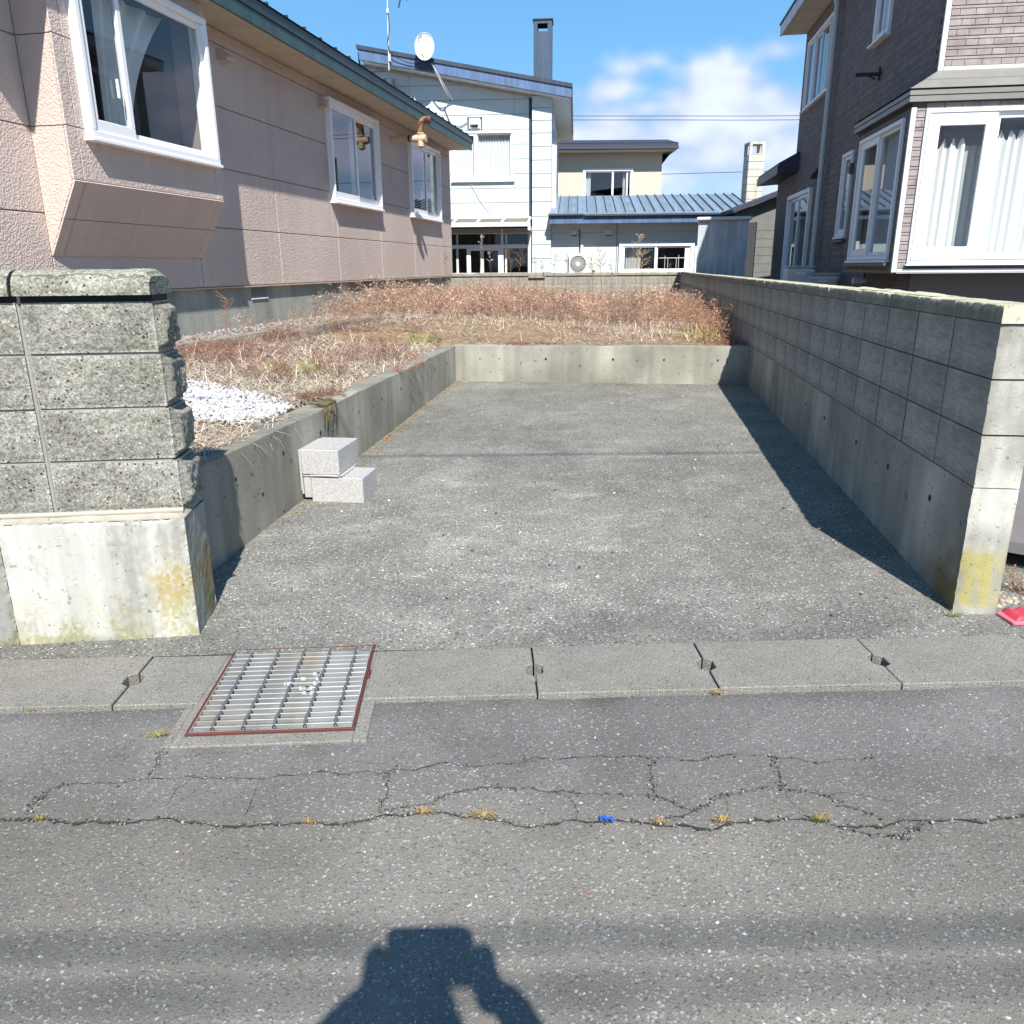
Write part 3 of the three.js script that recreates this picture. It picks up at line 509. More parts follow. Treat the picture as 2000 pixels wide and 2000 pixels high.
    const pr = (x, v) => { const f = v * (prof.length - 1), i = Math.min(Math.floor(f), prof.length - 2), t2 = f - i, e = clamp(Math.min(x1 - x, 9) / 0.05), rd = k === 0 ? 1 - Math.pow(1 - clamp((x1 - x) / 0.045), 3) * 0.28 : 1; const z = lerp(prof[i][0], prof[i + 1][0], t2), y = lerp(prof[i][1], prof[i + 1][1], t2); return [y0 + (y1 - y0) * Math.min(y, 1) * (y > 0.5 ? rd : 1), z, e]; };
    g.grid(60, 40, (u, v) => { const x = lerp(x0, x1, u), [y, z, e] = pr(x, v), n = (fbm(x * 22 + sd, y * 22, z * 22, 4) - 0.5) * 0.016 * Math.min(1, v * 9) * clamp(Math.min(x - x0, 0.02) / 0.02); return [x, y + n * 0.5, z + (z < -0.14 ? -n : n)]; }, (q) => { const a = fbm(q[0] * 6 + sd, q[1] * 10, q[2] * 8, 4), k2 = lerp(0.82, 1.12, a); return [k2 * 1.0, k2 * 1.03, k2 * 0.92]; });
    for (const s of [0, 1]) { const x = s ? x1 : x0, pts = []; for (let i = 0; i <= 40; i++) { const [y, z] = pr(x, i / 40); pts.push([x, y, z]); } const c = [x, (y0 + y1) / 2, (zf + zb) / 2], cc = [0.74, 0.78, 0.74]; for (let i = 0; i < 40; i++) g.out([[...c, cc], [...pts[i], cc], [...pts[i + 1], cc]], x + (s ? -1 : 1), 1.27, -0.14); g.out([[...c, cc], [...pts[40], cc], [...pts[0], cc]], x + (s ? -1 : 1), 1.27, -0.14); }
    part(t, 'cap_stone', g, M.split);
  }
}

// cast retaining walls
const RT = 0.5; // top of the retaining walls
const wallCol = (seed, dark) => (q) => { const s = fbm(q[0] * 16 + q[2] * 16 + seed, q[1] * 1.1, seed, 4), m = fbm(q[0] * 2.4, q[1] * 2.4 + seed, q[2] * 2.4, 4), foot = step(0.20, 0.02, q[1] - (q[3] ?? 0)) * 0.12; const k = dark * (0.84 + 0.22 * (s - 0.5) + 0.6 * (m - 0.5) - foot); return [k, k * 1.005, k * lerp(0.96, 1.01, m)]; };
function castWall(label, p0, p1, thick, y0, y1, dark, seed, holes) {
  const dx = p1[0] - p0[0], dz = p1[1] - p0[1], L = Math.hypot(dx, dz), turn = Math.atan2(-dz, dx);
  const t = thing('retaining_wall', label, 'retaining wall', { pos: [p0[0], 0, p0[1]], turn });
  const g = new Geo(), wc = wallCol(seed, dark), r = 0.008, n = Math.round(L * 16);
  const prof = [[0, y0], [0, y0 + (y1 - y0) * 0.33], [0, y0 + (y1 - y0) * 0.66], [0, y1 - r], [-r * 0.4, y1 - r * 0.3], [-r, y1], [-thick * 0.5, y1], [-thick + r, y1], [-thick, y1 - r], [-thick, y0]];
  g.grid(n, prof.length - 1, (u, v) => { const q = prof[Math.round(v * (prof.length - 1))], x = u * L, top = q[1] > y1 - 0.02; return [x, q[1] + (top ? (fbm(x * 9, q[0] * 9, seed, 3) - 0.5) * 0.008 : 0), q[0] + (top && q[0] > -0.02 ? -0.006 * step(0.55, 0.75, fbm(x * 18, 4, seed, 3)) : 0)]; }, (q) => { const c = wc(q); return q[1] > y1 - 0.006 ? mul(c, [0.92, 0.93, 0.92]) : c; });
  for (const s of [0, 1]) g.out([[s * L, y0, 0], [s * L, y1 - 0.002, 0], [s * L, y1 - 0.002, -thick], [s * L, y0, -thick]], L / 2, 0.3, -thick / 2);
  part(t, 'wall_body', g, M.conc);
  for (const [x, y, s] of holes) part(t, 'tie_hole', new Geo().add(new THREE.CircleGeometry(0.012 * s, 9), new THREE.Matrix4().makeTranslation(x, y, 0.002)), M.dark);
  return t;
}
const dL = [0.1356, -0.9908];
const leftP = (s) => [-1.307 + dL[0] * s, -3.542 + dL[1] * s]; // along the left retaining wall
castWall('long grey retaining wall along the left side of the driveway, behind the granite steps', leftP(-0.62), leftP(5.24), 0.16, -0.05, RT, 1.0, 3, [0.08, 0.63, 1.18, 1.91, 2.46, 3.0, 3.73, 4.24, 4.78].map((s, i) => [s + 0.62, 0.366, 0.8 + (i % 3) * 0.2]).concat([[0.96, 0.22, 0.9], [1.19, 0.06, 0.6], [2.94, 0.19, 0.6]]));
castWall('low grey retaining wall across the back of the driveway under the dry weeds', leftP(5.22), [2.46, -8.30], 0.16, -0.05, RT + 0.008, 1.0, 7, [0.27, 0.48, 0.98, 1.69, 2.22, 2.77].map((s, i) => [s, 0.368, [0.7, 0.6, 1.1, 1.1, 0.9, 0.9][i]]));

// block wall on the right
const PR = [1.708, -2.835], WTURN = Math.atan2(-0.9908, -0.1355);
{
  const t = thing('block_wall', 'grey concrete block wall along the right side of the driveway with a yellow-stained end', 'wall', { pos: [PR[0], 0, PR[1]], turn: WTURN });
  const L = 16.78, TH = 0.155; // local x = -distance along the wall, z towards the driveway
  const g = new Geo();
  const col = (s, y) => { const st = fbm(s * 9, y * 1.0, 3, 4), m = fbm(s * 1.8, y * 2, 6, 4), l = Math.exp(-((s / 0.24) ** 2)) * step(0.36, 0.1, y) * (0.4 + 1.2 * step(0.35, 0.6, fbm(s * 12, y * 9, 2, 4))); const k = 0.74 + 0.45 * (st - 0.5) + 0.6 * (m - 0.5); return mix([k, k, k * 0.97], [0.34, 0.26, 0.06], clamp(l) * 0.85); };
  g.grid(300, 14, (u, v) => [-lerp(L, 0, u), lerp(-0.1, 0.513, v), 0], (q) => col(-q[0], q[1]));
  g.quad([0, 0.513, 0], [0, 0.513, -TH], [-L, 0.513, -TH], [-L, 0.513, 0]).quad([-L, -0.1, -TH], [-L, 0.513, -TH], [0, 0.513, -TH], [0, -0.1, -TH]);
  part(t, 'concrete_base', g, M.conc);
  const endCol = (z, y) => { const n = fbm(z * 30, y * 12, 5, 4), n2 = fbm(z * 12, y * 6, 8, 4), yl = step(0.31, 0.22, y + (n2 - 0.5) * 0.12) * step(0.035, 0.06, y) * (0.35 + 0.9 * step(0.36, 0.62, n)) * (z < -0.11 ? 0.55 : 1); const wht = step(0.30, 0.42, y) * step(0.62, 0.50, y); let k = 0.60 + 0.30 * wht + 0.45 * (n - 0.5) + 0.3 * (n2 - 0.5); return mix([k, k * 0.985, k * 0.94], [0.64, 0.565, 0.19], clamp(yl) * 0.85); };
  part(t, 'end_face', new Geo().grid(16, 60, (u, v) => { const z = lerp(0.003, -TH, u), y = lerp(-0.1, 0.515, v); return [0.003 + (u === 0 ? -0.004 * step(0.5, 0.7, fbm(y * 40, 1, 1, 3)) : 0) + (fbm(z * 30, y * 30, 4, 3) - 0.5) * 0.004, y, z]; }, (q) => endCol(q[2], q[1])), M.pillarFace, 'sunlit end of the base, white above and yellow below');
  const rows = [[0.517, 0.711], [0.716, 0.911], [0.916, 1.106]], R = rng(77), pitch = 0.412;
  const shapes = [0, 1, 2].map((k) => new Geo().cbox(-0.4048, -0.0015, 0, 1, -TH, 0, 0.005).build());
  const n = Math.floor(L / pitch);
  for (let i = 0; i <= n; i++) for (const [y0, y1] of rows) {
    const w = i === n ? L - n * pitch : 0.4085; if (w < 0.05) continue;
    const geo = i === 0 ? new Geo().cbox(-0.4085, -0.001, 0, 1, -TH, 0, 0.004).build() : shapes[i % 3];
    const m = part(t, 'concrete_block', geo, M.block[Math.floor(R() * 4)]); m.position.set(-i * pitch, y0, -0.0015 * R()); m.scale.set(w / 0.4085, y1 - y0, 1);
  }
  part(t, 'mortar', new Geo().box(-L, -0.008, 0.514, 1.108, -TH + 0.006, -0.0026), M.mortarDark);
  for (const [y0, y1] of rows) part(t, 'block_end', new Geo().grid(14, 16, (u, v) => { const z = lerp(0.002, -TH, u), y = lerp(y0 + 0.001, y1 - 0.001, v); return [0.003 + (u === 0 ? -0.004 * step(0.5, 0.7, fbm(y * 40, 2, 1, 3)) : 0) + (fbm(z * 30, y * 30, 9, 3) - 0.5) * 0.004, y, z]; }, (q) => endCol(q[2], q[1])), M.pillarFace);
  // cap pieces with crumbled upper edges
  const nc = Math.floor(L / pitch);
  for (let i = 0; i < nc; i++) {
    const a = -i * pitch + (i === 0 ? 0.012 : 0), b = -(i + 1) * pitch + 0.004, y0 = 1.1095, y1 = 1.172, zf = 0.006, zb = -TH - 0.02, g2 = new Geo();
    const big = fbm(i * 0.7, 2, 1, 2);
    const prof = [[zf, y0], [zf, y0 + 0.03], [zf, y1 - 0.005], [zf - 0.004, y1 - 0.001], [zf - 0.03, y1], [-0.07, y1 + 0.001], [-0.12, y1], [zb + 0.01, y1 - 0.004], [zb, y1 - 0.02], [zb, y0]];
    g2.grid(40, prof.length - 1, (u, v) => { const q = prof[Math.round(v * (prof.length - 1))], x = lerp(b, a, u), k = Math.round(v * (prof.length - 1)); const c = k >= 2 && k <= 4 ? step(0.48, 0.66, fbm(x * 30, 3, 1, 5)) : 0, rough = k >= 2 && k <= 7 ? (fbm(x * 14, q[0] * 30, 5, 4) - 0.5) * 0.005 : 0; return [x, q[1] + rough - c * (k === 2 ? 0.010 : 0.005), q[0] - c * 0.007]; },
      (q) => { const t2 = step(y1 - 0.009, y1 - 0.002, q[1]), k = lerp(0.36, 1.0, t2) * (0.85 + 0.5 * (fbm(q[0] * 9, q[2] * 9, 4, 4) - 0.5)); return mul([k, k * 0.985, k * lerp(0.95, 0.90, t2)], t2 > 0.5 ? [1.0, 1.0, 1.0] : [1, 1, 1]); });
    for (const x of i === 0 ? [a, b] : [b]) g2.out(prof.map((q) => [x, q[1] - 0.001, q[0], [0.92, 0.91, 0.84]]), (a + b) / 2, 1.14, -0.08);
    if (i > 0) g2.out(prof.map((q) => [a, q[1] - 0.001, q[0]]), (a + b) / 2, 1.14, -0.08);
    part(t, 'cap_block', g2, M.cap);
  }
  part(t, 'cap_bed', new Geo().box(-L, -0.004, 1.1062, 1.1094, -TH, -0.004), M.mortarDark);
  part(t, 'mortar_fillet', new Geo().grid(120, 4, (u, v) => { const x = lerp(-2.0, -0.75, u), w = 0.055 + 0.05 * fbm(x * 6, 1, 7, 3), z = lerp(-0.03, -0.14, v); return [x, 1.174 + 0.010 * Math.sin(v * 3.14) * step(0.35, 0.6, fbm(x * 5, 3, v, 3)), z + (w - 0.08) * 0.5]; }, (q) => { const k = 0.95 + 0.3 * (fbm(q[0] * 20, q[2] * 20, 2, 3) - 0.5); return [k, k * 0.98, k * 0.9]; }), M.cap);
  for (const s of [0.386, 0.944, 1.506, 2.245, 2.804, 3.351, 4.067, 4.634, 5.2]) { const h = 0.366, m = part(t, 'tie_hole', new Geo().add(new THREE.CircleGeometry(s < 2.5 ? 0.015 : 0.012, 8), new THREE.Matrix4().makeTranslation(-s, h, 0.002)), M.dark); }
}
// far block wall at the back of the lot
{
  const t = thing('block_wall', 'sunlit grey block wall across the back of the weedy lot below the white house', 'wall', { pos: [3.97, 0, -19.36], turn: 0.02 });
  const R = rng(31), L = 9.5; // local x runs to the left as negative
  for (let i = 0; i < 23; i++) for (const [y0, y1] of [[0.30, 0.495], [0.50, 0.695], [0.70, 0.895], [0.90, 1.09]]) { const m = part(t, 'concrete_block', CB(-0.407, 0, 0, y1 - y0, -0.15, 0, 0.005), M.block[1 + Math.floor(R() * 3)]); m.position.set(-0.003 - i * 0.412, y0, -0.003 * R()); }
  part(t, 'mortar', new Geo().box(-L, -0.01, 0.2, 1.09, -0.145, -0.008), M.mortar);
  for (let i = 0; i < 6; i++) { const broken = i === 2; part(t, 'cap_slab', new Geo().cbox(-1.6 * (i + 1) + 0.006, -1.6 * i, 1.094, 1.165 + (i % 2) * 0.006 + (broken ? 0.014 : 0), -0.18, 0.03, 0.012), M.block[2]); }
  part(t, 'broken_cap', new Geo().cbox(-3.55, -3.16, 1.05, 1.093, -0.02, 0.055, 0.012), M.block[0]);
}
{ // two granite blocks mortared to the wall as steps
  const t = thing('granite_steps', 'two pale speckled granite blocks stacked as steps against the left retaining wall', 'steps', { pos: [-0.834, driveY(-4.304) - 0.004, -4.304], turn: -0.136 });
  part(t, 'step_block', CB(-0.302, 0, 0, 0.147, -0.255, 0, 0.004), M.granite, 'lower granite block');
  part(t, 'step_block', CB(-0.348, -0.130, 0.163, 0.305, -0.34, 0.004, 0.004), M.granite, 'upper granite block');
  const g = new Geo(); g.cbox(-0.352, -0.128, 0.147, 0.163, -0.30, -0.004, 0.004); g.cbox(-0.352, -0.304, 0.02, 0.160, -0.25, -0.012, 0.006); g.cbox(-0.385, -0.350, 0.06, 0.30, -0.33, -0.006, 0.006);
  g.tube([[-0.30, 0.156, 0.002], [-0.22, 0.159, 0.005], [-0.135, 0.157, 0.004]], 0.006, 20, 6).tube([[-0.126, 0.152, 0.0], [-0.125, 0.152, -0.12], [-0.127, 0.151, -0.24]], 0.007, 16, 6).tube([[-0.35, 0.05, 0.0], [-0.354, 0.17, 0.003], [-0.352, 0.298, 0.0]], 0.007, 20, 6);
  part(t, 'mortar', g, M.whiteMortar);
}
{ // red block by the right wall end
  const t = thing('red_block', 'weathered red ridged block lying on the ground at the foot of the right wall end', 'block', { pos: [1.872, 0.012, -2.715], turn: 0.08 }); t.scale.set(0.9, 0.7, 0.85);
  const g = new Geo().grid(24, 14, (u, v) => { const x = u * 0.30 - 0.02 * v, z = -v * 0.125, e = clamp(Math.min(u, 1 - u, v, 1 - v) * 9); return [x + 0.03 * v, 0.012 + 0.034 * sm(e) + 0.009 * Math.sin(u * 26) * e * step(0.1, 0.4, v) + (fbm(x * 40, z * 40, 2, 3) - 0.5) * 0.012 * e, z]; });
  part(t, 'ridged_top', g, M.red);
  part(t, 'block_body', CB(-0.004, 0.305, 0, 0.022, -0.122, 0.004, 0.006), M.redLight);
}

// ================= earth bank, gravel, dry plants =================
const houseX = (z) => -3.298 - (z + 8.074) * 0.1925; // pink house wall line
const leftX = (z) => -1.307 - (z + 3.542) * 0.1369 - 0.12;
const rightX = (z) => 1.708 - (z + 2.835) * 0.1368;
const frontZ = (x) => -8.66 + (x + 0.6) * 0.133; // back retaining wall line
const kerbX = (z) => -2.637 - (z + 6.469) * 0.234;
function bankY(x, z) {
  const back = step(-8.4, -9.4, z), xr = lerp(leftX(z), rightX(z), back), t = clamp((x - houseX(z)) / (xr - houseX(z)));
  const side = lerp(0.655, 0.485, back ? step(0.05, 0.75, t) : step(0.28, 0.9, t)), deep = 0.03 * step(-9, -18, z) * t;
  return side + deep + (fbm(x * 1.7, z * 1.7, 3, 4) - 0.5) * 0.05 + (fbm(x * 9, z * 9, 5, 2) - 0.5) * 0.016;
}
{
  const g = new Geo();
  g.grid(50, 110, (u, v) => { const z = lerp(-2.75, -8.7, v), x = lerp(houseX(z) - 0.3 - (z > -5 ? 3 * step(-5, -3, z) : 0), leftX(z), u); return [x, Math.min(bankY(x, z), u > 0.97 ? 0.485 : 9), z]; });
  g.grid(90, 130, (u, v) => { const x0 = lerp(houseX(-8.7) - 0.3, leftX(-8.7), 0); const zf = -8.7, z = lerp(zf, -19.5, v), x = lerp(houseX(z) - 0.3, rightX(z) + 0.02, u), zz = v === 0 ? Math.min(-8.70, frontZ(x) - 0.12) : z; const fz = frontZ(x) - 0.12, z2 = lerp(x > leftX(-8.7) ? fz : -8.7, -19.5, v); return [x, bankY(x, z2), z2]; });
  const o = struct('bank', g, M.soil, 'raised bank of bare earth under the dry weeds');
}
{ // edging stones and pale grey gravel strip by the house
  const t = thing('kerb_edging', 'line of low weathered kerb stones half buried along the gravel strip beside the pink house', 'edging', {});
  for (let i = 0; i < 9; i++) { const z = -5.6 - i * 0.62, m = part(t, 'kerb_stone', new Geo().add(rockBlock(0.60, 0.17, 0.13, 300 + i, { front: 0.008, end: 0.006 }).build()), M.oldBlock); m.position.set(kerbX(z), bankY(kerbX(z), z) - 0.075, z); m.rotation.y = Math.PI / 2 - 0.23; }
}
const pebble = (seed, flat = 0.7) => { const g = new THREE.IcosahedronGeometry(1, 1), p = g.attributes.position; for (let i = 0; i < p.count; i++) { const x = p.getX(i), y = p.getY(i), z = p.getZ(i), k = 0.75 + 0.5 * vn(x * 1.3 + seed, y * 1.3, z * 1.3); p.setXYZ(i, x * k, y * k * flat, z * k * 0.85); } g.computeVertexNormals(); return new Geo().add(g).build(); };
{
  const R = rng(41), poly = [[-2.75, -5.62], [-1.95, -5.40], [-1.47, -5.09], [-1.34, -4.84], [-1.42, -4.30], [-1.80, -4.38], [-2.75, -4.60]], L = [];
  const inside = (x, z) => { let c = false; for (let i = 0, j = poly.length - 1; i < poly.length; j = i++) { const [xi, zi] = poly[i], [xj, zj] = poly[j]; if ((zi > z) !== (zj > z) && x < (xj - xi) * (z - zi) / (zj - zi) + xi) c = !c; } return c; };
  while (L.length < 6500) { const x = lerp(-2.8, -1.2, R()), z = lerp(-5.7, -4.2, R()); if (!inside(x + (R() - 0.5) * 0.05, z + (R() - 0.5) * 0.05) || x > leftX(z) + 0.02) continue; const s = 0.007 + 0.011 * R() * R(), k = 0.34 + R() * 0.34; L.push({ x, y: Math.max(bankY(x, z), 0.47) + 0.012 + R() * 0.02, z, s, rx: R() * 3, ry: R() * 6, rz: R() * 3, c: [k * 0.99, k, k * 1.03] }); }
  many('white_gravel', pebble(1), M.stone, L, 'patch of bright white gravel on the bank beside the left stone pillar', 'gravel');
  const G = [];
  while (G.length < 4200) { const z = lerp(-5.2, -13, R()), x0 = houseX(z) + 0.02, x1 = kerbX(z) - 0.06, x = lerp(x0, x1 + (z < -9.5 ? 0.3 : 0), R()); const s = 0.008 + 0.017 * R() * R(), k = 0.14 + R() * 0.24; G.push({ x, y: bankY(x, z) + 0.008 + R() * 0.012, z, s, rx: R() * 3, ry: R() * 6, rz: R() * 3, c: [k, k * 0.97, k * 0.93] }); }
  many('grey_gravel', pebble(5), M.stone, G, 'strip of grey gravel along the foot of the pink house', 'gravel');
}
// one dry plant: bent stems, side twigs, seed scales
function weedGeo(seed, h, branches, leafy, spread) {
  const R = rng(seed), g = new Geo();
  const twig = (a, b, r0, r1, c) => { g.col = c; g.rod(a, b, r0, r1, 3, false); };
  const scale = (p, s, c) => { const a = R() * 6.28, b = (R() - 0.5) * 2, dx = Math.cos(a) * s, dz = Math.sin(a) * s, dy = b * s; const n = [-dz * 0.4, s * 0.45 * (R() > 0.5 ? 1 : -1), dx * 0.4]; g.col = c; g.quad([p[0] - dx, p[1] - dy, p[2] - dz], [p[0] + n[0], p[1] + n[1], p[2] + n[2]], [p[0] + dx, p[1] + dy, p[2] + dz], [p[0] - n[0], p[1] - n[1], p[2] - n[2]]); };
  const stems = 1 + Math.floor(R() * 3);
  for (let s = 0; s < stems; s++) {
    const lean = R() * 6.28, ln = (0.1 + R() * 0.35) * spread; let p = [0, 0, 0]; const pts = [p];
    for (let i = 1; i <= 5; i++) { const t = i / 5; p = [Math.cos(lean) * ln * t * t * h + (R() - 0.5) * 0.03, h * t * (1 - 0.2 * ln), Math.sin(lean) * ln * t * t * h + (R() - 0.5) * 0.03]; pts.push(p); }
    for (let i = 1; i < pts.length; i++) twig(pts[i - 1], pts[i], 0.0065 - i * 0.0006, 0.006 - i * 0.0006, mix([0.24, 0.13, 0.10], [0.44, 0.30, 0.23], R()));
    for (let b = 0; b < branches; b++) {
      const t = 0.25 + 0.75 * R(), f = t * 5, i = Math.min(4, Math.floor(f)), q = [0, 1, 2].map((k) => lerp(pts[i][k], pts[i + 1][k], f - i)), a = R() * 6.28, len = h * (0.10 + 0.24 * R()) * (1.15 - t * 0.6), e = [q[0] + Math.cos(a) * len * 1.1, q[1] + len * (-0.1 + R() * 0.9), q[2] + Math.sin(a) * len * 1.1];
      twig(q, e, 0.0042, 0.0026, mix([0.28, 0.15, 0.11], [0.50, 0.35, 0.27], R()));
      const nl = Math.floor(leafy * (0.5 + R()));
      for (let k = 0; k < nl; k++) { const w = 0.3 + 0.7 * R(); scale([lerp(q[0], e[0], w) + (R() - 0.5) * 0.012, lerp(q[1], e[1], w) + (R() - 0.5) * 0.012, lerp(q[2], e[2], w) + (R() - 0.5) * 0.012], 0.008 + R() * 0.018, mix([0.34, 0.17, 0.13], [0.68, 0.52, 0.42], R())); }
    }
  }
  g.col = [1, 1, 1]; return g.build();
}
const inLot = (R) => { for (;;) { const z = lerp(-8.75, -19.2, Math.pow(R(), 0.8)), x = lerp(houseX(z) + 0.1, rightX(z) - 0.06, R()); if (x > leftX(-8.7) ? z < frontZ(x) - 0.2 : true) return [x, z]; } };
{
  const R = rng(61), kinds = [0, 1, 2, 3, 4].map((k) => weedGeo(100 + k * 7, 1, 11, 3.2, 1)), lists = kinds.map(() => []);
  for (let i = 0; i < 4500; i++) { const [x, z] = inLot(R); const cl = fbm(x * 0.8 + 5, z * 0.7, 2, 3), near = step(-10.3, -11.6, z + (cl - 0.5) * 3), leftSide = step(-0.4, -1.6, x + (z + 9) * 0.12); if (R() > 0.06 + near * (0.08 + 1.1 * step(0.40, 0.56, cl)) + 0.16 * leftSide) continue; const h = (0.20 + 0.30 * R()) * lerp(0.6, 1.05, near) * lerp(1.0, 0.70, step(-13, -18, z)) * (0.35 + 1.1 * cl), k = 0.5 + R() * 1.05; lists[Math.floor(R() * 5)].push({ x, y: bankY(x, z) - 0.01, z, sx: h * 1.15, sy: h, sz: h * 1.15, ry: R() * 6.28, rx: (R() - 0.5) * 1.3, rz: (R() - 0.5) * 1.3, c: mul(grey(k), mix([1.05, 0.92, 0.90], [0.98, 1.18, 1.13], R())) }); }
  // along the right wall and in front of the house
  for (let i = 0; i < 170; i++) { const z = lerp(-8.9, -14, R()), x = rightX(z) - 0.08 - R() * R() * 0.7, h = 0.16 + 0.28 * R(); lists[Math.floor(R() * 5)].push({ x, y: bankY(x, z), z, sx: h * 1.2, sy: h, sz: h * 1.2, ry: R() * 6, rx: (R() - 0.5) * 0.6, rz: (R() - 0.5) * 0.6, c: mix([0.75, 0.66, 0.55], [1.1, 0.98, 0.85], R()) }); }
  for (let i = 0; i < 1100; i++) { const z = lerp(-5.7, -9.5, R()), x = lerp(kerbX(z) - 0.5 * R() * R(), leftX(z) - 0.15, R()), d = fbm(x * 2.2, z * 2.2, 8, 3); if (d < 0.50) continue; const h = 0.06 + 0.15 * R(); lists[Math.floor(R() * 5)].push({ x, y: bankY(x, z), z, sx: h * 1.5, sy: h, sz: h * 1.5, ry: R() * 6, rx: (R() - 0.5), rz: (R() - 0.5), c: mix([0.62, 0.52, 0.5], [0.95, 0.92, 0.88], R()) }); }
  kinds.forEach((g, k) => many('dry_weeds', g, M.weed, lists[k], ['reddish brown dry weeds spread over the raised lot', 'twiggy russet weeds mixed through the raised lot', 'faded rust weeds filling the back of the lot', 'pinkish brown dead weeds among the straw of the lot', 'brown seed-bearing weeds thick before the back block wall'][k], 'dry weeds'));
}
{ // straw: dead grass lying about
  const blade = (bend) => new Geo().grid(1, 4, (u, v) => [(u - 0.5) * 0.012 * (1 - v * 0.8), Math.sin(v * bend) / bend * 1, (1 - Math.cos(v * bend)) / bend]).build();
  const R = rng(67), lists = [[], [], []];
  const put = (x, z, up, len) => { const k = 0.22 + R() * 0.56, t = R(); lists[Math.floor(R() * 3)].push({ x, y: bankY(x, z) + 0.004 + R() * 0.03, z, sx: 0.28 + R() * 0.3, sy: len, sz: len, ry: R() * 6.28, rx: up, c: mix([k * 1.08, k * 0.94, k * 0.72], [k, k * 0.82, k * 0.70], t) }); };
  for (let i = 0; i < 46000; i++) { const [x, z] = inLot(R), d = fbm(x * 1.3, z * 1.3, 12, 3); if (z < -13.5 && R() < 0.3) continue; if (R() > 0.25 + 1.2 * step(0.34, 0.6, d)) continue; put(x, z, R() < 0.9 ? 1.32 + R() * 0.26 : 0.4 + R() * 0.8, 0.08 + R() * 0.20); }
  for (let i = 0; i < 32000; i++) { const z = lerp(-5.15, -8.8, R()), x = lerp(kerbX(z) + 0.02, leftX(z) - 0.02, R()), d = fbm(x * 1.6, z * 1.6, 14, 3); if (R() > 0.35 + step(0.36, 0.58, d)) continue; put(x, z, R() < 0.93 ? 1.34 + R() * 0.26 : 0.5 + R() * 0.7, 0.06 + R() * 0.20); }
  for (let i = 0; i < 3000; i++) { const z = lerp(-2.95, -4.55, R()), x = lerp(-2.4, leftX(z) + 0.04, Math.sqrt(R())); put(x, z, 1.1 + R() * 0.5, 0.06 + R() * 0.14); }
  for (let i = 0; i < 1900; i++) { const t = R(), x = lerp(-2.4, -1.30, t), z = lerp(-5.62, -4.95, t) - R() * 0.22; put(x, z, 1.2 + R() * 0.4, 0.10 + R() * 0.18); }
  for (let i = 0; i < 260; i++) { const s = R(), z = lerp(-9.0, -9.7, R()), x = rightX(z) - 0.05 - R() * 0.55; const q = lists[Math.floor(R() * 3)]; q.push({ x, y: bankY(x, z) + 0.02, z, sx: 0.6, sy: 0.14 + R() * 0.25, sz: 0.14 + R() * 0.25, ry: R() * 6.28, rx: 0.4 + R() * 0.8, c: [0.52, 0.36 + 0.1 * s, 0.20] }); }
  lists.forEach((l, k) => many('dead_grass', blade(0.5 + k * 0.8), M.straw, l, ['pale straw lying over the bank and the back lot', 'bent tan straw tangled over the bank', 'curled dry grass scattered between the weeds'][k], 'dead grass'));
}
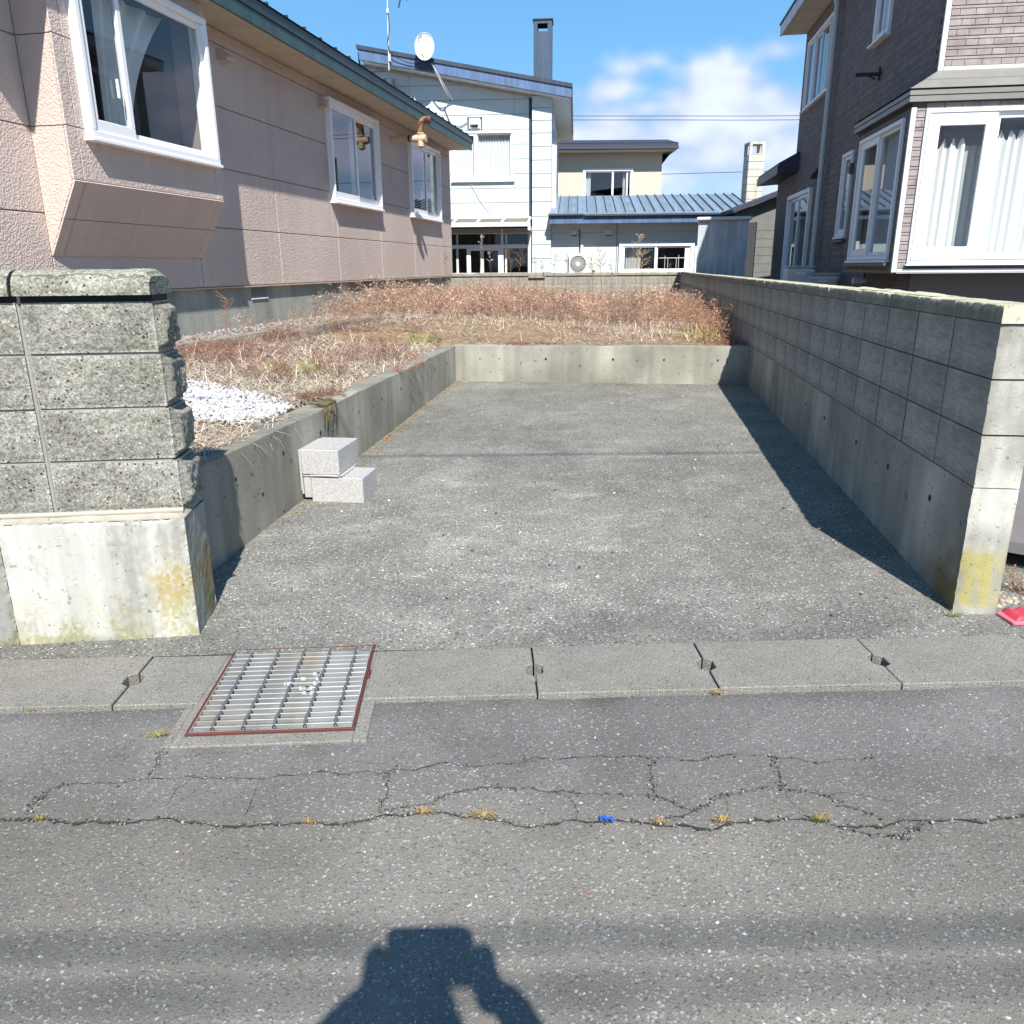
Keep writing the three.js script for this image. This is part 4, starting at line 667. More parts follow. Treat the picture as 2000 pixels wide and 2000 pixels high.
{ // dark red low growth at the wall edges, green moss, tuft hanging over the wall
  const R = rng(71), L = [], low = weedGeo(900, 1, 14, 4, 2.2);
  const patch = (cx, cz, rx, rz, n, c, h0 = 0.05) => { for (let i = 0; i < n; i++) { const a = R() * 6.28, r = Math.sqrt(R()), x = cx + Math.cos(a) * r * rx, z = cz + Math.sin(a) * r * rz; const h = h0 * (0.6 + R() * 0.9), k = 0.8 + R() * 0.5; L.push({ x, y: bankY(x, z) - 0.005, z, sx: h * 1.5, sy: h, sz: h * 1.5, ry: R() * 6, rx: (R() - 0.5), rz: (R() - 0.5), c: mul(c, grey(k)) }); } };
  patch(0.22, -8.78, 0.42, 0.16, 150, [0.62, 0.42, 0.42]); patch(1.1, -8.68, 0.6, 0.10, 70, [0.75, 0.5, 0.5], 0.035); patch(-0.9, -7.2, 0.14, 0.75, 110, [0.75, 0.46, 0.44]); patch(-1.9, -7.0, 0.5, 0.7, 60, [0.6, 0.45, 0.44], 0.08); patch(-2.35, -6.9, 0.3, 0.7, 60, [0.72, 0.52, 0.46], 0.10); patch(-1.25, -5.25, 0.16, 0.25, 90, [0.5, 0.42, 0.28], 0.06); patch(2.3, -8.65, 0.3, 0.2, 40, [0.7, 0.5, 0.4], 0.07);
  many('red_groundcover', low, M.weed, L, 'low dark red creeping plants at the edge of the retaining walls', 'ground cover');
  const G = []; for (let i = 0; i < 170; i++) { const near = i < 110, x = (near ? -1.72 : -0.95) + (R() - 0.5) * (near ? 0.42 : 0.35), z = (near ? -6.35 : -8.95) + (R() - 0.5) * 0.35; G.push({ x, y: bankY(x, z), z, s: 0.05 + R() * 0.05, ry: R() * 6, rx: 0.4 + R() * 0.8, c: [0.24 + R() * 0.12, 0.24 + R() * 0.1, 0.09] }); }
  const tuft = new Geo(); for (let k = 0; k < 7; k++) { const a = k * 0.9; tuft.quad([Math.cos(a) * 0.06, 0, Math.sin(a) * 0.06], [Math.cos(a) * 0.06 + 0.05, 0, Math.sin(a) * 0.06], [Math.cos(a) * 0.35 + 0.02, 0.8 + 0.05 * k, Math.sin(a) * 0.35], [Math.cos(a) * 0.35, 0.8 + 0.05 * k, Math.sin(a) * 0.35]); }
  many('green_moss', tuft, M.straw, G, 'small patches of fresh green grass in the straw', 'grass');
  const hang = new Geo(); for (let k = 0; k < 90; k++) { const s = (R() - 0.5) * 0.20, z = s, l = 0.03 + R() * R() * 0.15; hang.col = mix([0.06, 0.05, 0.03], [0.24, 0.20, 0.10], R()); const y = RT + 0.012; hang.rod([-0.10 + R() * 0.08, y + R() * 0.02, z], [0.006 + R() * 0.012, y + 0.006, z + (R() - 0.5) * 0.03], 0.0022, 0.002, 3, false); hang.rod([0.008, y + 0.004, z], [0.012 + R() * 0.016, y - l, z + 0.05 + (R() - 0.5) * 0.05], 0.002, 0.001, 3, false); }
  const lp = leftP(1.36); solo('hanging_tuft', hang, M.weed, 'tuft of dry grass hanging down over the top of the left retaining wall', 'grass tuft', { pos: [lp[0], 0, lp[1]], turn: -0.136 });
}
// small tufts in the cracks and along the joints
function tuftThing(x, y, z, s, label, c0, c1, seed, group) {
  const R = rng(seed), g = new Geo(); s *= 0.72;
  for (let k = 0; k < 60; k++) { const a = R() * 6.28, l = s * (0.35 + 0.65 * R()), w = 0.0009, o = R() * s * 0.45, dx = Math.cos(a), dz = Math.sin(a), up = 0.35 + R() * 0.6; g.col = mix(c0, c1, R()); const b = [dx * o * 1.8, 0, dz * o * 0.5], m = [b[0] + dx * l * 0.5, l * up * 0.8, b[2] + dz * l * 0.4], e = [b[0] + dx * l, l * up * (0.4 + R() * 0.5), b[2] + dz * l * 0.7]; g.quad([b[0] - dz * w, b[1], b[2] + dx * w], [b[0] + dz * w, b[1], b[2] - dx * w], [m[0] + dz * w, m[1], m[2] - dx * w], [m[0] - dz * w, m[1], m[2] + dx * w]); g.tri([m[0] - dz * w, m[1], m[2] + dx * w], [m[0] + dz * w, m[1], m[2] - dx * w], e); }
  return solo('grass_tuft', g, M.weed, label, 'grass tuft', { pos: [x, y, z], group });
}
{
  const O = [0.26, 0.155, 0.05], P = [0.36, 0.28, 0.13], Gr = [0.20, 0.22, 0.05], gr = 'small dry grass tufts in the road cracks';
  tuftThing(-1.184, 0.004, -1.674, 0.022, 'small orange grass tuft at the left end of the long road crack', O, Gr, 1, gr);
  tuftThing(-0.507, 0.004, -1.651, 0.022, 'tiny tan grass tuft in the long road crack below the steel grating', O, P, 2, gr);
  tuftThing(-0.226, 0.004, -1.683, 0.034, 'brown grass tuft in the road crack just left of the largest tuft', O, P, 3, gr);
  tuftThing(-0.076, 0.004, -1.666, 0.044, 'largest golden grass tuft in the road crack above the shadow', O, P, 4, gr);
  tuftThing(0.357, 0.004, -1.643, 0.026, 'golden grass tuft in the road crack right of the blue scrap', O, P, 5, gr);
  tuftThing(0.511, 0.004, -1.644, 0.032, 'tan grass tuft in the road crack, middle one of the three at the right', O, P, 6, gr);
  tuftThing(0.752, 0.004, -1.646, 0.034, 'yellow brown grass tuft furthest right in the road crack', O, Gr, 7, gr);
  tuftThing(-1.04, 0.002, -2.04, 0.045, 'greenish grass tuft beside the left corner of the grating collar', Gr, P, 8);
  tuftThing(0.652, 0.0, -2.262, 0.03, 'reddish dry tuft at the road edge under the dark notched gutter joint', [0.30, 0.15, 0.08], P, 9);
  tuftThing(1.545, 0.0, -2.305, 0.03, 'pale dry tuft at the road edge near the right side of the frame', P, P, 10);
  tuftThing(-1.499, 0.0, -2.19, 0.02, 'small yellow green tuft at the road edge left of the diagonal gutter joint', Gr, [0.4, 0.42, 0.08], 11);
  tuftThing(-1.175, 0.04, -4.42, 0.05, 'brown leafy tuft at the foot of the granite steps', [0.10, 0.07, 0.03], P, 12);
  tuftThing(1.695, 0.014, -2.80, 0.045, 'green weed at the foot of the right wall corner', [0.12, 0.13, 0.04], [0.38, 0.42, 0.14], 13);
  tuftThing(-0.585, 0.115, -8.62, 0.05, 'bright green tuft in the far corner where the retaining walls meet', [0.16, 0.24, 0.04], [0.34, 0.42, 0.08], 14);
  tuftThing(-0.955, 0.075, -6.15, 0.05, 'dark weed at the foot of the left retaining wall, nearer of the two', [0.10, 0.06, 0.03], O, 15);
  tuftThing(-0.80, 0.09, -7.25, 0.05, 'dark weed at the foot of the left retaining wall, farther of the two', [0.10, 0.08, 0.03], O, 16);
  tuftThing(-1.085, 0.06, -5.2, 0.06, 'dry straw tuft behind the granite steps along the wall foot', P, O, 17);
  solo('plastic_scrap', new Geo().grid(10, 4, (u, v) => [u * 0.034, 0.005 + 0.007 * Math.abs(Math.sin(u * 7 + v * 2)), -v * 0.014 - 0.004 * Math.sin(u * 5)]), M.bluePlastic, 'scrap of bright blue plastic lying in the long road crack', 'scrap', { pos: [0.21, 0.003, -1.642] });
}
{ // litter of small stones and leaves on the slab
  const R = rng(83), L = []; for (let i = 0; i < 90; i++) { const z = -2.8 - Math.pow(R(), 1.3) * 5.6, x = lerp(leftX(z) + 0.2, rightX(z) - 0.1, R()), k = R() < 0.5 ? 0.08 : 0.5; L.push({ x, y: driveY(z) + 0.004, z, s: 0.003 + R() * 0.006, ry: R() * 6, rx: R(), c: [k, k * 0.95, k * 0.88] }); }
  for (let i = 0; i < 160; i++) { const s = 0.4 + R() * 4.9, p = leftP(s); L.push({ x: p[0] + 0.02 + R() * R() * 0.10, y: driveY(p[1]) + 0.004, z: p[1], s: 0.004 + R() * 0.007, ry: R() * 6, rx: R(), c: [0.16 + R() * 0.2, 0.12 + R() * 0.12, 0.06] }); }
  for (let i = 0; i < 90; i++) { const x = lerp(-0.5, 2.4, R()), z = frontZ(x) + 0.03 + R() * R() * 0.08; L.push({ x, y: driveY(z) + 0.004, z, s: 0.004 + R() * 0.006, ry: R() * 6, rx: R(), c: [0.14 + R() * 0.2, 0.12 + R() * 0.1, 0.06] }); }
  for (let i = 0; i < 110; i++) { L.push({ x: 1.9 + R() * 0.45, y: 0.016, z: -2.86 - R() * 0.3, s: 0.004 + R() * 0.012, ry: R() * 6, rx: R(), c: [0.3 + R() * 0.2, 0.28 + R() * 0.15, 0.22 + R() * 0.1] }); }
  many('grit', pebble(9), M.stone, L, 'loose grit and leaf crumbs along the wall feet of the driveway', 'grit');
}
// tall dry stalks standing above the lot
{
  const S = [[-1.05, -14.0, 0.92, 'thin dry stalk by the corner of the pink house in front of the sunroom'], [-0.52, -14.0, 1.22, 'tall dry stalk with a pale head reaching the upper sunroom panes'], [-0.30, -13.6, 0.95, 'dry stalk with white seed tufts before the middle sunroom pane'], [0.03, -14.0, 1.02, 'dense feathery dry plant before the right sunroom pane, left stem'], [0.13, -14.1, 1.06, 'dense feathery dry plant before the right sunroom pane, right stem'], [0.47, -14.0, 0.98, 'thin dark stalk in front of the white chimney tower, leftmost there'], [0.60, -14.2, 0.90, 'thin dark stalk in front of the white chimney tower near its middle'], [0.70, -13.8, 1.0, 'thin dark stalk at the right edge of the white chimney tower'], [0.94, -14.0, 1.0, 'dry stalk with a leafy tip left of the air conditioner'], [1.42, -14.1, 1.02, 'spreading dry grass head just right of the air conditioner'], [1.56, -14.0, 1.08, 'spreading dry grass head farther right of the air conditioner'], [1.70, -13.9, 0.85, 'short dry stalk left of the annex window'], [2.10, -14.0, 1.30, 'tallest dry stalk with a tan head above the annex window'], [2.24, -14.1, 1.05, 'tan feathery head before the left annex pane'], [2.64, -14.0, 0.86, 'small dry stalk before the right annex pane'], [-1.95, -9.2, 0.34, 'russet weed standing against the pink house footing'], [-2.65, -7.6, 0.42, 'bushy russet weed against the shaded house footing, nearest the pillar']];
  S.forEach(([x, z, h, label], i) => {
    const R = rng(500 + i), y = bankY(x, z) - 0.02, big = /feathery|dense|spreading|bushy|tan head/.test(label);
    const t = thing('tall_weed', label, 'dry weed', { pos: [x, y, z], group: 'tall dry stalks standing over the lot' });
    const lx = (R() - 0.5) * 0.16, lz = (R() - 0.5) * 0.2, g = new Geo(), at = (k) => [lx * k * k, h * k, lz * k * k];
    const thin = h < 0.5 ? 0.6 : 1;
    for (let k = 0; k < 8; k++) g.rod(at(k / 8), at((k + 1) / 8), (0.0052 - k * 0.0004) * thin, (0.0049 - k * 0.0004) * thin, 4, false);
    part(t, 'stem', g, M.stem);
    const s = new Geo(), n = big ? 34 : 12, from = h < 0.5 ? 0.25 : big ? 0.66 : 0.8;
    for (let k = 0; k < n; k++) {
      const q = at(from + (1 - from) * R()), a = R() * 6.28, l = (h < 0.5 ? 0.09 : big ? 0.15 : 0.07) * (0.4 + R()), e = [q[0] + Math.cos(a) * l * 0.8, q[1] + l * (0.2 + R() * 0.7), q[2] + Math.sin(a) * l * 0.5];
      const pale = i === 12 || i === 13 ? [0.66, 0.50, 0.28] : i === 1 || i === 2 ? [0.66, 0.60, 0.48] : i > 14 ? [0.44, 0.24, 0.16] : [0.22, 0.15, 0.09]; s.col = mul(pale, grey(0.7 + R() * 0.5));
      s.rod(q, e, 0.002, 0.0013, 3, false);
      for (let w = 0; w < (h < 0.5 ? 3 : 5); w++) { const u = 0.35 + 0.65 * R(), p = [lerp(q[0], e[0], u), lerp(q[1], e[1], u), lerp(q[2], e[2], u)], r = (h < 0.5 ? 0.005 : 0.008) * (0.4 + R()), b = R() * 6.28; s.quad([p[0] - r * Math.cos(b), p[1] - r * Math.sin(b), p[2]], [p[0] + r * 0.4 * Math.sin(b), p[1] - r * 0.4 * Math.cos(b), p[2] + r * 0.4], [p[0] + r * Math.cos(b), p[1] + r * Math.sin(b), p[2]], [p[0] - r * 0.4 * Math.sin(b), p[1] + r * 0.4 * Math.cos(b), p[2] - r * 0.4]); }
    }
    part(t, 'seed_head', s, M.weed);
  });
}

// ================= pink house on the left =================
// panels of a wall [x0,x1,y0,y1] cut round the openings, one mesh each
function panelWall(parent, name, xs, ys, holes, z, th, gap, mat, clip) {
  for (let i = 0; i < xs.length - 1; i++) for (let j = 0; j < ys.length - 1; j++) {
    const R = minus([xs[i] + gap / 2, xs[i + 1] - gap / 2, ys[j] + gap / 2, ys[j + 1] - gap / 2], holes); if (!R.length) continue;
    const g = new Geo(); for (const r of R) if (r[1] - r[0] > 0.004 && r[3] - r[2] > 0.004) g.cbox(r[0], r[1], r[2], r[3], z - th, z, 0.004); if (g.p.length) part(parent, name, g, Array.isArray(mat) ? mat[(i * 7 + j * 3) % mat.length] : mat);
  }
}
{
  const t = thing('pink_house', 'single storey pink stucco house with a green roof edge and a bay window, left', 'house', { pos: [-3.298, 0, -8.074], turn: 1.3806 });
  const E = 10.67, S0 = -2.45, ys = [1.125, 1.733, 2.341, 2.949, 3.557, 3.70], xs = [S0, -1.535, 0.565, 2.37, 4.24, 6.09, 7.93, 9.80, E];
  const W1 = [4.07, 6.04, 2.22, 3.555], W2 = [7.72, 9.66, 2.225, 3.55], BW = [-1.33, 0.515, 2.29, 3.55];
  const holes = [W1, W2, [-1.50, 0.56, 1.95, 3.69]];
  panelWall(t, 'wall_panel', xs, ys, holes, 0, 0.03, 0.010, M.pink);
  const w = new Geo(); for (const r of minus([S0, E, 1.12, 3.75], holes)) w.box(r[0], r[1], r[2], r[3], -0.13, -0.012);
  w.box(S0, E, 1.12, 3.75, -6.6, -6.5).box(E - 0.1, E - 0.002, 1.12, 3.75, -6.5, -0.13).box(S0 + 0.002, S0 + 0.1, 1.12, 3.75, -6.5, -0.13);
  part(t, 'wall', w, M.pinkJoint);
  panelWall(t, 'gable_panel', [S0, S0 + 0.01], [1.125, 1.733, 2.341, 2.949, 3.557, 3.7], [], -0.002, 6.4, 0.01, M.pink);
  const fo = new Geo().box(S0 + 0.03, E - 0.03, -0.2, 1.122, -6.4, -0.045); part(t, 'foundation', fo, M.found);
  part(t, 'drip_edge', new Geo().box(S0, E, 1.108, 1.122, -0.04, 0.006), M.beige);
  for (const [a, b, y] of [[1.62, 2.0, 0.98], [5.30, 5.74, 0.98], [9.0, 9.3, 0.985]]) { const v = part(t, 'foundation_vent', new Geo().box(a, b, y, y + 0.128, -0.05, -0.043), M.ventGrey); part(v, 'vent_sill', new Geo().box(a - 0.01, b + 0.01, y - 0.014, y - 0.001, -0.05, -0.03), M.frame); }
  // windows
  const cur = (x0, x1, y0, y1, z, f, s) => [curtainGeo(x0, x1, y0, y1, z, f, 0.02, s), M.curtain];
  windowAt(t, { x0: W1[0], x1: W1[1], y0: W1[2], y1: W1[3], z: 0, proud: 0.08, sashes: [[0, 0.51, 0.0, 0.05, 0.05, 0.09, 0.09], [0.49, 1, -0.035, 0.05, 0.05, 0.09, 0.09]], glass: M.glassRefl, sill: 0.02, room: M.roomDark, depth: 1.5, curtains: [cur(5.72, 5.98, 2.27, 3.5, -0.3, 4, 3)] });
  windowAt(t, { x0: W2[0], x1: W2[1], y0: W2[2], y1: W2[3], z: 0, proud: 0.08, sashes: [[0, 0.51, 0.0, 0.05, 0.05, 0.09, 0.09], [0.49, 1, -0.035, 0.05, 0.05, 0.06, 0.06]], glass: M.glassRefl, sill: 0.02, room: M.roomDark, depth: 1.5, curtains: [cur(7.78, 8.1, 2.27, 3.5, -0.12, 5, 7), [new Geo().box(8.75, 9.62, 2.27, 2.75, -0.10, -0.09).build(), M.blind]] });
  // bay
  const O = 0.30, b0 = -1.54, b1 = 0.61, by = 1.965, yb = 1.425, bay = part(t, 'bay', (() => { const g = new Geo(); for (const r of minus([b0 + 0.021, b1 - 0.021, by, 3.70], [BW])) g.box(r[0], r[1], r[2], r[3], O - 0.10, O - 0.018); g.box(b0 + 0.02, b0 + 0.1, by, 3.7, -0.01, O - 0.1).box(b1 - 0.1, b1 - 0.02, by, 3.7, -0.01, O - 0.1).box(b0 + 0.1, b1 - 0.1, by, by + 0.08, -0.01, O - 0.1); return g; })(), M.pinkJoint);
  for (const [xa, xb] of [[b0, b0 + 0.115], [b0 + 0.121, b1 - 0.121], [b1 - 0.115, b1]]) for (const [ya, yc] of [[by + 0.006, 2.341], [2.347, 2.95], [2.956, 3.70]]) { const R = minus([xa, xb, ya, yc], [BW]); const g = new Geo(); for (const r of R) g.cbox(r[0], r[1], r[2], r[3], O - 0.018, O, 0.004); if (g.p.length) part(bay, 'bay_panel', g, M.pink); }
  for (const [x0, x1] of [[b0, b0 + 0.02], [b1 - 0.02, b1]]) { // cheeks with the wedge below
    for (const [za, zb, ya, yc] of [[0, O - 0.02, 2.345, 2.946], [0, O - 0.02, 2.952, 3.70]]) part(bay, 'cheek_panel', new Geo().cbox(x0, x1, ya, yc, za, zb, 0.003), M.pink);
    const g = new Geo(), P = [[0, yb], [0, 2.339], [O - 0.02, 2.339], [O - 0.02, by - 0.03]]; for (const x of [x0, x1]) g.out(P.map((q) => [x, q[1], q[0]]), (x0 + x1) / 2, 2, 0.1); for (let i = 0; i < 4; i++) { const a = P[i], b = P[(i + 1) % 4]; g.out([[x0, a[1], a[0]], [x1, a[1], a[0]], [x1, b[1], b[0]], [x0, b[1], b[0]]], (x0 + x1) / 2, 2, 0.1); } part(bay, 'cheek_panel', g, M.pink);
  }
  { // sloping underside in two boards with strips at the ends
    const at = (k, o) => [lerp(yb, by, k) - o * 0.5, lerp(0, O, k) + o * 0.86];
    const slab = (x0, x1, k0, k1) => { const g = new Geo(), q = [at(k0, 0.012), at(k1, 0.012), at(k1, -0.01), at(k0, -0.01)]; for (const x of [x0, x1]) g.out(q.map((e) => [x, e[0], e[1]]), (x0 + x1) / 2, q[0][0] / 2 + q[2][0] / 2, q[0][1] / 2 + q[2][1] / 2); for (let i = 0; i < 4; i++) { const a = q[i], b = q[(i + 1) % 4]; g.out([[x0, ...a], [x1, ...a], [x1, ...b], [x0, ...b]], (x0 + x1) / 2, q[0][0] / 2 + q[2][0] / 2, q[0][1] / 2 + q[2][1] / 2); } return g; };
    for (const [xa, xb] of [[b0, b0 + 0.115], [b0 + 0.121, b1 - 0.121], [b1 - 0.115, b1]]) for (const [k0, k1] of [[0.0, 0.495], [0.505, 1.0]]) part(bay, 'underside_board', slab(xa, xb, k0, k1), M.pink);
  }
  windowAt(t, { x0: BW[0], x1: BW[1], y0: BW[2], y1: BW[3], z: O, proud: 0.07, back: 0.1, fw: 0.05, sashes: [[0, 0.29, 0.012, 0.055, 0.055, 0.06, 0.085], [0.275, 1, -0.02, 0.05, 0.05, 0.055, 0.05]], glass: M.glass, sill: 0.012, k: 0.03, depth: 1.9, room: M.room,
    curtains: [[new Geo().grid(20, 14, (u, v) => { const y = lerp(2.3, 3.5, v), w = lerp(0.25, 0.75, v * v); return [-0.70 + u * w * 1.25 - 0.05 * (1 - v), y, 0.06 + 0.03 * Math.sin(u * 20)]; }).build(), M.curtain], [new Geo().box(-1.3, -0.9, 2.3, 2.75, -0.6, -0.3).build(), M.room]] });
  part(t, 'window_handle', new Geo().cbox(-0.955, -0.935, 2.62, 2.76, O + 0.055, O + 0.075, 0.004), M.frame);
  // eave
  part(t, 'soffit', new Geo().box(-2.76, E + 0.03, 3.702, 3.722, -0.02, 0.463), M.soffit);
  part(t, 'fascia', new Geo().cbox(-2.77, E + 0.035, 3.680, 3.815, 0.464, 0.492, 0.004), M.green);
  part(t, 'fascia_cap', new Geo().cbox(-2.78, E + 0.04, 3.817, 3.925, 0.464, 0.505, 0.004), M.greenDark);
  const ro = new Geo(), pitch = 0.30, zz = 0.525, zr = -3.2, yr = 3.94 + (zz - zr) * pitch; ro.out([[-2.8, 3.93, zz], [E + 0.05, 3.93, zz], [E + 0.05, yr, zr], [-2.8, yr, zr]], 4, 0, zr); ro.out([[-2.8, yr, zr], [E + 0.05, yr, zr], [E + 0.05, 3.93, -7], [-2.8, 3.93, -7]], 4, 0, zr); for (const x of [-2.8, E + 0.05]) ro.out([[x, 3.93, zz], [x, 3.70, zz - 0.06], [x, 3.70, -7], [x, 3.93, -7], [x, yr, zr]], 4, 4, zr); ro.out([[-2.8, 3.927, zz], [E + 0.05, 3.927, zz], [E + 0.05, 3.927, 0.46], [-2.8, 3.927, 0.46]], 4, 5, 0); ro.quad([-2.8, 3.72, -6.9], [E, 3.72, -6.9], [E, 3.74, 0.4], [-2.8, 3.74, 0.4]);
  const roof = part(t, 'roof', ro, M.greenDark);
  for (let x = -2.6; x < E; x += 0.455) part(roof, 'seam', new Geo().cbox(x, x + 0.03, 3.925, 3.955, 0.30, 0.532, 0.006), M.greenDark);
  // hoods on the wall
  const hood = (x, y, s) => { const g = new Geo(), P = [[0.0, y], [0.0, y + 0.11 * s], [0.03, y + 0.11 * s], [0.12 * s, y + 0.03], [0.12 * s, y]]; for (const e of [x, x + 0.16 * s]) g.out(P.map((q) => [e, q[1], q[0]]), x + 0.08, y + 0.04, 0.04); for (let i = 0; i < 5; i++) { const a = P[i], b = P[(i + 1) % 5]; g.out([[x, a[1], a[0]], [x + 0.16 * s, a[1], a[0]], [x + 0.16 * s, b[1], b[0]], [x, b[1], b[0]]], x + 0.08, y + 0.04, 0.04); } return g; };
  part(t, 'vent_hood', hood(1.30, 3.40, 1), M.pink); part(t, 'vent_hood', hood(3.88, 3.42, 0.8), M.pink); part(t, 'vent_hood', hood(7.34, 3.41, 0.7), M.pink);
  part(t, 'vent_pipe', new Geo().rod([3.84, 3.39, 0], [3.84, 3.39, 0.14], 0.02), M.beige);
  // stove pipe
  const fl = part(t, 'stove_pipe', new Geo().rod([6.80, 3.385, -0.05], [6.82, 3.385, 0.60], 0.052, 0.052, 14), M.beige, 'beige stove pipe with a rusty bent top');
  part(fl, 'pipe_tee', new Geo().rod([6.82, 3.385, 0.44], [6.82, 3.385, 0.625], 0.062, 0.062, 14).rod([6.82, 3.26, 0.53], [6.82, 3.46, 0.53], 0.056, 0.056, 14).rod([6.82, 3.24, 0.53], [6.82, 3.262, 0.53], 0.03, 0.06, 10).rod([6.82, 3.455, 0.53], [6.82, 3.475, 0.53], 0.066, 0.066, 14), M.beige);
  part(fl, 'pipe_elbow', new Geo().tube([[6.82, 3.45, 0.53], [6.82, 3.56, 0.53], [6.825, 3.63, 0.545], [6.84, 3.675, 0.60], [6.86, 3.67, 0.67]], 0.055, 24, 14).rod([6.858, 3.672, 0.655], [6.864, 3.668, 0.695], 0.064, 0.064, 14), M.rust);
  part(fl, 'pipe_strap', new Geo().rod([6.77, 3.385, 0.33], [6.772, 3.385, 0.36], 0.058, 0.058, 12), M.rust);
}

// ================= white two storey house behind the lot =================
function sidingWall(parent, name, x0, x1, y0, y1, pitch, holes, z, xs, clip, mat) { // boards with shadow gaps, cut at the openings; clip(x) is the top
  for (let y = y0; y < y1 - 0.01; y += pitch) for (let i = 0; i < xs.length - 1; i++) {
    const a = xs[i] + 0.004, b = xs[i + 1] - 0.004, R = minus([a, b, y + 0.006, Math.min(y + pitch, y1) - 0.006], holes), g = new Geo();
    for (const r of R) {
      if (r[1] - r[0] < 0.01 || r[3] - r[2] < 0.01) continue;
      if (!clip) { g.cbox(r[0], r[1], r[2], r[3], z - 0.016, z, 0.003); continue; }
      const ta = clip(r[0]), tb = clip(r[1]), ya = Math.min(r[3], ta), yb = Math.min(r[3], tb); if (ya <= r[2] && yb <= r[2]) continue;
      let P = [[r[0], r[2]], [r[1], r[2]], [r[1], r[3]], [r[0], r[3]]]; // clip polygon under the roof line
      const f = (p) => clip(p[0]) - p[1], Q = []; for (let k = 0; k < 4; k++) { const p = P[k], q = P[(k + 1) % 4], fp = f(p), fq = f(q); if (fp >= 0) Q.push(p); if ((fp >= 0) !== (fq >= 0)) { const s = fp / (fp - fq); Q.push([lerp(p[0], q[0], s), lerp(p[1], q[1], s)]); } }
      if (Q.length > 2) g.out(Q.map((p) => [p[0], p[1], z]), (r[0] + r[1]) / 2, r[2], z - 1);
    }
    if (g.p.length) part(parent, name, g, mat);
  }
}
{
  const t = thing('white_house', 'white two storey house with blue roof edges, a satellite dish and a metal chimney', 'house', { pos: [0, 0, -22.5], turn: -0.079 });
  const roofY = (x) => 5.48 - (x - 0.58) * 0.184; // soffit line of the gable
  const WIN = [-1.51, 0.115, 3.47, 4.655], SUN2 = [-1.9, 0.5, 0.4, 2.56];
  const holes = [WIN, SUN2];
  const back = new Geo(); for (const r of minus([-5.2, 1.10, 0.2, 5.2], holes)) back.box(r[0], r[1], r[2], r[3], -0.16, -0.017);
  back.out([[-5.2, 5.2, -0.017], [1.1, 5.2, -0.017], [1.1, roofY(1.1), -0.017], [-5.2, roofY(-5.2), -0.017]], -2, 5.4, -3);
  back.out([[1.1, 0.2, -0.02], [1.1, 0.2, -7], [1.1, 5.4, -7], [1.1, 5.4, -0.02]], -2, 3, -3); back.box(-5.2, 1.09, 0.2, 5.2, -7, -6.9);
  part(t, 'wall', back, M.sidingJoint);
  sidingWall(t, 'siding_board', -5.2, 0.51, 2.58, 6.9, 0.352, holes, 0, [-5.2, -2.56, 0.135, 0.515], roofY, M.siding);
  sidingWall(t, 'siding_board', -5.2, 0.51, 0.4, 2.58, 0.352, holes, 0, [-5.2, -2.56, 0.135, 0.515], null, M.siding);
  part(t, 'dark_strip', new Geo().box(0.518, 0.60, 0.4, 5.44, -0.03, -0.006), M.navy);
  part(t, 'ledge', new Geo().cbox(-5.2, 0.52, 2.575, 2.60, -0.02, 0.03, 0.004), M.white);
  // chimney tower
  const tw = part(t, 'chimney_tower', new Geo().box(0.615, 1.092, 0.3, 5.46, -0.5, 0.145), M.sidingJoint);
  const rows = [0.4, 0.79, 1.15, 1.51, 1.86, 2.22, 2.57, 2.925, 3.275, 3.60, 3.93, 4.255, 4.565, 4.86, 5.15, 5.44]; for (let i = 0; i < rows.length - 1; i++) part(tw, 'siding_board', new Geo().cbox(0.605, 1.102, rows[i] + 0.007, rows[i + 1] - 0.007, -0.4, 0.16, 0.004), M.siding);
  const mc = part(t, 'metal_chimney', (() => { const g = new Geo(), x0 = 0.635, x1 = 1.095, z0 = -0.42, z1 = 0.06; for (const r of minus([x0, x1, 5.3, 7.13], [[0.735, 0.985, 6.885, 7.06]])) { g.box(r[0], r[1], r[2], r[3], z1 - 0.03, z1); g.box(r[0], r[1], r[2], r[3], z0, z0 + 0.03); } g.box(x0, x0 + 0.03, 5.3, 7.13, z0 + 0.03, z1 - 0.03).box(x1 - 0.03, x1, 5.3, 7.13, z0 + 0.03, z1 - 0.03).box(x0, x1, 6.80, 6.84, z0 + 0.03, z1 - 0.03); return g; })(), M.flueBlue, 'tall narrow blue grey metal chimney with an open top window');
  part(mc, 'chimney_cap', new Geo().cbox(0.61, 1.12, 7.131, 7.165, -0.45, 0.085, 0.006), M.blueDark);
  // roof
  const up = (x) => roofY(x), RZ = 0.5, prism = (x0, x1, lo, hi, z0, z1) => { const g = new Geo(), q = [[x0, lo(x0)], [x1, lo(x1)], [x1, hi(x1)], [x0, hi(x0)]], c = [(x0 + x1) / 2, (lo(x0) + hi(x1)) / 2, (z0 + z1) / 2]; for (const z of [z0, z1]) g.out(q.map((p) => [...p, z]), ...c); for (let i = 0; i < 4; i++) { const a = q[i], b = q[(i + 1) % 4]; g.out([[...a, z0], [...b, z0], [...b, z1], [...a, z1]], ...c); } return g; };
  part(t, 'roof', prism(-3.75, 1.62, (x) => up(x) + 0.24, (x) => up(x) + 0.33, -7.0, RZ + 0.03), M.blueDark);
  part(t, 'barge_board', prism(-3.70, 1.60, (x) => up(x) + 0.015, (x) => up(x) + 0.238, RZ - 0.04, RZ), M.blue);
  part(t, 'soffit', prism(-3.68, 1.58, (x) => up(x) - 0.005, (x) => up(x) + 0.012, -6.9, RZ - 0.042), M.white);
  part(t, 'eave_board', new Geo().box(1.585, 1.615, 5.285, 5.53, -6.95, RZ - 0.045), M.blueDark);
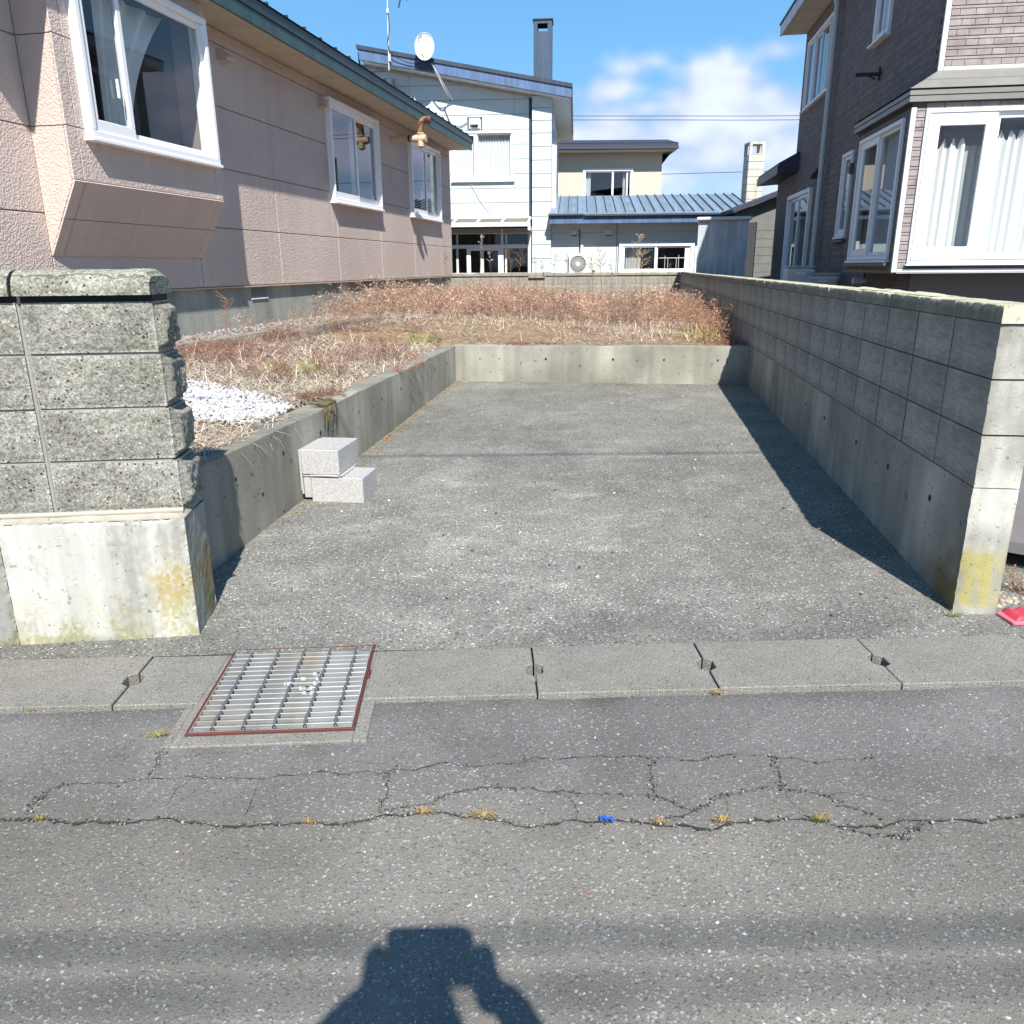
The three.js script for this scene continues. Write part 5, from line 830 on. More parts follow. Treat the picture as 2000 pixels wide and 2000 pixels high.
  part(t, 'verge_trim', prism(-3.40, 0.60, (x) => up(x) - 0.065, (x) => up(x) - 0.012, 0.002, 0.03), M.soffit);
  const bk = new Geo().out([[-3.72, up(-3.7) + 0.24, RZ], [-3.72, up(-3.7) + 0.0, RZ], [-3.9, up(-3.7) - 0.25, -0.5], [-3.9, up(-3.7) + 0.1, -0.5]], 0, 6, 0); part(t, 'rear_slope', bk, M.blueDark);
  // side wall boards seen edge on
  for (let y = 2.6; y < 5.3; y += 0.352) part(t, 'siding_board', new Geo().cbox(1.09, 1.118, y + 0.004, Math.min(y + 0.348, 5.36), -6.8, -0.42, 0.003), M.siding);
  // upper window
  windowAt(t, { x0: WIN[0], x1: WIN[1], y0: WIN[2], y1: WIN[3], z: 0, proud: 0.05, fw: 0.05, sashes: [[0, 0.415, 0.0, 0.07, 0.09, 0.05, 0.06], [0.395, 1, -0.03, 0.05, 0.035, 0.035, 0.06]], sill: 0.03, room: M.white, depth: 1.2, curtains: [[curtainGeo(-0.83, 0.06, 3.52, 4.50, -0.12, 12, 0.018, 3, 0.06), M.curtain], [curtainGeo(-1.45, -0.9, 3.52, 4.55, -0.12, 8, 0.018, 5, 0.05), M.curtain]] });
  // vent box
  const vb = part(t, 'vent_box', new Geo().cbox(-1.03, -0.74, 4.72, 4.97, 0, 0.05, 0.008).cbox(-0.99, -0.78, 4.80, 4.95, 0.05, 0.11, 0.01), M.white); part(vb, 'vent_surround', new Geo().box(-1.07, -0.69, 4.972, 4.995, 0, 0.03).box(-1.07, -1.045, 4.69, 4.97, 0, 0.03).box(-0.715, -0.69, 4.69, 4.97, 0, 0.03), M.navy); part(vb, 'vent_slot', new Geo().box(-0.96, -0.81, 4.73, 4.79, 0.051, 0.06), M.acDark);
  // sunroom
  const sr = part(t, 'sunroom', new Geo().box(-1.9, 0.545, 0.3, 1.16, 0.03, 0.22).box(0.50, 0.56, 0.3, 2.26, 0.0, 0.30).box(-1.9, 0.50, 0.3, 2.3, -2.2, -2.1).box(-2.0, -1.9, 0.3, 2.4, -2.1, 0.25), M.white);
  const fr = new Geo(), Z0 = 0.20, Z1 = 0.27;
  fr.cbox(-1.9, 0.55, 1.78, 1.875, Z0, Z1, 0.004).cbox(-0.215, -0.155, 1.876, 2.27, Z0, Z1 + 0.01, 0.004).cbox(-1.9, 0.55, 2.145, 2.165, Z0, Z1, 0.003).cbox(0.525, 0.58, 1.15, 2.30, Z0, Z1 + 0.004, 0.004).cbox(-1.14, -1.035, 1.15, 1.779, Z0, Z1, 0.004).cbox(-0.295, -0.155, 1.15, 1.779, Z0, Z1, 0.004).cbox(-1.9, 0.524, 1.08, 1.149, Z0, Z1 + 0.01, 0.004).cbox(-1.034, -0.296, 1.725, 1.779, Z0, Z1 - 0.01, 0.003);
  part(sr, 'sunroom_frame', fr, M.frame);
  part(sr, 'sunroom_mullion', new Geo().box(-0.775, -0.695, 1.88, 2.14, Z0 - 0.05, Z0 - 0.01).box(-1.42, -1.37, 1.88, 2.14, Z0 - 0.05, Z0 - 0.01).box(-0.10, -0.06, 1.88, 2.14, Z0 - 0.05, Z0 - 0.01).box(-0.785, -0.69, 1.15, 1.72, Z0 - 0.05, Z0 - 0.01).box(-1.43, -1.37, 1.15, 1.77, Z0 - 0.05, Z0 - 0.01).box(-0.12, -0.065, 1.15, 1.77, Z0 - 0.05, Z0 - 0.01), M.frameGrey);
  part(sr, 'sunroom_header', new Geo().box(-1.9, 0.54, 2.166, 2.285, 0.10, Z1 - 0.02), M.soffit);
  for (const [a, b, c, d] of [[-1.9, -1.14, 1.15, 1.78], [-1.035, -0.295, 1.15, 1.725], [-0.155, 0.525, 1.15, 1.78], [-1.9, -0.215, 1.876, 2.144], [-0.155, 0.525, 1.876, 2.144]]) part(sr, 'pane', new Geo().quad([a, c, Z0 + 0.02], [b, c, Z0 + 0.02], [b, d, Z0 + 0.02], [a, d, Z0 + 0.02]), M.glass);
  part(sr, 'room', new Geo().quad([-1.9, 0.3, -1.9], [0.5, 0.3, -1.9], [0.5, 2.6, -1.9], [-1.9, 2.6, -1.9]).quad([0.49, 0.3, 0.18], [0.49, 2.6, 0.18], [0.49, 2.6, -1.9], [0.49, 0.3, -1.9]).quad([-1.88, 0.3, -1.9], [-1.88, 2.6, -1.9], [-1.88, 2.6, 0.18], [-1.88, 0.3, 0.18]).quad([-1.9, 2.26, -1.9], [0.5, 2.26, -1.9], [0.5, 2.26, 0.18], [-1.9, 2.26, 0.18]), M.roomDark);
  const cn = part(t, 'canopy', new Geo().cbox(-1.95, 0.60, 2.29, 2.40, 0.80, 0.90, 0.006).cbox(-1.95, 0.58, 2.53, 2.575, 0.0, 0.06, 0.006).cbox(0.53, 0.60, 2.20, 2.30, 0.02, 0.9, 0.005), M.white);
  for (const x of [-1.42, -0.795, -0.16, 0.52]) part(cn, 'canopy_rafter', (() => { const g = new Geo(), q = [[2.40, 0.88], [2.42, 0.88], [2.56, 0.06], [2.53, 0.06]]; for (const e of [x, x + 0.065]) g.out(q.map((p) => [e, ...p]), x + 0.03, 2.47, 0.47); for (let i = 0; i < 4; i++) { const a = q[i], b = q[(i + 1) % 4]; g.out([[x, ...a], [x + 0.065, ...a], [x + 0.065, ...b], [x, ...b]], x + 0.03, 2.47, 0.47); } return g; })(), M.white);
  part(cn, 'canopy_sheet', new Geo().quad([-1.95, 2.395, 0.88], [0.58, 2.395, 0.88], [0.58, 2.535, 0.05], [-1.95, 2.535, 0.05]), mk(lin(0.17, 0.16, 0.125), { map: T.grain, roughness: 0.6 }));
  part(t, 'wire_shadow_cable', new Geo().tube([[-1.03, 3.42, 0.02], [-0.78, 3.0, 0.03], [-0.45, 2.60, 0.04]], 0.007, 12, 5), M.trim);
  // satellite dish on the gable
  const di = part(t, 'satellite_dish', new Geo().grid(24, 10, (u, v) => { const a = u * 6.28319, r = v * 0.30, q = r / 0.30; return [-1.985 + Math.cos(a) * r * 0.80, 6.45 + Math.sin(a) * r, 0.80 + 0.05 * (q * q - 1)]; }), M.white, 'white oval satellite dish');
  const lp = new THREE.TorusGeometry(0.3, 0.008, 6, 30); lp.scale(0.8, 1, 1); part(di, 'dish_rim', new Geo().add(lp, new THREE.Matrix4().makeTranslation(-1.985, 6.45, 0.80)), M.white);
  const em = new THREE.RingGeometry(0.034, 0.05, 16); em.scale(1.5, 0.45, 1); em.rotateZ(0.9); part(di, 'emblem', new Geo().add(em, new THREE.Matrix4().makeTranslation(-2.09, 6.66, 0.815)), M.acDark);
  part(di, 'dish_bracket', new Geo().cbox(-2.19, -1.80, 6.02, 6.19, 0.50, 0.58, 0.01).rod([-1.98, 6.12, 0.55], [-1.98, 6.40, 0.74], 0.025).rod([-2.0, 6.2, 0.85], [-2.02, 6.24, 1.05], 0.012), M.navy);
  part(t, 'dish_cable', new Geo().tube([[-1.86, 6.12, 0.58], [-1.72, 5.85, 0.53], [-1.60, 5.6, 0.40], [-1.50, 5.42, 0.05]], 0.016, 20, 6).tube([[-1.84, 6.1, 0.6], [-1.66, 5.8, 0.52], [-1.42, 5.36, 0.04]], 0.012, 20, 6), M.trim);
  part(t, 'loose_cable', new Geo().tube([[-1.66, 5.2, 0.02], [-1.45, 4.80, 0.03], [-1.2, 4.80, 0.03], [-1.08, 4.87, 0.03]], 0.010, 20, 5), M.cable);
  const ma = part(t, 'antenna_mast', new Geo().rod([-2.94, 6.0, 0.56], [-2.88, 8.3, 0.56], 0.014, 0.012, 8).cbox(-2.935, -2.88, 6.19, 6.36, 0.5, 0.6, 0.006).cbox(-2.93, -2.87, 7.24, 7.34, 0.54, 0.60, 0.006), M.trim, 'thin white aerial mast');
  part(ma, 'antenna_boom', new Geo().rod([-2.9, 7.78, 0.56], [-2.35, 7.66, 0.7], 0.012).rod([-2.50, 7.70, 0.66], [-2.62, 7.34, 0.62], 0.018).rod([-2.66, 7.5, 0.62], [-2.78, 7.72, 0.62], 0.01).rod([-2.40, 7.95, 0.68], [-2.40, 7.45, 0.68], 0.008), M.navy);
  part(ma, 'antenna_cable', new Geo().tube([[-2.9, 7.3, 0.58], [-2.87, 6.9, 0.6], [-2.93, 6.6, 0.6], [-2.86, 6.38, 0.6], [-2.5, 6.18, 0.56], [-2.15, 6.12, 0.56]], 0.010, 40, 5), M.cable);
  part(t, 'stove_flue', new Geo().rod([-3.0, 5.62, 0.3], [-3.0, 5.86, 0.3], 0.14, 0.14, 14), M.navy);
  // annex with the blue metal roof
  const ax = part(t, 'annex_wall', (() => { const g = new Geo(); for (const r of minus([1.09, 6.2, 0.3, 2.62], [[2.88, 4.90, 1.10, 1.90], [5.0, 5.20, 1.08, 1.80]])) g.box(r[0], r[1], r[2], r[3], -0.15, -0.016); g.box(1.1, 6.2, 0.3, 2.6, -3.2, -3.1).box(6.1, 6.2, 0.3, 2.6, -3.1, -0.15); return g; })(), M.sidingJoint);
  for (let y = 0.4; y < 2.6; y += 0.352) for (const [a, b] of [[1.11, 2.84], [2.846, 6.19]]) { const g = new Geo(); for (const r of minus([a, b, y + 0.003, Math.min(y + 0.349, 2.61)], [[2.88, 4.90, 1.10, 1.90], [5.0, 5.20, 1.08, 1.80]])) g.cbox(r[0], r[1], r[2], r[3], -0.016, 0, 0.003); if (g.p.length) part(ax, 'siding_board', g, M.siding); }
  part(t, 'corner_trim', new Geo().box(2.836, 2.85, 1.0, 2.4, 0.001, 0.012), M.navy);
  windowAt(t, { x0: 2.90, x1: 4.88, y0: 1.10, y1: 1.90, z: 0, proud: 0.06, fw: 0.10, sashes: [[0, 0.51, 0.0, 0.06, 0.06, 0.03, 0.03], [0.49, 1, -0.03, 0.06, 0.14, 0.04, 0.03]], sill: 0.02, room: M.roomDark, depth: 1.4, curtains: [[curtainGeo(3.1, 3.5, 1.15, 1.8, -0.2, 5, 0.02, 9), M.curtainGrey]] });
  part(t, 'window_grille', new Geo().rod([3.96, 1.50, 0.05], [4.66, 1.50, 0.05], 0.008).rod([4.12, 1.12, 0.05], [4.12, 1.56, 0.05], 0.006).rod([4.2, 1.12, 0.05], [4.2, 1.5, 0.05], 0.006).rod([4.42, 1.12, 0.05], [4.42, 1.5, 0.05], 0.006).rod([4.48, 1.12, 0.05], [4.48, 1.58, 0.05], 0.006), M.trim);
  windowAt(t, { x0: 5.0, x1: 5.19, y0: 1.08, y1: 1.80, z: 0, proud: 0.03, fw: 0.03, sashes: [[0, 1, 0, 0.02, 0.02, 0.03, 0.03]], sill: 0, room: M.curtainGrey, depth: 0.3 });
  { // roof: sheets between standing seams
    const xa = 1.06, xb = 6.22, lo = [2.62, 0.55], hi = [3.27, -2.6], n = 21, rf = part(t, 'annex_roof', new Geo().out([[xa, lo[0] - 0.02, lo[1]], [xb, lo[0] - 0.02, lo[1]], [xb, hi[0] - 0.02, hi[1]], [xa, hi[0] - 0.02, hi[1]]], 3, 0, -1), M.blueDark);
    for (let i = 0; i < n; i++) { const a = lerp(xa, xb, i / n) + 0.003, b = lerp(xa, xb, (i + 1) / n) - 0.003, g = new Geo(); g.out([[a, lo[0], lo[1]], [b, lo[0], lo[1]], [b, hi[0], hi[1]], [a, hi[0], hi[1]]], 3, 0, -1); g.out([[a, lo[0], lo[1]], [b, lo[0], lo[1]], [b, lo[0] - 0.03, lo[1]], [a, lo[0] - 0.03, lo[1]]], 3, 2, -3); part(rf, 'roof_sheet', g, M.blueRoof); const s = new Geo(); for (const x of [b - 0.005]) { const q = [[x, x + 0.022]]; s.out([[x, lo[0] + 0.035, lo[1]], [x + 0.016, lo[0] + 0.035, lo[1]], [x + 0.016, hi[0] + 0.035, hi[1]], [x, hi[0] + 0.035, hi[1]]], 3, 0, -1); s.quad([x, lo[0], lo[1]], [x, lo[0] + 0.035, lo[1]], [x, hi[0] + 0.035, hi[1]], [x, hi[0], hi[1]]); s.quad([x + 0.016, lo[0], lo[1]], [x + 0.016, hi[0], hi[1]], [x + 0.016, hi[0] + 0.035, hi[1]], [x + 0.016, lo[0] + 0.035, lo[1]]); s.quad([x, lo[0], lo[1]], [x + 0.016, lo[0], lo[1]], [x + 0.016, lo[0] + 0.035, lo[1]], [x, lo[0] + 0.035, lo[1]]); } part(rf, 'seam', s, M.blueDark); }
    part(t, 'annex_fascia', new Geo().cbox(1.06, 6.2, 2.36, 2.585, 0.48, 0.52, 0.005), M.blue); part(t, 'annex_gutter', new Geo().cbox(1.04, 1.95, 2.55, 2.60, 0.52, 0.60, 0.01).cbox(1.96, 6.25, 2.53, 2.585, 0.521, 0.60, 0.01), M.navy); part(t, 'annex_soffit', new Geo().box(1.1, 6.2, 2.44, 2.46, -0.01, 0.479), M.white);
    part(t, 'flashing', new Geo().cbox(1.10, 1.22, 2.62, 4.72, -0.43, -0.40, 0.004), M.white);
  }
  for (const x of [1.60, 2.51]) { const v = part(t, 'wall_vent', new Geo().cbox(x, x + 0.23, 2.04, 2.24, 0, 0.03, 0.008).cbox(x + 0.03, x + 0.2, 2.10, 2.23, 0.03, 0.09, 0.01), M.white); part(v, 'vent_slot', new Geo().box(x + 0.04, x + 0.19, 2.07, 2.098, 0.031, 0.05), M.acDark); }
  part(t, 'pipe_duct', new Geo().cbox(1.89, 1.96, 1.64, 2.02, 0, 0.05, 0.01), M.acWhite); part(t, 'drain_pipe', new Geo().rod([1.86, 1.64, 0.03], [1.86, 2.25, 0.03], 0.012), M.navy);
}
{ // air conditioner on the annex wall
  const t = thing('air_conditioner', 'cream outdoor air conditioner unit with a round fan grille below the annex wall vents', 'air conditioner', { pos: [1.87, 1.09, -22.22], turn: -0.079 });
  const g = new Geo(); g.cbox(-0.30, 0.32, 0, 0.545, -0.28, -0.01, 0.02); part(t, 'casing', g, M.acWhite);
  const front = new THREE.Shape(); front.moveTo(-0.30, 0); front.lineTo(0.32, 0); front.lineTo(0.32, 0.545); front.lineTo(-0.30, 0.545); front.closePath(); const hole = new THREE.Path(); hole.absarc(-0.06, 0.28, 0.215, 0, 6.2832, true); front.holes.push(hole);
  part(t, 'front_panel', new Geo().add(new THREE.ExtrudeGeometry(front, { depth: 0.02, bevelEnabled: false, curveSegments: 28 }), new THREE.Matrix4().makeTranslation(0, 0, 0)), M.acWhite);
  part(t, 'fan_well', new Geo().add(new THREE.CircleGeometry(0.215, 28), new THREE.Matrix4().makeTranslation(-0.06, 0.28, -0.002)), M.acDark);
  const gr = new Geo(); for (let k = 0; k < 32; k++) { const a = k * Math.PI / 16; gr.rod([-0.06 + Math.cos(a) * 0.03, 0.28 + Math.sin(a) * 0.03, 0.03], [-0.06 + Math.cos(a + 0.2) * 0.213, 0.28 + Math.sin(a + 0.2) * 0.213, 0.022], 0.004, 0.004, 4, false); } for (const r of [0.06, 0.11, 0.16, 0.213]) gr.add(new THREE.TorusGeometry(r, 0.0045, 4, 28), new THREE.Matrix4().makeTranslation(-0.06, 0.28, 0.026));
  part(t, 'fan_grille', gr, M.trim); part(t, 'fan_hub', new Geo().add(new THREE.CircleGeometry(0.042, 16), new THREE.Matrix4().makeTranslation(-0.06, 0.28, 0.034)), M.frame);
  part(t, 'side_cover', new Geo().cbox(0.322, 0.40, 0.10, 0.42, -0.26, -0.03, 0.02), M.acWhite); part(t, 'bracket', new Geo().box(-0.52, -0.305, -0.02, 0.30, -0.25, -0.2), M.acDark);
}
{ // cream house farther back
  const t = thing('cream_house', 'cream house with a dark sloping roof seen behind the blue metal annex roof', 'house', { pos: [0, -0.181, -33] }); t.scale.setScalar(1.138);
  const WN = [2.47, 4.17, 3.40, 4.44];
  const g = new Geo(); for (const r of minus([0.5, 5.13, 0.3, 5.05], [WN])) g.box(r[0], r[1], r[2], r[3], -0.15, 0); g.box(0.5, 5.13, 0.3, 5.0, -6, -5.9).box(5.0, 5.128, 0.3, 5.0, -5.9, -0.15);
  part(t, 'wall', g, M.cream);
  const rf = new Geo(), P = [[0.62, 5.01], [0.62, 4.93], [-0.2, 5.1], [-6.3, 6.1], [-6.3, 6.25], [0.62, 5.12]];
  part(t, 'roof', (() => { const q = new Geo(), A = [[4.985, 0.55], [5.15, 0.55], [5.48, -1.2], [5.48, -6.2], [5.3, -6.2]]; for (const x of [0.3, 5.55]) q.out(A.map((p) => [x, ...p]), 3, 5.2, -3); for (let i = 0; i < 5; i++) { const a = A[i], b = A[(i + 1) % 5]; q.out([[0.3, ...a], [5.55, ...a], [5.55, ...b], [0.3, ...b]], 3, 5.2, -3); } return q; })(), M.slate);
  part(t, 'roof_sheet', new Geo().out([[0.3, 5.155, 0.56], [5.56, 5.155, 0.56], [5.48, 5.49, -1.2], [0.3, 5.49, -1.2]], 3, 0, -1), M.slate);
  part(t, 'fascia', new Geo().cbox(0.3, 5.56, 4.965, 5.05, 0.551, 0.60, 0.01), M.navy);
  part(t, 'soffit', new Geo().box(0.4, 5.5, 4.93, 4.96, -5.9, 0.55), M.cream);
  part(t, 'side_soffit', new Geo().out([[5.13, 4.5, -0.6], [5.40, 4.93, 0.5], [5.5, 4.93, -3], [5.13, 4.5, -3]], 3, 5, -3), M.cream);
  windowAt(t, { x0: WN[0], x1: WN[1], y0: WN[2], y1: WN[3], z: 0, proud: 0.05, fw: 0.08, sashes: [[0, 0.62, 0.0, 0.02, 0.05, 0.03, 0.03], [0.60, 0.93, -0.03, 0.05, 0.03, 0.03, 0.03], [0.93, 1, -0.02, 0.02, 0.02, 0.02, 0.02]], glass: M.glassRefl, sill: 0.03, room: M.roomDark, depth: 1.5, curtains: [[curtainGeo(2.56, 2.76, 3.4, 4.38, -0.15, 3, 0.02, 2), M.curtain], [curtainGeo(3.85, 4.0, 3.4, 4.3, -0.15, 3, 0.03, 6), M.curtain]] });
}
{ // block chimney
  const t = thing('block_chimney', 'pale block chimney with an open top standing behind the blue annex roof, right', 'chimney', { pos: [7.73, 0, -27], turn: 0.06 });
  const R = rng(91), ys = [2.6, 2.85, 3.07, 3.29, 3.51, 3.73, 3.95, 4.17, 4.39, 4.60]; for (let i = 0; i < ys.length - 1; i++) part(t, 'chimney_block', new Geo().cbox(-0.25, 0.25, ys[i] + 0.005, ys[i + 1] - 0.005, -0.5, 0, 0.012), M.chimneyBlock);
  part(t, 'mortar', new Geo().box(-0.235, 0.235, 2.4, 4.6, -0.48, -0.015), M.mortar);
  const top = new Geo(); for (const r of minus([-0.25, 0.25, 4.602, 4.97], [[-0.155, 0.155, 4.63, 4.90]])) top.box(r[0], r[1], r[2], r[3], -0.06, 0).box(r[0], r[1], r[2], r[3], -0.5, -0.44); top.box(-0.25, 0.25, 4.905, 4.965, -0.44, -0.06); part(t, 'chimney_top', top, M.chimneyBlock);
  part(t, 'clay_flue', new Geo().rod([0, 4.4, -0.25], [0, 4.66, -0.25], 0.16, 0.16, 14), mk(lin(0.42, 0.10, 0.06), { roughness: 0.9 }));
}
{ // storage shed by the back corner
  const t = thing('storage_shed', 'grey blue corrugated metal storage shed behind the far end of the block wall', 'shed', { pos: [4.40, -0.06, -17.4], turn: -0.24 });
  const g = new Geo(); const n = 34; for (let i = 0; i < n; i++) { const a = lerp(-0.5, 0.5, i / n), b = lerp(-0.5, 0.5, (i + 1) / n), z = i % 2 ? 0.006 : 0; g.box(a, b, 0.3, 2.24, -0.03, z); }
  part(t, 'front_sheet', g, M.shedGrey); part(t, 'shed_body', new Geo().box(-0.49, 0.49, 0.3, 2.24, -1.1, -0.031), M.shedGrey);
  part(t, 'roof_edge', new Geo().cbox(-0.53, 0.53, 2.245, 2.32, -1.15, 0.05, 0.008).rod([-0.53, 2.28, 0.06], [0.56, 2.28, 0.06], 0.032, 0.032, 10), M.trim);
}
{ // dark board shed
  const t = thing('board_shed', 'dim grey board clad shed with a lean-to roof behind the storage shed', 'shed', { pos: [0, 0, -20.6] });
  part(t, 'shed_body', new Geo().box(5.45, 8.0, 0.3, 2.4, -1.2, -0.02), M.boardDark);
  for (let i = 0; i < 9; i++) part(t, 'board', new Geo().cbox(6.02, 8.0, 0.55 + i * 0.195, 0.74 + i * 0.195, -0.02, 0.03, 0.004), M.board);
  part(t, 'dark_panel', new Geo().cbox(5.46, 6.01, 0.3, 2.38, -0.02, 0.01, 0.004), M.boardDark);
  part(t, 'roof', (() => { const q = new Geo(), A = [[5.35, 2.50], [5.35, 2.58], [8.2, 3.60], [8.2, 3.52]]; for (const z of [-1.4, 0.3]) q.out(A.map((p) => [...p, z]), 6.7, 3.0, -0.5); for (let i = 0; i < 4; i++) { const a = A[i], b = A[(i + 1) % 4]; q.out([[...a, -1.4], [...b, -1.4], [...b, 0.3], [...a, 0.3]], 6.7, 3.0, -0.5); } return q; })(), M.slate);
  part(t, 'gable_board', (() => { const q = new Geo(); q.out([[5.45, 2.3, 0.012], [8, 2.3, 0.012], [8, 3.45, 0.012], [5.45, 2.52, 0.012]], 6.7, 2.5, -3); return q; })(), M.board);
}
for (const [y0, y1, z, label] of [[7.86, 7.80, -40, 'upper of the two close power lines crossing the sky'], [7.70, 7.63, -40, 'lower of the two close power lines crossing the sky'], [5.24, 5.50, -40, 'single thin power line low in the sky beside the block chimney']]) solo('power_line', new Geo().tube([[-30, y0 + 0.4, z], [0, y0 + 0.02, z], [7, (y0 + y1) / 2, z], [14, y1, z], [45, y1 + 0.5, z]], 0.014, 60, 5), M.cable, label, 'power line');

// ================= brown tiled house on the right =================
// local x runs towards the street (x = -distance along the wall), z towards the driveway
{
  const t = thing('brown_house', 'dark brown two storey house with a pinkish brick front and bay window, right', 'house', { pos: [4.344, 0, -9.0], turn: -1.7141 });
  const R = rng(17), FR = Math.PI / 2; // front pieces are turned to face the street
  const front = (m, x = 0) => { m.rotation.y = FR; m.position.x = x; return m; };
  const sw = { up: [-2.56, -1.90, 3.985, 5.12], far: [-7.0, -4.83, 3.95, 5.06], small: [-3.52, -2.97, 1.69, 2.82], slide: [-7.52, -5.50, 0.98, 2.56], bay: [-1.68, 0.33, 1.222, 2.96] };
  const H = Object.values(sw);
  const shell = new Geo(); for (const r of minus([-7.34, -0.03, 0.45, 5.35], H)) shell.box(r[0], r[1], r[2], r[3], -0.14, -0.016); for (const r of minus([-9.1, -7.34, 0.45, 3.3], [sw.slide])) shell.box(r[0], r[1], r[2], r[3], -0.14, -0.016);
  shell.box(-7.34, -7.2, 0.45, 5.3, -7, -0.14).box(-9.1, -9.0, 0.45, 3.2, -4, -0.14).box(-7.2, -0.15, 0.45, 5.3, -7, -6.9);
  part(t, 'wall', shell, M.brownJoint);
  // side facing: rows of tall tiles with thin strips between
  const facing = (x0, x1, y0, y1, holes, z, seed) => {
    const Q = rng(seed), gs = [new Geo(), new Geo(), new Geo()];
    for (let y = y0; y < y1 - 0.02; y += 0.0905) { let x = x0 - Q() * 0.1; while (x < x1) { const w = 0.11 + Q() * 0.09; for (const r of minus([Math.max(x, x0) + 0.002, Math.min(x + w, x1) - 0.002, y, Math.min(y + 0.056, y1)], holes)) if (r[1] - r[0] > 0.008 && r[3] - r[2] > 0.01) gs[Math.floor(Q() * 3)].box(r[0], r[1], r[2], r[3], z - 0.016, z); x += w; } for (const r of minus([x0, x1, y + 0.0605, Math.min(y + 0.0865, y1)], holes)) if (r[3] - r[2] > 0.01) gs[1].box(r[0], r[1], r[2], r[3], z - 0.016, z - 0.001); }
    return gs;
  };
  const stuff = (g, m, extra) => { const o = part(t, 'tile_facing', g, m); o.userData.kind = 'stuff'; if (extra !== undefined) front(o, extra); return o; };
  facing(-7.338, -0.002, 0.62, 5.32, H, 0, 1).forEach((g, k) => stuff(g, M.brown[k])); facing(-9.098, -7.342, 0.62, 3.2, [sw.slide], 0, 2).forEach((g, k) => stuff(g, M.brown[k]));
  part(t, 'footing', new Geo().box(-9.05, -0.03, -0.1, 0.62, -7, -0.03), M.found);
  part(t, 'joint_line', new Geo().box(-3.84, -3.825, 0.62, 5.3, -0.01, 0.003), M.trimDark);
  // front shell and bricks
  const FW = 6.5, BX = -0.30, bayH = [-0.135, 1.98, 1.345, 2.742];
  const fs = new Geo(); for (const r of minus([0, FW, 0.45, 5.4], [[0.15, 2.3, 1.222, 2.96]])) fs.box(r[0], r[1], r[2], r[3], -0.14, -0.016); front(part(t, 'wall', fs, M.brickJoint));
  const bricks = (x0, x1, y0, y1, n0, xoff, holes) => {
    for (let y = y0; y < y1 - 0.02; y += 0.0897) {
      let x = x0 - R() * 0.09; const top = Math.min(y + 0.055, y1);
      while (x < x1) { const w = 0.115 + R() * 0.085, a = Math.max(x, x0) + 0.0015, b = Math.min(x + w, x1) - 0.0015; x += w; for (const r of minus([a, b, y, top], holes)) if (r[1] - r[0] > 0.01 && r[3] - r[2] > 0.012) front(part(t, 'brick', new Geo().cbox(r[0], r[1], r[2], r[3], -0.016, 0.001 * R(), 0.003), M.brick[Math.floor(R() * 5)]), xoff); }
      for (const r of minus([x0, x1, y + 0.0605, Math.min(y + 0.084, y1)], holes)) if (r[3] - r[2] > 0.012) front(part(t, 'brick_course', new Geo().cbox(r[0], r[1], r[2], r[3], -0.016, -0.001, 0.002), M.brick[Math.floor(R() * 5)]), xoff);
    }
  };
  bricks(0.05, 1.25, 3.21, 4.05, 0, 0, []);
  const rest = (x0, x1, y0, y1, seed) => facing(x0, x1, y0, y1, [], 0, seed).forEach((g, k) => stuff(g, M.brick[k], 0)); rest(1.26, FW, 3.21, 5.3, 5); rest(0.05, 1.25, 4.107, 5.3, 6); rest(2.35, FW, 0.62, 2.75, 7);
  front(part(t, 'corner_trim', new Geo().cbox(-0.004, 0.047, 3.168, 5.35, -0.02, 0.006, 0.003), M.trim)); front(part(t, 'base_trim', new Geo().cbox(0.048, FW, 3.168, 3.206, -0.02, 0.010, 0.003), M.trim));
  // bay
  const BF = 0.33, bo = 0.30, by0 = 1.222, by1 = 2.80, SW = [-1.44, 0.175, 1.352, 2.725];
  const bs = new Geo(); for (const r of minus([-1.68, BF - 0.03, by0, 2.9], [SW])) bs.box(r[0], r[1], r[2], r[3], bo - 0.12, bo - 0.012); bs.box(-1.68, -1.58, by0, 2.9, 0, bo - 0.12); bs.box(-1.68, BF - 0.012, by0, by0 + 0.05, -0.3, bo - 0.12);
  part(t, 'bay', bs, M.brownJoint);
  facing(-1.678, BF - 0.004, by0 + 0.03, 2.80, [SW], bo, 9).forEach((g, k) => stuff(g, M.brown[k]));
  part(t, 'bay_trim', new Geo().cbox(-1.69, BF - 0.002, by0 - 0.012, by0 + 0.028, bo - 0.02, bo + 0.008, 0.003), M.trimDark);
  const bf = new Geo(); for (const r of minus([BX + 0.012, 2.3, by0, 2.9], [bayH])) bf.box(r[0], r[1], r[2], r[3], -0.12, -0.016); bf.box(2.2, 2.3, by0, 2.9, -0.35, -0.12); front(part(t, 'bay_front', bf, M.brickJoint), BF);
  bricks(-0.252, -0.168, 1.262, 2.80, 0, BF, [[-0.165, 2.0, 1.3, 2.77]]);
  bricks(-0.165, 1.2, 2.772, 2.83, 0, BF, []);
  facing(2.02, 2.3, 1.26, 2.8, [], 0, 12).forEach((g, k) => stuff(g, M.brick[k], BF));
  front(part(t, 'corner_trim', new Geo().cbox(-0.304, -0.254, 1.222, 2.79, -0.02, 0.006, 0.003), M.trim), BF); front(part(t, 'base_trim', new Geo().cbox(-0.253, 2.3, 1.222, 1.257, -0.02, 0.010, 0.003).cbox(-0.253, 2.3, 1.212, 1.221, -0.02, 0.004, 0.002), M.trim), BF);
  // skirt roof round the bay
  const sk = new Geo(), so = 0.345, sf = 0.375;
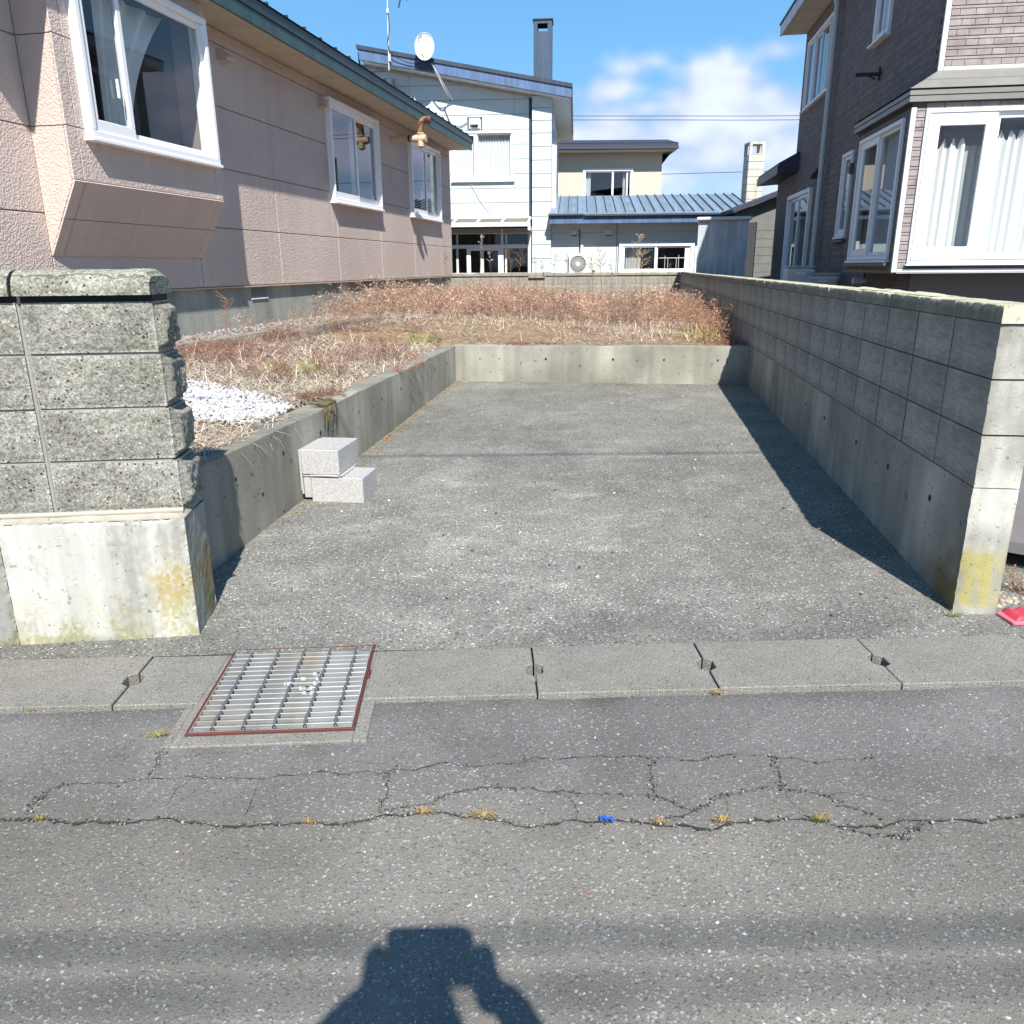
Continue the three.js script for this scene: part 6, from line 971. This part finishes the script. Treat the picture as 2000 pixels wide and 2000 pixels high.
  const ring = (y0, o0, y1, o1) => { // sloped or upright band round the corner, o = overhang past the bay faces
    const z0 = so + o0, z1 = so + o1, f0 = sf + o0, f1 = sf + o1, xl0 = -1.70 - o0, xl1 = -1.70 - o1;
    return new Geo().quad([xl0, y0, z0], [f0, y0, z0], [f1, y1, z1], [xl1, y1, z1]).quad([f0, y0, z0], [f0, y0, -2.45], [f1, y1, -2.45], [f1, y1, z1]).quad([xl0, y0, -0.01], [xl0, y0, z0], [xl1, y1, z1], [xl1, y1, -0.01]);
  };
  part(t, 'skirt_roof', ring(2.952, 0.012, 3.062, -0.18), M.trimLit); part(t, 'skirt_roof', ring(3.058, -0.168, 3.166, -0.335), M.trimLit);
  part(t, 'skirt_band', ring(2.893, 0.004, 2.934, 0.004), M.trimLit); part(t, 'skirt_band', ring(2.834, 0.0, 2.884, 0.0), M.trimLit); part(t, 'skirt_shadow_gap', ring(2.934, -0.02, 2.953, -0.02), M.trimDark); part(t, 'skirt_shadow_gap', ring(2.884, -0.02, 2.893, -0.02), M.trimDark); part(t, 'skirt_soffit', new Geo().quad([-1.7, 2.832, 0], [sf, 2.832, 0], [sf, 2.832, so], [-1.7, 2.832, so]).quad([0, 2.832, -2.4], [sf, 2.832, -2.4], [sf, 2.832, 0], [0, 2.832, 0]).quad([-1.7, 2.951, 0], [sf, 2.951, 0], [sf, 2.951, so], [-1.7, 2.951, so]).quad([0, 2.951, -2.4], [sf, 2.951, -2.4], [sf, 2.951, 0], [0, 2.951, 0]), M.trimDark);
  // front bay window
  const W = windowAt(t, { x0: -0.135, x1: 1.985, y0: 1.345, y1: 2.742, z: 0, proud: 0.03, back: 0.1, fw: 0.012, sashes: [[0, 0.302, 0.012, 0.105, 0.105, 0.115, 0.115], [0.29, 0.80, -0.015, 0.06, 0.06, 0.058, 0.065], [0.79, 1, 0.012, 0.1, 0.1, 0.115, 0.115]], sill: 0.0, k: 0.02, depth: 1.3, room: mk(lin(0.30, 0.34, 0.40), { roughness: 1 }),
    curtains: [[curtainGeo(-0.06, 0.30, 1.45, 2.52, -0.14, 4, 0.022, 3, 0.10), M.curtain], [curtainGeo(0.46, 0.95, 1.40, 2.58, -0.14, 5, 0.022, 8, 0.10), M.curtain], [curtainGeo(0.28, 0.50, 1.40, 2.45, -0.19, 3, 0.012, 13), M.curtainGrey], [curtainGeo(0.95, 1.9, 1.40, 2.58, -0.15, 9, 0.022, 21, 0.10), M.curtain]], label: 'large white front bay window with white curtains' }); front(W, BF);
  const ow = new Geo(); for (const r of minus([-0.165, 2.015, 1.305, 2.772], [[-0.137, 1.987, 1.343, 2.744]])) ow.cbox(r[0], r[1], r[2], r[3], -0.02, 0.02, 0.003); front(part(t, 'window_surround', ow, M.frameGrey), BF); front(part(t, 'window_ledge', new Geo().cbox(-0.185, 2.03, 1.288, 1.304, -0.02, 0.055, 0.003), M.frameGrey), BF);
  // side windows
  windowAt(t, { x0: SW[0], x1: SW[1], y0: SW[2], y1: SW[3], z: bo, proud: 0.03, fw: 0.045, sashes: [[0, 0.47, 0.006, 0.11, 0.055, 0.075, 0.085], [0.465, 1, -0.015, 0.04, 0.03, 0.03, 0.04]], glass: M.glassRefl, sill: 0.02, k: 0.0, depth: 0.16, room: M.roomDark, frame: M.frameGrey }); part(t, 'window_ledge', new Geo().cbox(-1.52, 0.23, 1.285, 1.318, bo - 0.01, bo + 0.06, 0.004), M.trimDark);
  windowAt(t, { x0: sw.small[0], x1: sw.small[1], y0: sw.small[2], y1: sw.small[3], z: 0, proud: 0.035, fw: 0.05, sashes: [[0, 1, 0, 0.06, 0.06, 0.05, 0.05]], glass: M.glassRefl, sill: 0.02, depth: 0.8, room: M.roomDark, frame: M.frameGrey }); part(t, 'window_ledge', new Geo().cbox(-3.62, -2.93, 1.615, 1.64, -0.01, 0.06, 0.004), M.trimDark); part(t, 'wall_lamp', new Geo().cbox(-2.93, -2.87, 2.50, 2.64, 0, 0.07, 0.01), M.acDark);
  windowAt(t, { x0: sw.up[0], x1: sw.up[1], y0: sw.up[2], y1: sw.up[3], z: 0, proud: 0.04, fw: 0.06, sashes: [[0, 0.52, 0, 0.04, 0.04, 0.04, 0.04], [0.5, 1, -0.03, 0.04, 0.04, 0.04, 0.04]], glass: M.glassRefl, sill: 0.05, depth: 1.0, room: M.room, frame: M.frameGrey });
  windowAt(t, { x0: sw.far[0], x1: sw.far[1], y0: sw.far[2], y1: sw.far[3], z: 0, proud: 0.03, fw: 0.05, sashes: [[0, 0.26, 0, 0.03, 0.03, 0.03, 0.03], [0.25, 0.51, -0.02, 0.03, 0.03, 0.03, 0.03], [0.5, 0.76, 0, 0.03, 0.03, 0.03, 0.03], [0.75, 1, -0.02, 0.03, 0.03, 0.03, 0.03]], glass: M.glassRefl, sill: 0.04, depth: 1.4, room: M.curtainGrey, frame: M.frameGrey });
  windowAt(t, { x0: sw.slide[0], x1: sw.slide[1], y0: sw.slide[2], y1: sw.slide[3], z: 0, proud: 0.06, fw: 0.075, sashes: [[0, 0.52, -0.03, 0.05, 0.04, 0.05, 0.05], [0.5, 1, 0, 0.05, 0.05, 0.06, 0.06]], glass: M.glassRefl, sill: 0.03, depth: 1.2, room: M.room, frame: M.frameGrey, label: 'tall sliding glass door in a pale frame' });
  // downpipe
  part(t, 'downpipe', new Geo().rod([-4.585, 0.55, 0.09], [-4.585, 5.05, 0.09], 0.042, 0.042, 12).rod([-4.585, 2.9, 0.09], [-4.585, 2.96, 0.09], 0.048, 0.048, 12).rod([-4.585, 1.45, 0.09], [-4.585, 1.5, 0.09], 0.048, 0.048, 12).tube([[-4.585, 5.03, 0.09], [-4.585, 5.12, 0.12], [-4.585, 5.2, 0.26], [-4.585, 5.24, 0.36]], 0.05, 16, 10), M.pipe);
  part(t, 'vent_hood', (() => { const g = new Geo(), P = [[0, 2.665], [0, 2.83], [0.03, 2.83], [0.14, 2.69], [0.14, 2.665]]; for (const x of [-5.28, -5.06]) g.out(P.map((q) => [x, q[1], q[0]]), -5.17, 2.73, 0.06); for (let i = 0; i < 5; i++) { const a = P[i], b = P[(i + 1) % 5]; g.out([[-5.28, a[1], a[0]], [-5.06, a[1], a[0]], [-5.06, b[1], b[0]], [-5.28, b[1], b[0]]], -5.17, 2.73, 0.06); } return g; })(), M.black);
  part(t, 'aerial_bracket', new Geo().rod([-2.12, 3.575, 0.0], [-2.12, 3.575, 0.30], 0.022).rod([-2.12, 3.50, 0.02], [-2.12, 3.65, 0.02], 0.014).rod([-2.12, 3.52, 0.06], [-2.12, 3.58, 0.2], 0.01), M.black);
  part(t, 'wall_cable', new Geo().rod([-1.735, 0.9, 0.015], [-1.735, 1.95, 0.015], 0.010, 0.010, 6).tube([[-1.735, 0.95, 0.02], [-1.8, 0.92, 0.06], [-2.1, 0.93, 0.08]], 0.012, 10, 6), M.black); part(t, 'wall_tap', new Geo().rod([-1.70, 1.10, 0], [-1.70, 1.10, 0.16], 0.03, 0.045, 10), M.trim);
  // eaves and roof
  part(t, 'soffit', new Geo().box(-7.42, 0.5, 5.30, 5.325, -0.02, 0.42).box(0.0, 0.5, 5.30, 5.325, -7, -0.02), M.soffit);
  part(t, 'fascia', new Geo().cbox(-7.44, 0.52, 5.285, 5.46, 0.421, 0.455, 0.006), M.shedGrey); part(t, 'fascia_cap', new Geo().cbox(-7.46, 0.54, 5.462, 5.50, 0.421, 0.475, 0.006), M.slate);
  part(t, 'roof', (() => { const g = new Geo(), y0 = 5.49, y1 = 5.95, z0 = 0.47, x0 = -7.45, x1 = 0.54; const A = [x0, y0, z0], Bq = [x1, y0, z0], C = [x1, y0, -7.3], D = [x0, y0, -7.3], E1 = [x0 + 0.02, y1, -3.4], F = [x1 - 0.02, y1, -3.4]; g.out([A, Bq, F, E1], -3, 5, -3).out([D, C, F, E1], -3, 5, -3).out([A, E1, D], -3, 5.4, -3).out([Bq, F, C], -3, 5.4, -3).out([[x0, 5.33, z0 - 0.06], [x1, 5.33, z0 - 0.06], [x1, 5.33, -7.3], [x0, 5.33, -7.3]], -3, 6, -3); return g; })(), M.slate);
  // lean-to pent roof at the far end
  const lr = (() => { const g = new Geo(), x0 = -9.42, x1 = -6.95, q = [[3.30, 0.002], [3.105, 0.365], [2.915, 0.365], [2.94, 0.002]], c = [(x0 + x1) / 2, 3.05, 0.15]; for (const x of [x0, x1]) g.out(q.map((p) => [x, ...p]), ...c); for (let i = 0; i < 4; i++) { const a = q[i], b = q[(i + 1) % 4]; g.out([[x0, ...a], [x1, ...a], [x1, ...b], [x0, ...b]], ...c); } g.out([[x0, 3.30, 0], [-7.345, 3.30, 0], [-7.345, 4.2, -3], [x0, 4.2, -3]], -8, 0, -1); g.out([[x0, 3.3, 0], [x0, 2.94, 0], [x0, 2.94, -4], [x0, 4.2, -3]], -8, 3, -1); return g; })();
  part(t, 'pent_roof', lr, M.slate); part(t, 'pent_fascia', new Geo().cbox(-9.43, -6.945, 2.91, 3.06, 0.366, 0.385, 0.004), mk(lin(0.20, 0.18, 0.17), { roughness: 0.6 }));
}
{ // translucent boxes behind the wall
  const box = (x, z, w, h, turn, label) => { const t = thing('plastic_box', label, 'plastic box', { pos: [x, 0.45, z], turn }); const g = new Geo(); const d = 0.3; g.cbox(-w / 2, w / 2, 0, h - 0.02, -d / 2, d / 2, 0.02); part(t, 'box_body', g, M.crate); part(t, 'lid', new Geo().cbox(-w / 2 - 0.012, w / 2 + 0.012, h - 0.019, h, -d / 2 - 0.012, d / 2 + 0.012, 0.008), M.crate); part(t, 'box_rim', new Geo().cbox(-w / 2 - 0.008, w / 2 + 0.008, h - 0.075, h - 0.055, d / 2 - 0.005, d / 2 + 0.008, 0.003).cbox(-0.07, 0.07, h - 0.12, h - 0.085, d / 2 - 0.002, d / 2 + 0.01, 0.003), M.trim); };
  box(4.165, -12.0, 0.37, 0.84, -0.14, 'taller translucent plastic box behind the right block wall, before the sliding door');
  box(4.44, -11.85, 0.40, 0.74, -0.14, 'lower translucent plastic box behind the right block wall, by the downpipe foot');
}
{ // neighbour's raised slab behind the wall end
  const g = new Geo(), P = [[2.08, -3.34], [2.62, -2.93], [4.6, -2.95], [5.3, -8.2], [2.75, -8.2]], y0 = 0.03, y1 = 0.15;
  g.out(P.map((p) => [p[0], y1, p[1]]), 3.5, 0, -5); g.out(P.map((p) => [p[0] + 0.03, y0, p[1] - 0.03]), 3.5, 1, -5); for (let i = 0; i < 5; i++) { const a = P[i], b = P[(i + 1) % 5]; g.out([[a[0], y1, a[1]], [b[0], y1, b[1]], [b[0], y1 - 0.05, b[1]], [a[0], y1 - 0.05, a[1]]], 3.5, 0.1, -5.5); }
  const o = struct('neighbour_slab', g, mk(lin(0.20, 0.185, 0.19), { map: T.grain, bumpMap: T.blockB, bumpScale: 0.001, roughness: 0.9 }));
  struct('neighbour_yard', new Geo().box(4.201, 40, -0.11, 0.45, -40, -9.2).out([[2.66, 0.40, -8.25], [4.2, 0.40, -8.25], [4.2, 0.40, -19], [4.13, 0.40, -19]], 3, 0, -12).out([[2.66, 0.40, -8.25], [4.2, 0.40, -8.25], [4.2, -0.1, -8.25], [2.66, -0.1, -8.25]], 3, 0.2, -12), M.ground);
  struct('back_yard', new Geo().box(-40, 40, -0.11, 0.30, -60, -19.52), M.ground);
  const R = rng(5), w = new Geo(); for (let k = 0; k < 40; k++) { const a = R() * 6.28, l = 0.05 + R() * 0.09; w.col = mix([0.16, 0.08, 0.06], [0.40, 0.26, 0.16], R()); const p = [(R() - 0.5) * 0.10, 0, (R() - 0.5) * 0.05], e = [p[0] + Math.cos(a) * l * 0.5, l * (0.4 + R() * 0.5), p[2] + Math.sin(a) * l * 0.5]; w.rod(p, e, 0.0016, 0.001, 3, false); w.quad(e, [e[0] + 0.008, e[1] + 0.004, e[2]], [e[0] + 0.007, e[1] + 0.012, e[2]], [e[0] - 0.002, e[1] + 0.008, e[2]]); }
  solo('dry_weed', w, M.weed, 'small reddish dry weed growing beside the neighbour slab behind the red block', 'dry weed', { pos: [2.10, 0.012, -3.02] });
  const rk = new Geo().add(pebble(21, 0.5).clone().scale(0.10, 0.06, 0.05)); solo('loose_stone', rk, M.oldBlock, 'flat grey stone lying behind the red block at the right edge', 'stone', { pos: [2.14, 0.02, -2.90] });
}

// ================= the person whose shadow falls on the road, and the wires overhead =================
{
  const bones = [];
  const bn = (a, b, r0, r1) => bones.push([a, b, r0, r1]);
  const S = 1; // joints
  const hipL = [-0.08, 0.86, 0.28], hipR = [0.11, 0.86, 0.28], pel = [0.015, 0.92, 0.28], chest = [0.015, 1.12, 0.28], neck = [0.02, 1.31, 0.27], shL = [-0.19, 1.255, 0.26], shR = [0.19, 1.255, 0.28], elL = [-0.265, 1.11, 0.12], elR = [0.30, 1.10, 0.13], wrL = [-0.085, 1.29, 0.06], wrR = [0.190, 1.30, 0.06];
  bn(pel, chest, 0.135, 0.145); bn(chest, [0.015, 1.24, 0.275], 0.14, 0.10); bn([0.015, 1.24, 0.275], neck, 0.075, 0.055); bn(shL, shR, 0.07, 0.07); bn(hipL, hipR, 0.11, 0.11);
  bn(shL, elL, 0.06, 0.046); bn(elL, wrL, 0.045, 0.033); bn(shR, elR, 0.06, 0.046); bn(elR, wrR, 0.045, 0.033);
  bn(hipL, [-0.09, 0.46, 0.26], 0.085, 0.058); bn([-0.09, 0.46, 0.26], [-0.10, 0.08, 0.30], 0.056, 0.042); bn(hipR, [0.12, 0.46, 0.26], 0.085, 0.058); bn([0.12, 0.46, 0.26], [0.13, 0.08, 0.30], 0.056, 0.042); bn([-0.10, 0.05, 0.33], [-0.11, 0.045, 0.14], 0.045, 0.035); bn([0.13, 0.05, 0.33], [0.15, 0.045, 0.14], 0.045, 0.035);
  const field = (list, lo, size, res, k) => {
    const mc = new MarchingCubes(res, new THREE.MeshBasicMaterial(), false, false, 400000); mc.isolation = 0; const f = mc.field;
    for (let z = 0; z < res; z++) for (let y = 0; y < res; y++) for (let x = 0; x < res; x++) {
      const p = [lo[0] + (x / res) * size, lo[1] + (y / res) * size, lo[2] + (z / res) * size]; let d = 1e3;
      for (const [a, b, r0, r1] of list) { const ab = [b[0] - a[0], b[1] - a[1], b[2] - a[2]], ap = [p[0] - a[0], p[1] - a[1], p[2] - a[2]], h = clamp((ap[0] * ab[0] + ap[1] * ab[1] + ap[2] * ab[2]) / (ab[0] ** 2 + ab[1] ** 2 + ab[2] ** 2 + 1e-9)); const e = Math.hypot(ap[0] - ab[0] * h, ap[1] - ab[1] * h, ap[2] - ab[2] * h) - lerp(r0, r1, h); if (d > 900) d = e; else { const q = clamp(0.5 + 0.5 * (d - e) / k); d = lerp(d, e, q) - k * q * (1 - q); } }
      f[x + y * res + z * res * res] = -d;
    }
    mc.update(); const n = mc.count, P = mc.positionArray, N = mc.normalArray, g = new THREE.BufferGeometry(), pos = new Float32Array(n * 3), nor = new Float32Array(n * 3);
    for (let i = 0; i < n; i++) { for (let q = 0; q < 3; q++) { pos[i * 3 + q] = lo[q] + (P[i * 3 + q] + 1) / 2 * size; nor[i * 3 + q] = N[i * 3 + q]; } }
    g.setAttribute('position', new THREE.BufferAttribute(pos, 3)); g.setAttribute('normal', new THREE.BufferAttribute(nor, 3)); return g;
  };
  const t = thing('person', 'person in dark clothes with both arms raised, whose shadow falls on the road', 'person', {});
  const body = new Geo().add(field(bones, [-0.8, -0.05, -0.3], 1.6, 96, 0.035));
  const hx = 0.03, head = [[[hx, 1.46, 0.25], [hx, 1.42, 0.22], 0.088, 0.072], [[hx, 1.37, 0.185], [hx, 1.39, 0.17], 0.03, 0.03], [[hx, 1.43, 0.155], [hx, 1.41, 0.137], 0.010, 0.013], [[hx - 0.086, 1.44, 0.24], [hx - 0.09, 1.46, 0.25], 0.014, 0.016], [[hx + 0.086, 1.44, 0.24], [hx + 0.09, 1.46, 0.25], 0.014, 0.016], [[hx, 1.29, 0.27], [hx, 1.39, 0.25], 0.05, 0.05]];
  body.col = [1, 1, 1]; body.add(field(head, [-0.125, 1.26, 0.09], 0.31, 64, 0.012));
  // hands: palm, four fingers and a thumb on each side of the phone
  const hand = (s, wr, edge) => {
    const px = edge + s * 0.008, L = [[wr, [px + s * 0.012, 1.315, 0.045], 0.030, 0.028], [[px + s * 0.014, 1.295, 0.045], [px + s * 0.004, 1.41, 0.035], 0.028, 0.028]];
    [[1.285, 0.75], [1.305, 0.92], [1.327, 1.0], [1.375, 0.95]].forEach(([y, l], i) => { const top = i === 3; const a = [px + s * 0.016, y, 0.024], b = [px + s * 0.010, y + 0.014 + (top ? 0.030 : 0), -0.004 - 0.012 * l], c = [px - s * 0.018 * l, y + 0.012 + (top ? 0.052 : 0), -0.016], d = [px - s * 0.034 * l, y + (top ? 0.046 : 0.006), -0.012]; L.push([a, b, 0.0095, 0.009], [b, c, 0.009, 0.0085], [c, d, 0.0085, 0.007]); });
    L.push([[px + s * 0.008, 1.30, 0.05], [px - s * 0.012, 1.325, 0.036], 0.012, 0.010], [[px - s * 0.012, 1.325, 0.036], [px - s * 0.030, 1.345, 0.022], 0.010, 0.008]);
    return field(L, [px - 0.08, 1.22, -0.05], 0.17, 56, 0.006);
  };
  body.add(hand(-1, wrL, -0.040)); body.add(hand(1, wrR, 0.135));
  part(t, 'body', body, M.jacket);
  part(t, 'hair', new Geo().add(new THREE.SphereGeometry(0.098, 20, 14, 0, 6.2832, 0, 1.75), new THREE.Matrix4().makeTranslation(0.03, 1.465, 0.255)), M.hair);
  const tb = new THREE.Shape(); { const x0 = -0.04, x1 = 0.135, y0 = 1.285, y1 = 1.440, r = 0.03; tb.moveTo(x0 + r, y0); tb.lineTo(x1 - r, y0); tb.quadraticCurveTo(x1, y0, x1, y0 + r); tb.lineTo(x1, y1 - r); tb.quadraticCurveTo(x1, y1, x1 - r, y1); tb.lineTo(x0 + r, y1 - 0.004); tb.quadraticCurveTo(x0, y1, x0, y1 - r); tb.lineTo(x0, y0 + r); tb.quadraticCurveTo(x0, y0, x0 + r, y0); }
  solo('tablet', new Geo().add(new THREE.ExtrudeGeometry(tb, { depth: 0.009, bevelEnabled: false }), new THREE.Matrix4().makeTranslation(0, 0, 0.006)), M.black, 'dark handheld tablet held up in both hands of the person on the road', 'tablet', {});
  for (const [z, h, r, label] of [[4.30, 6.0, 0.011, 'overhead cable above the road, rear one of the three'], [4.42, 6.0, 0.009, 'overhead cable above the road, middle one of the three'], [0.15, 6.0, 0.010, 'thin overhead cable above the camera, nearer the driveway']]) solo('overhead_cable', new Geo().tube([[-40, h + 0.3, z + 0.2], [-10, h, z], [0, h - 0.05, z - 0.05], [10, h, z - 0.2], [40, h + 0.4, z]], r, 50, 8), M.cable, label, 'overhead cable');
}
renderer.render(scene, camera);
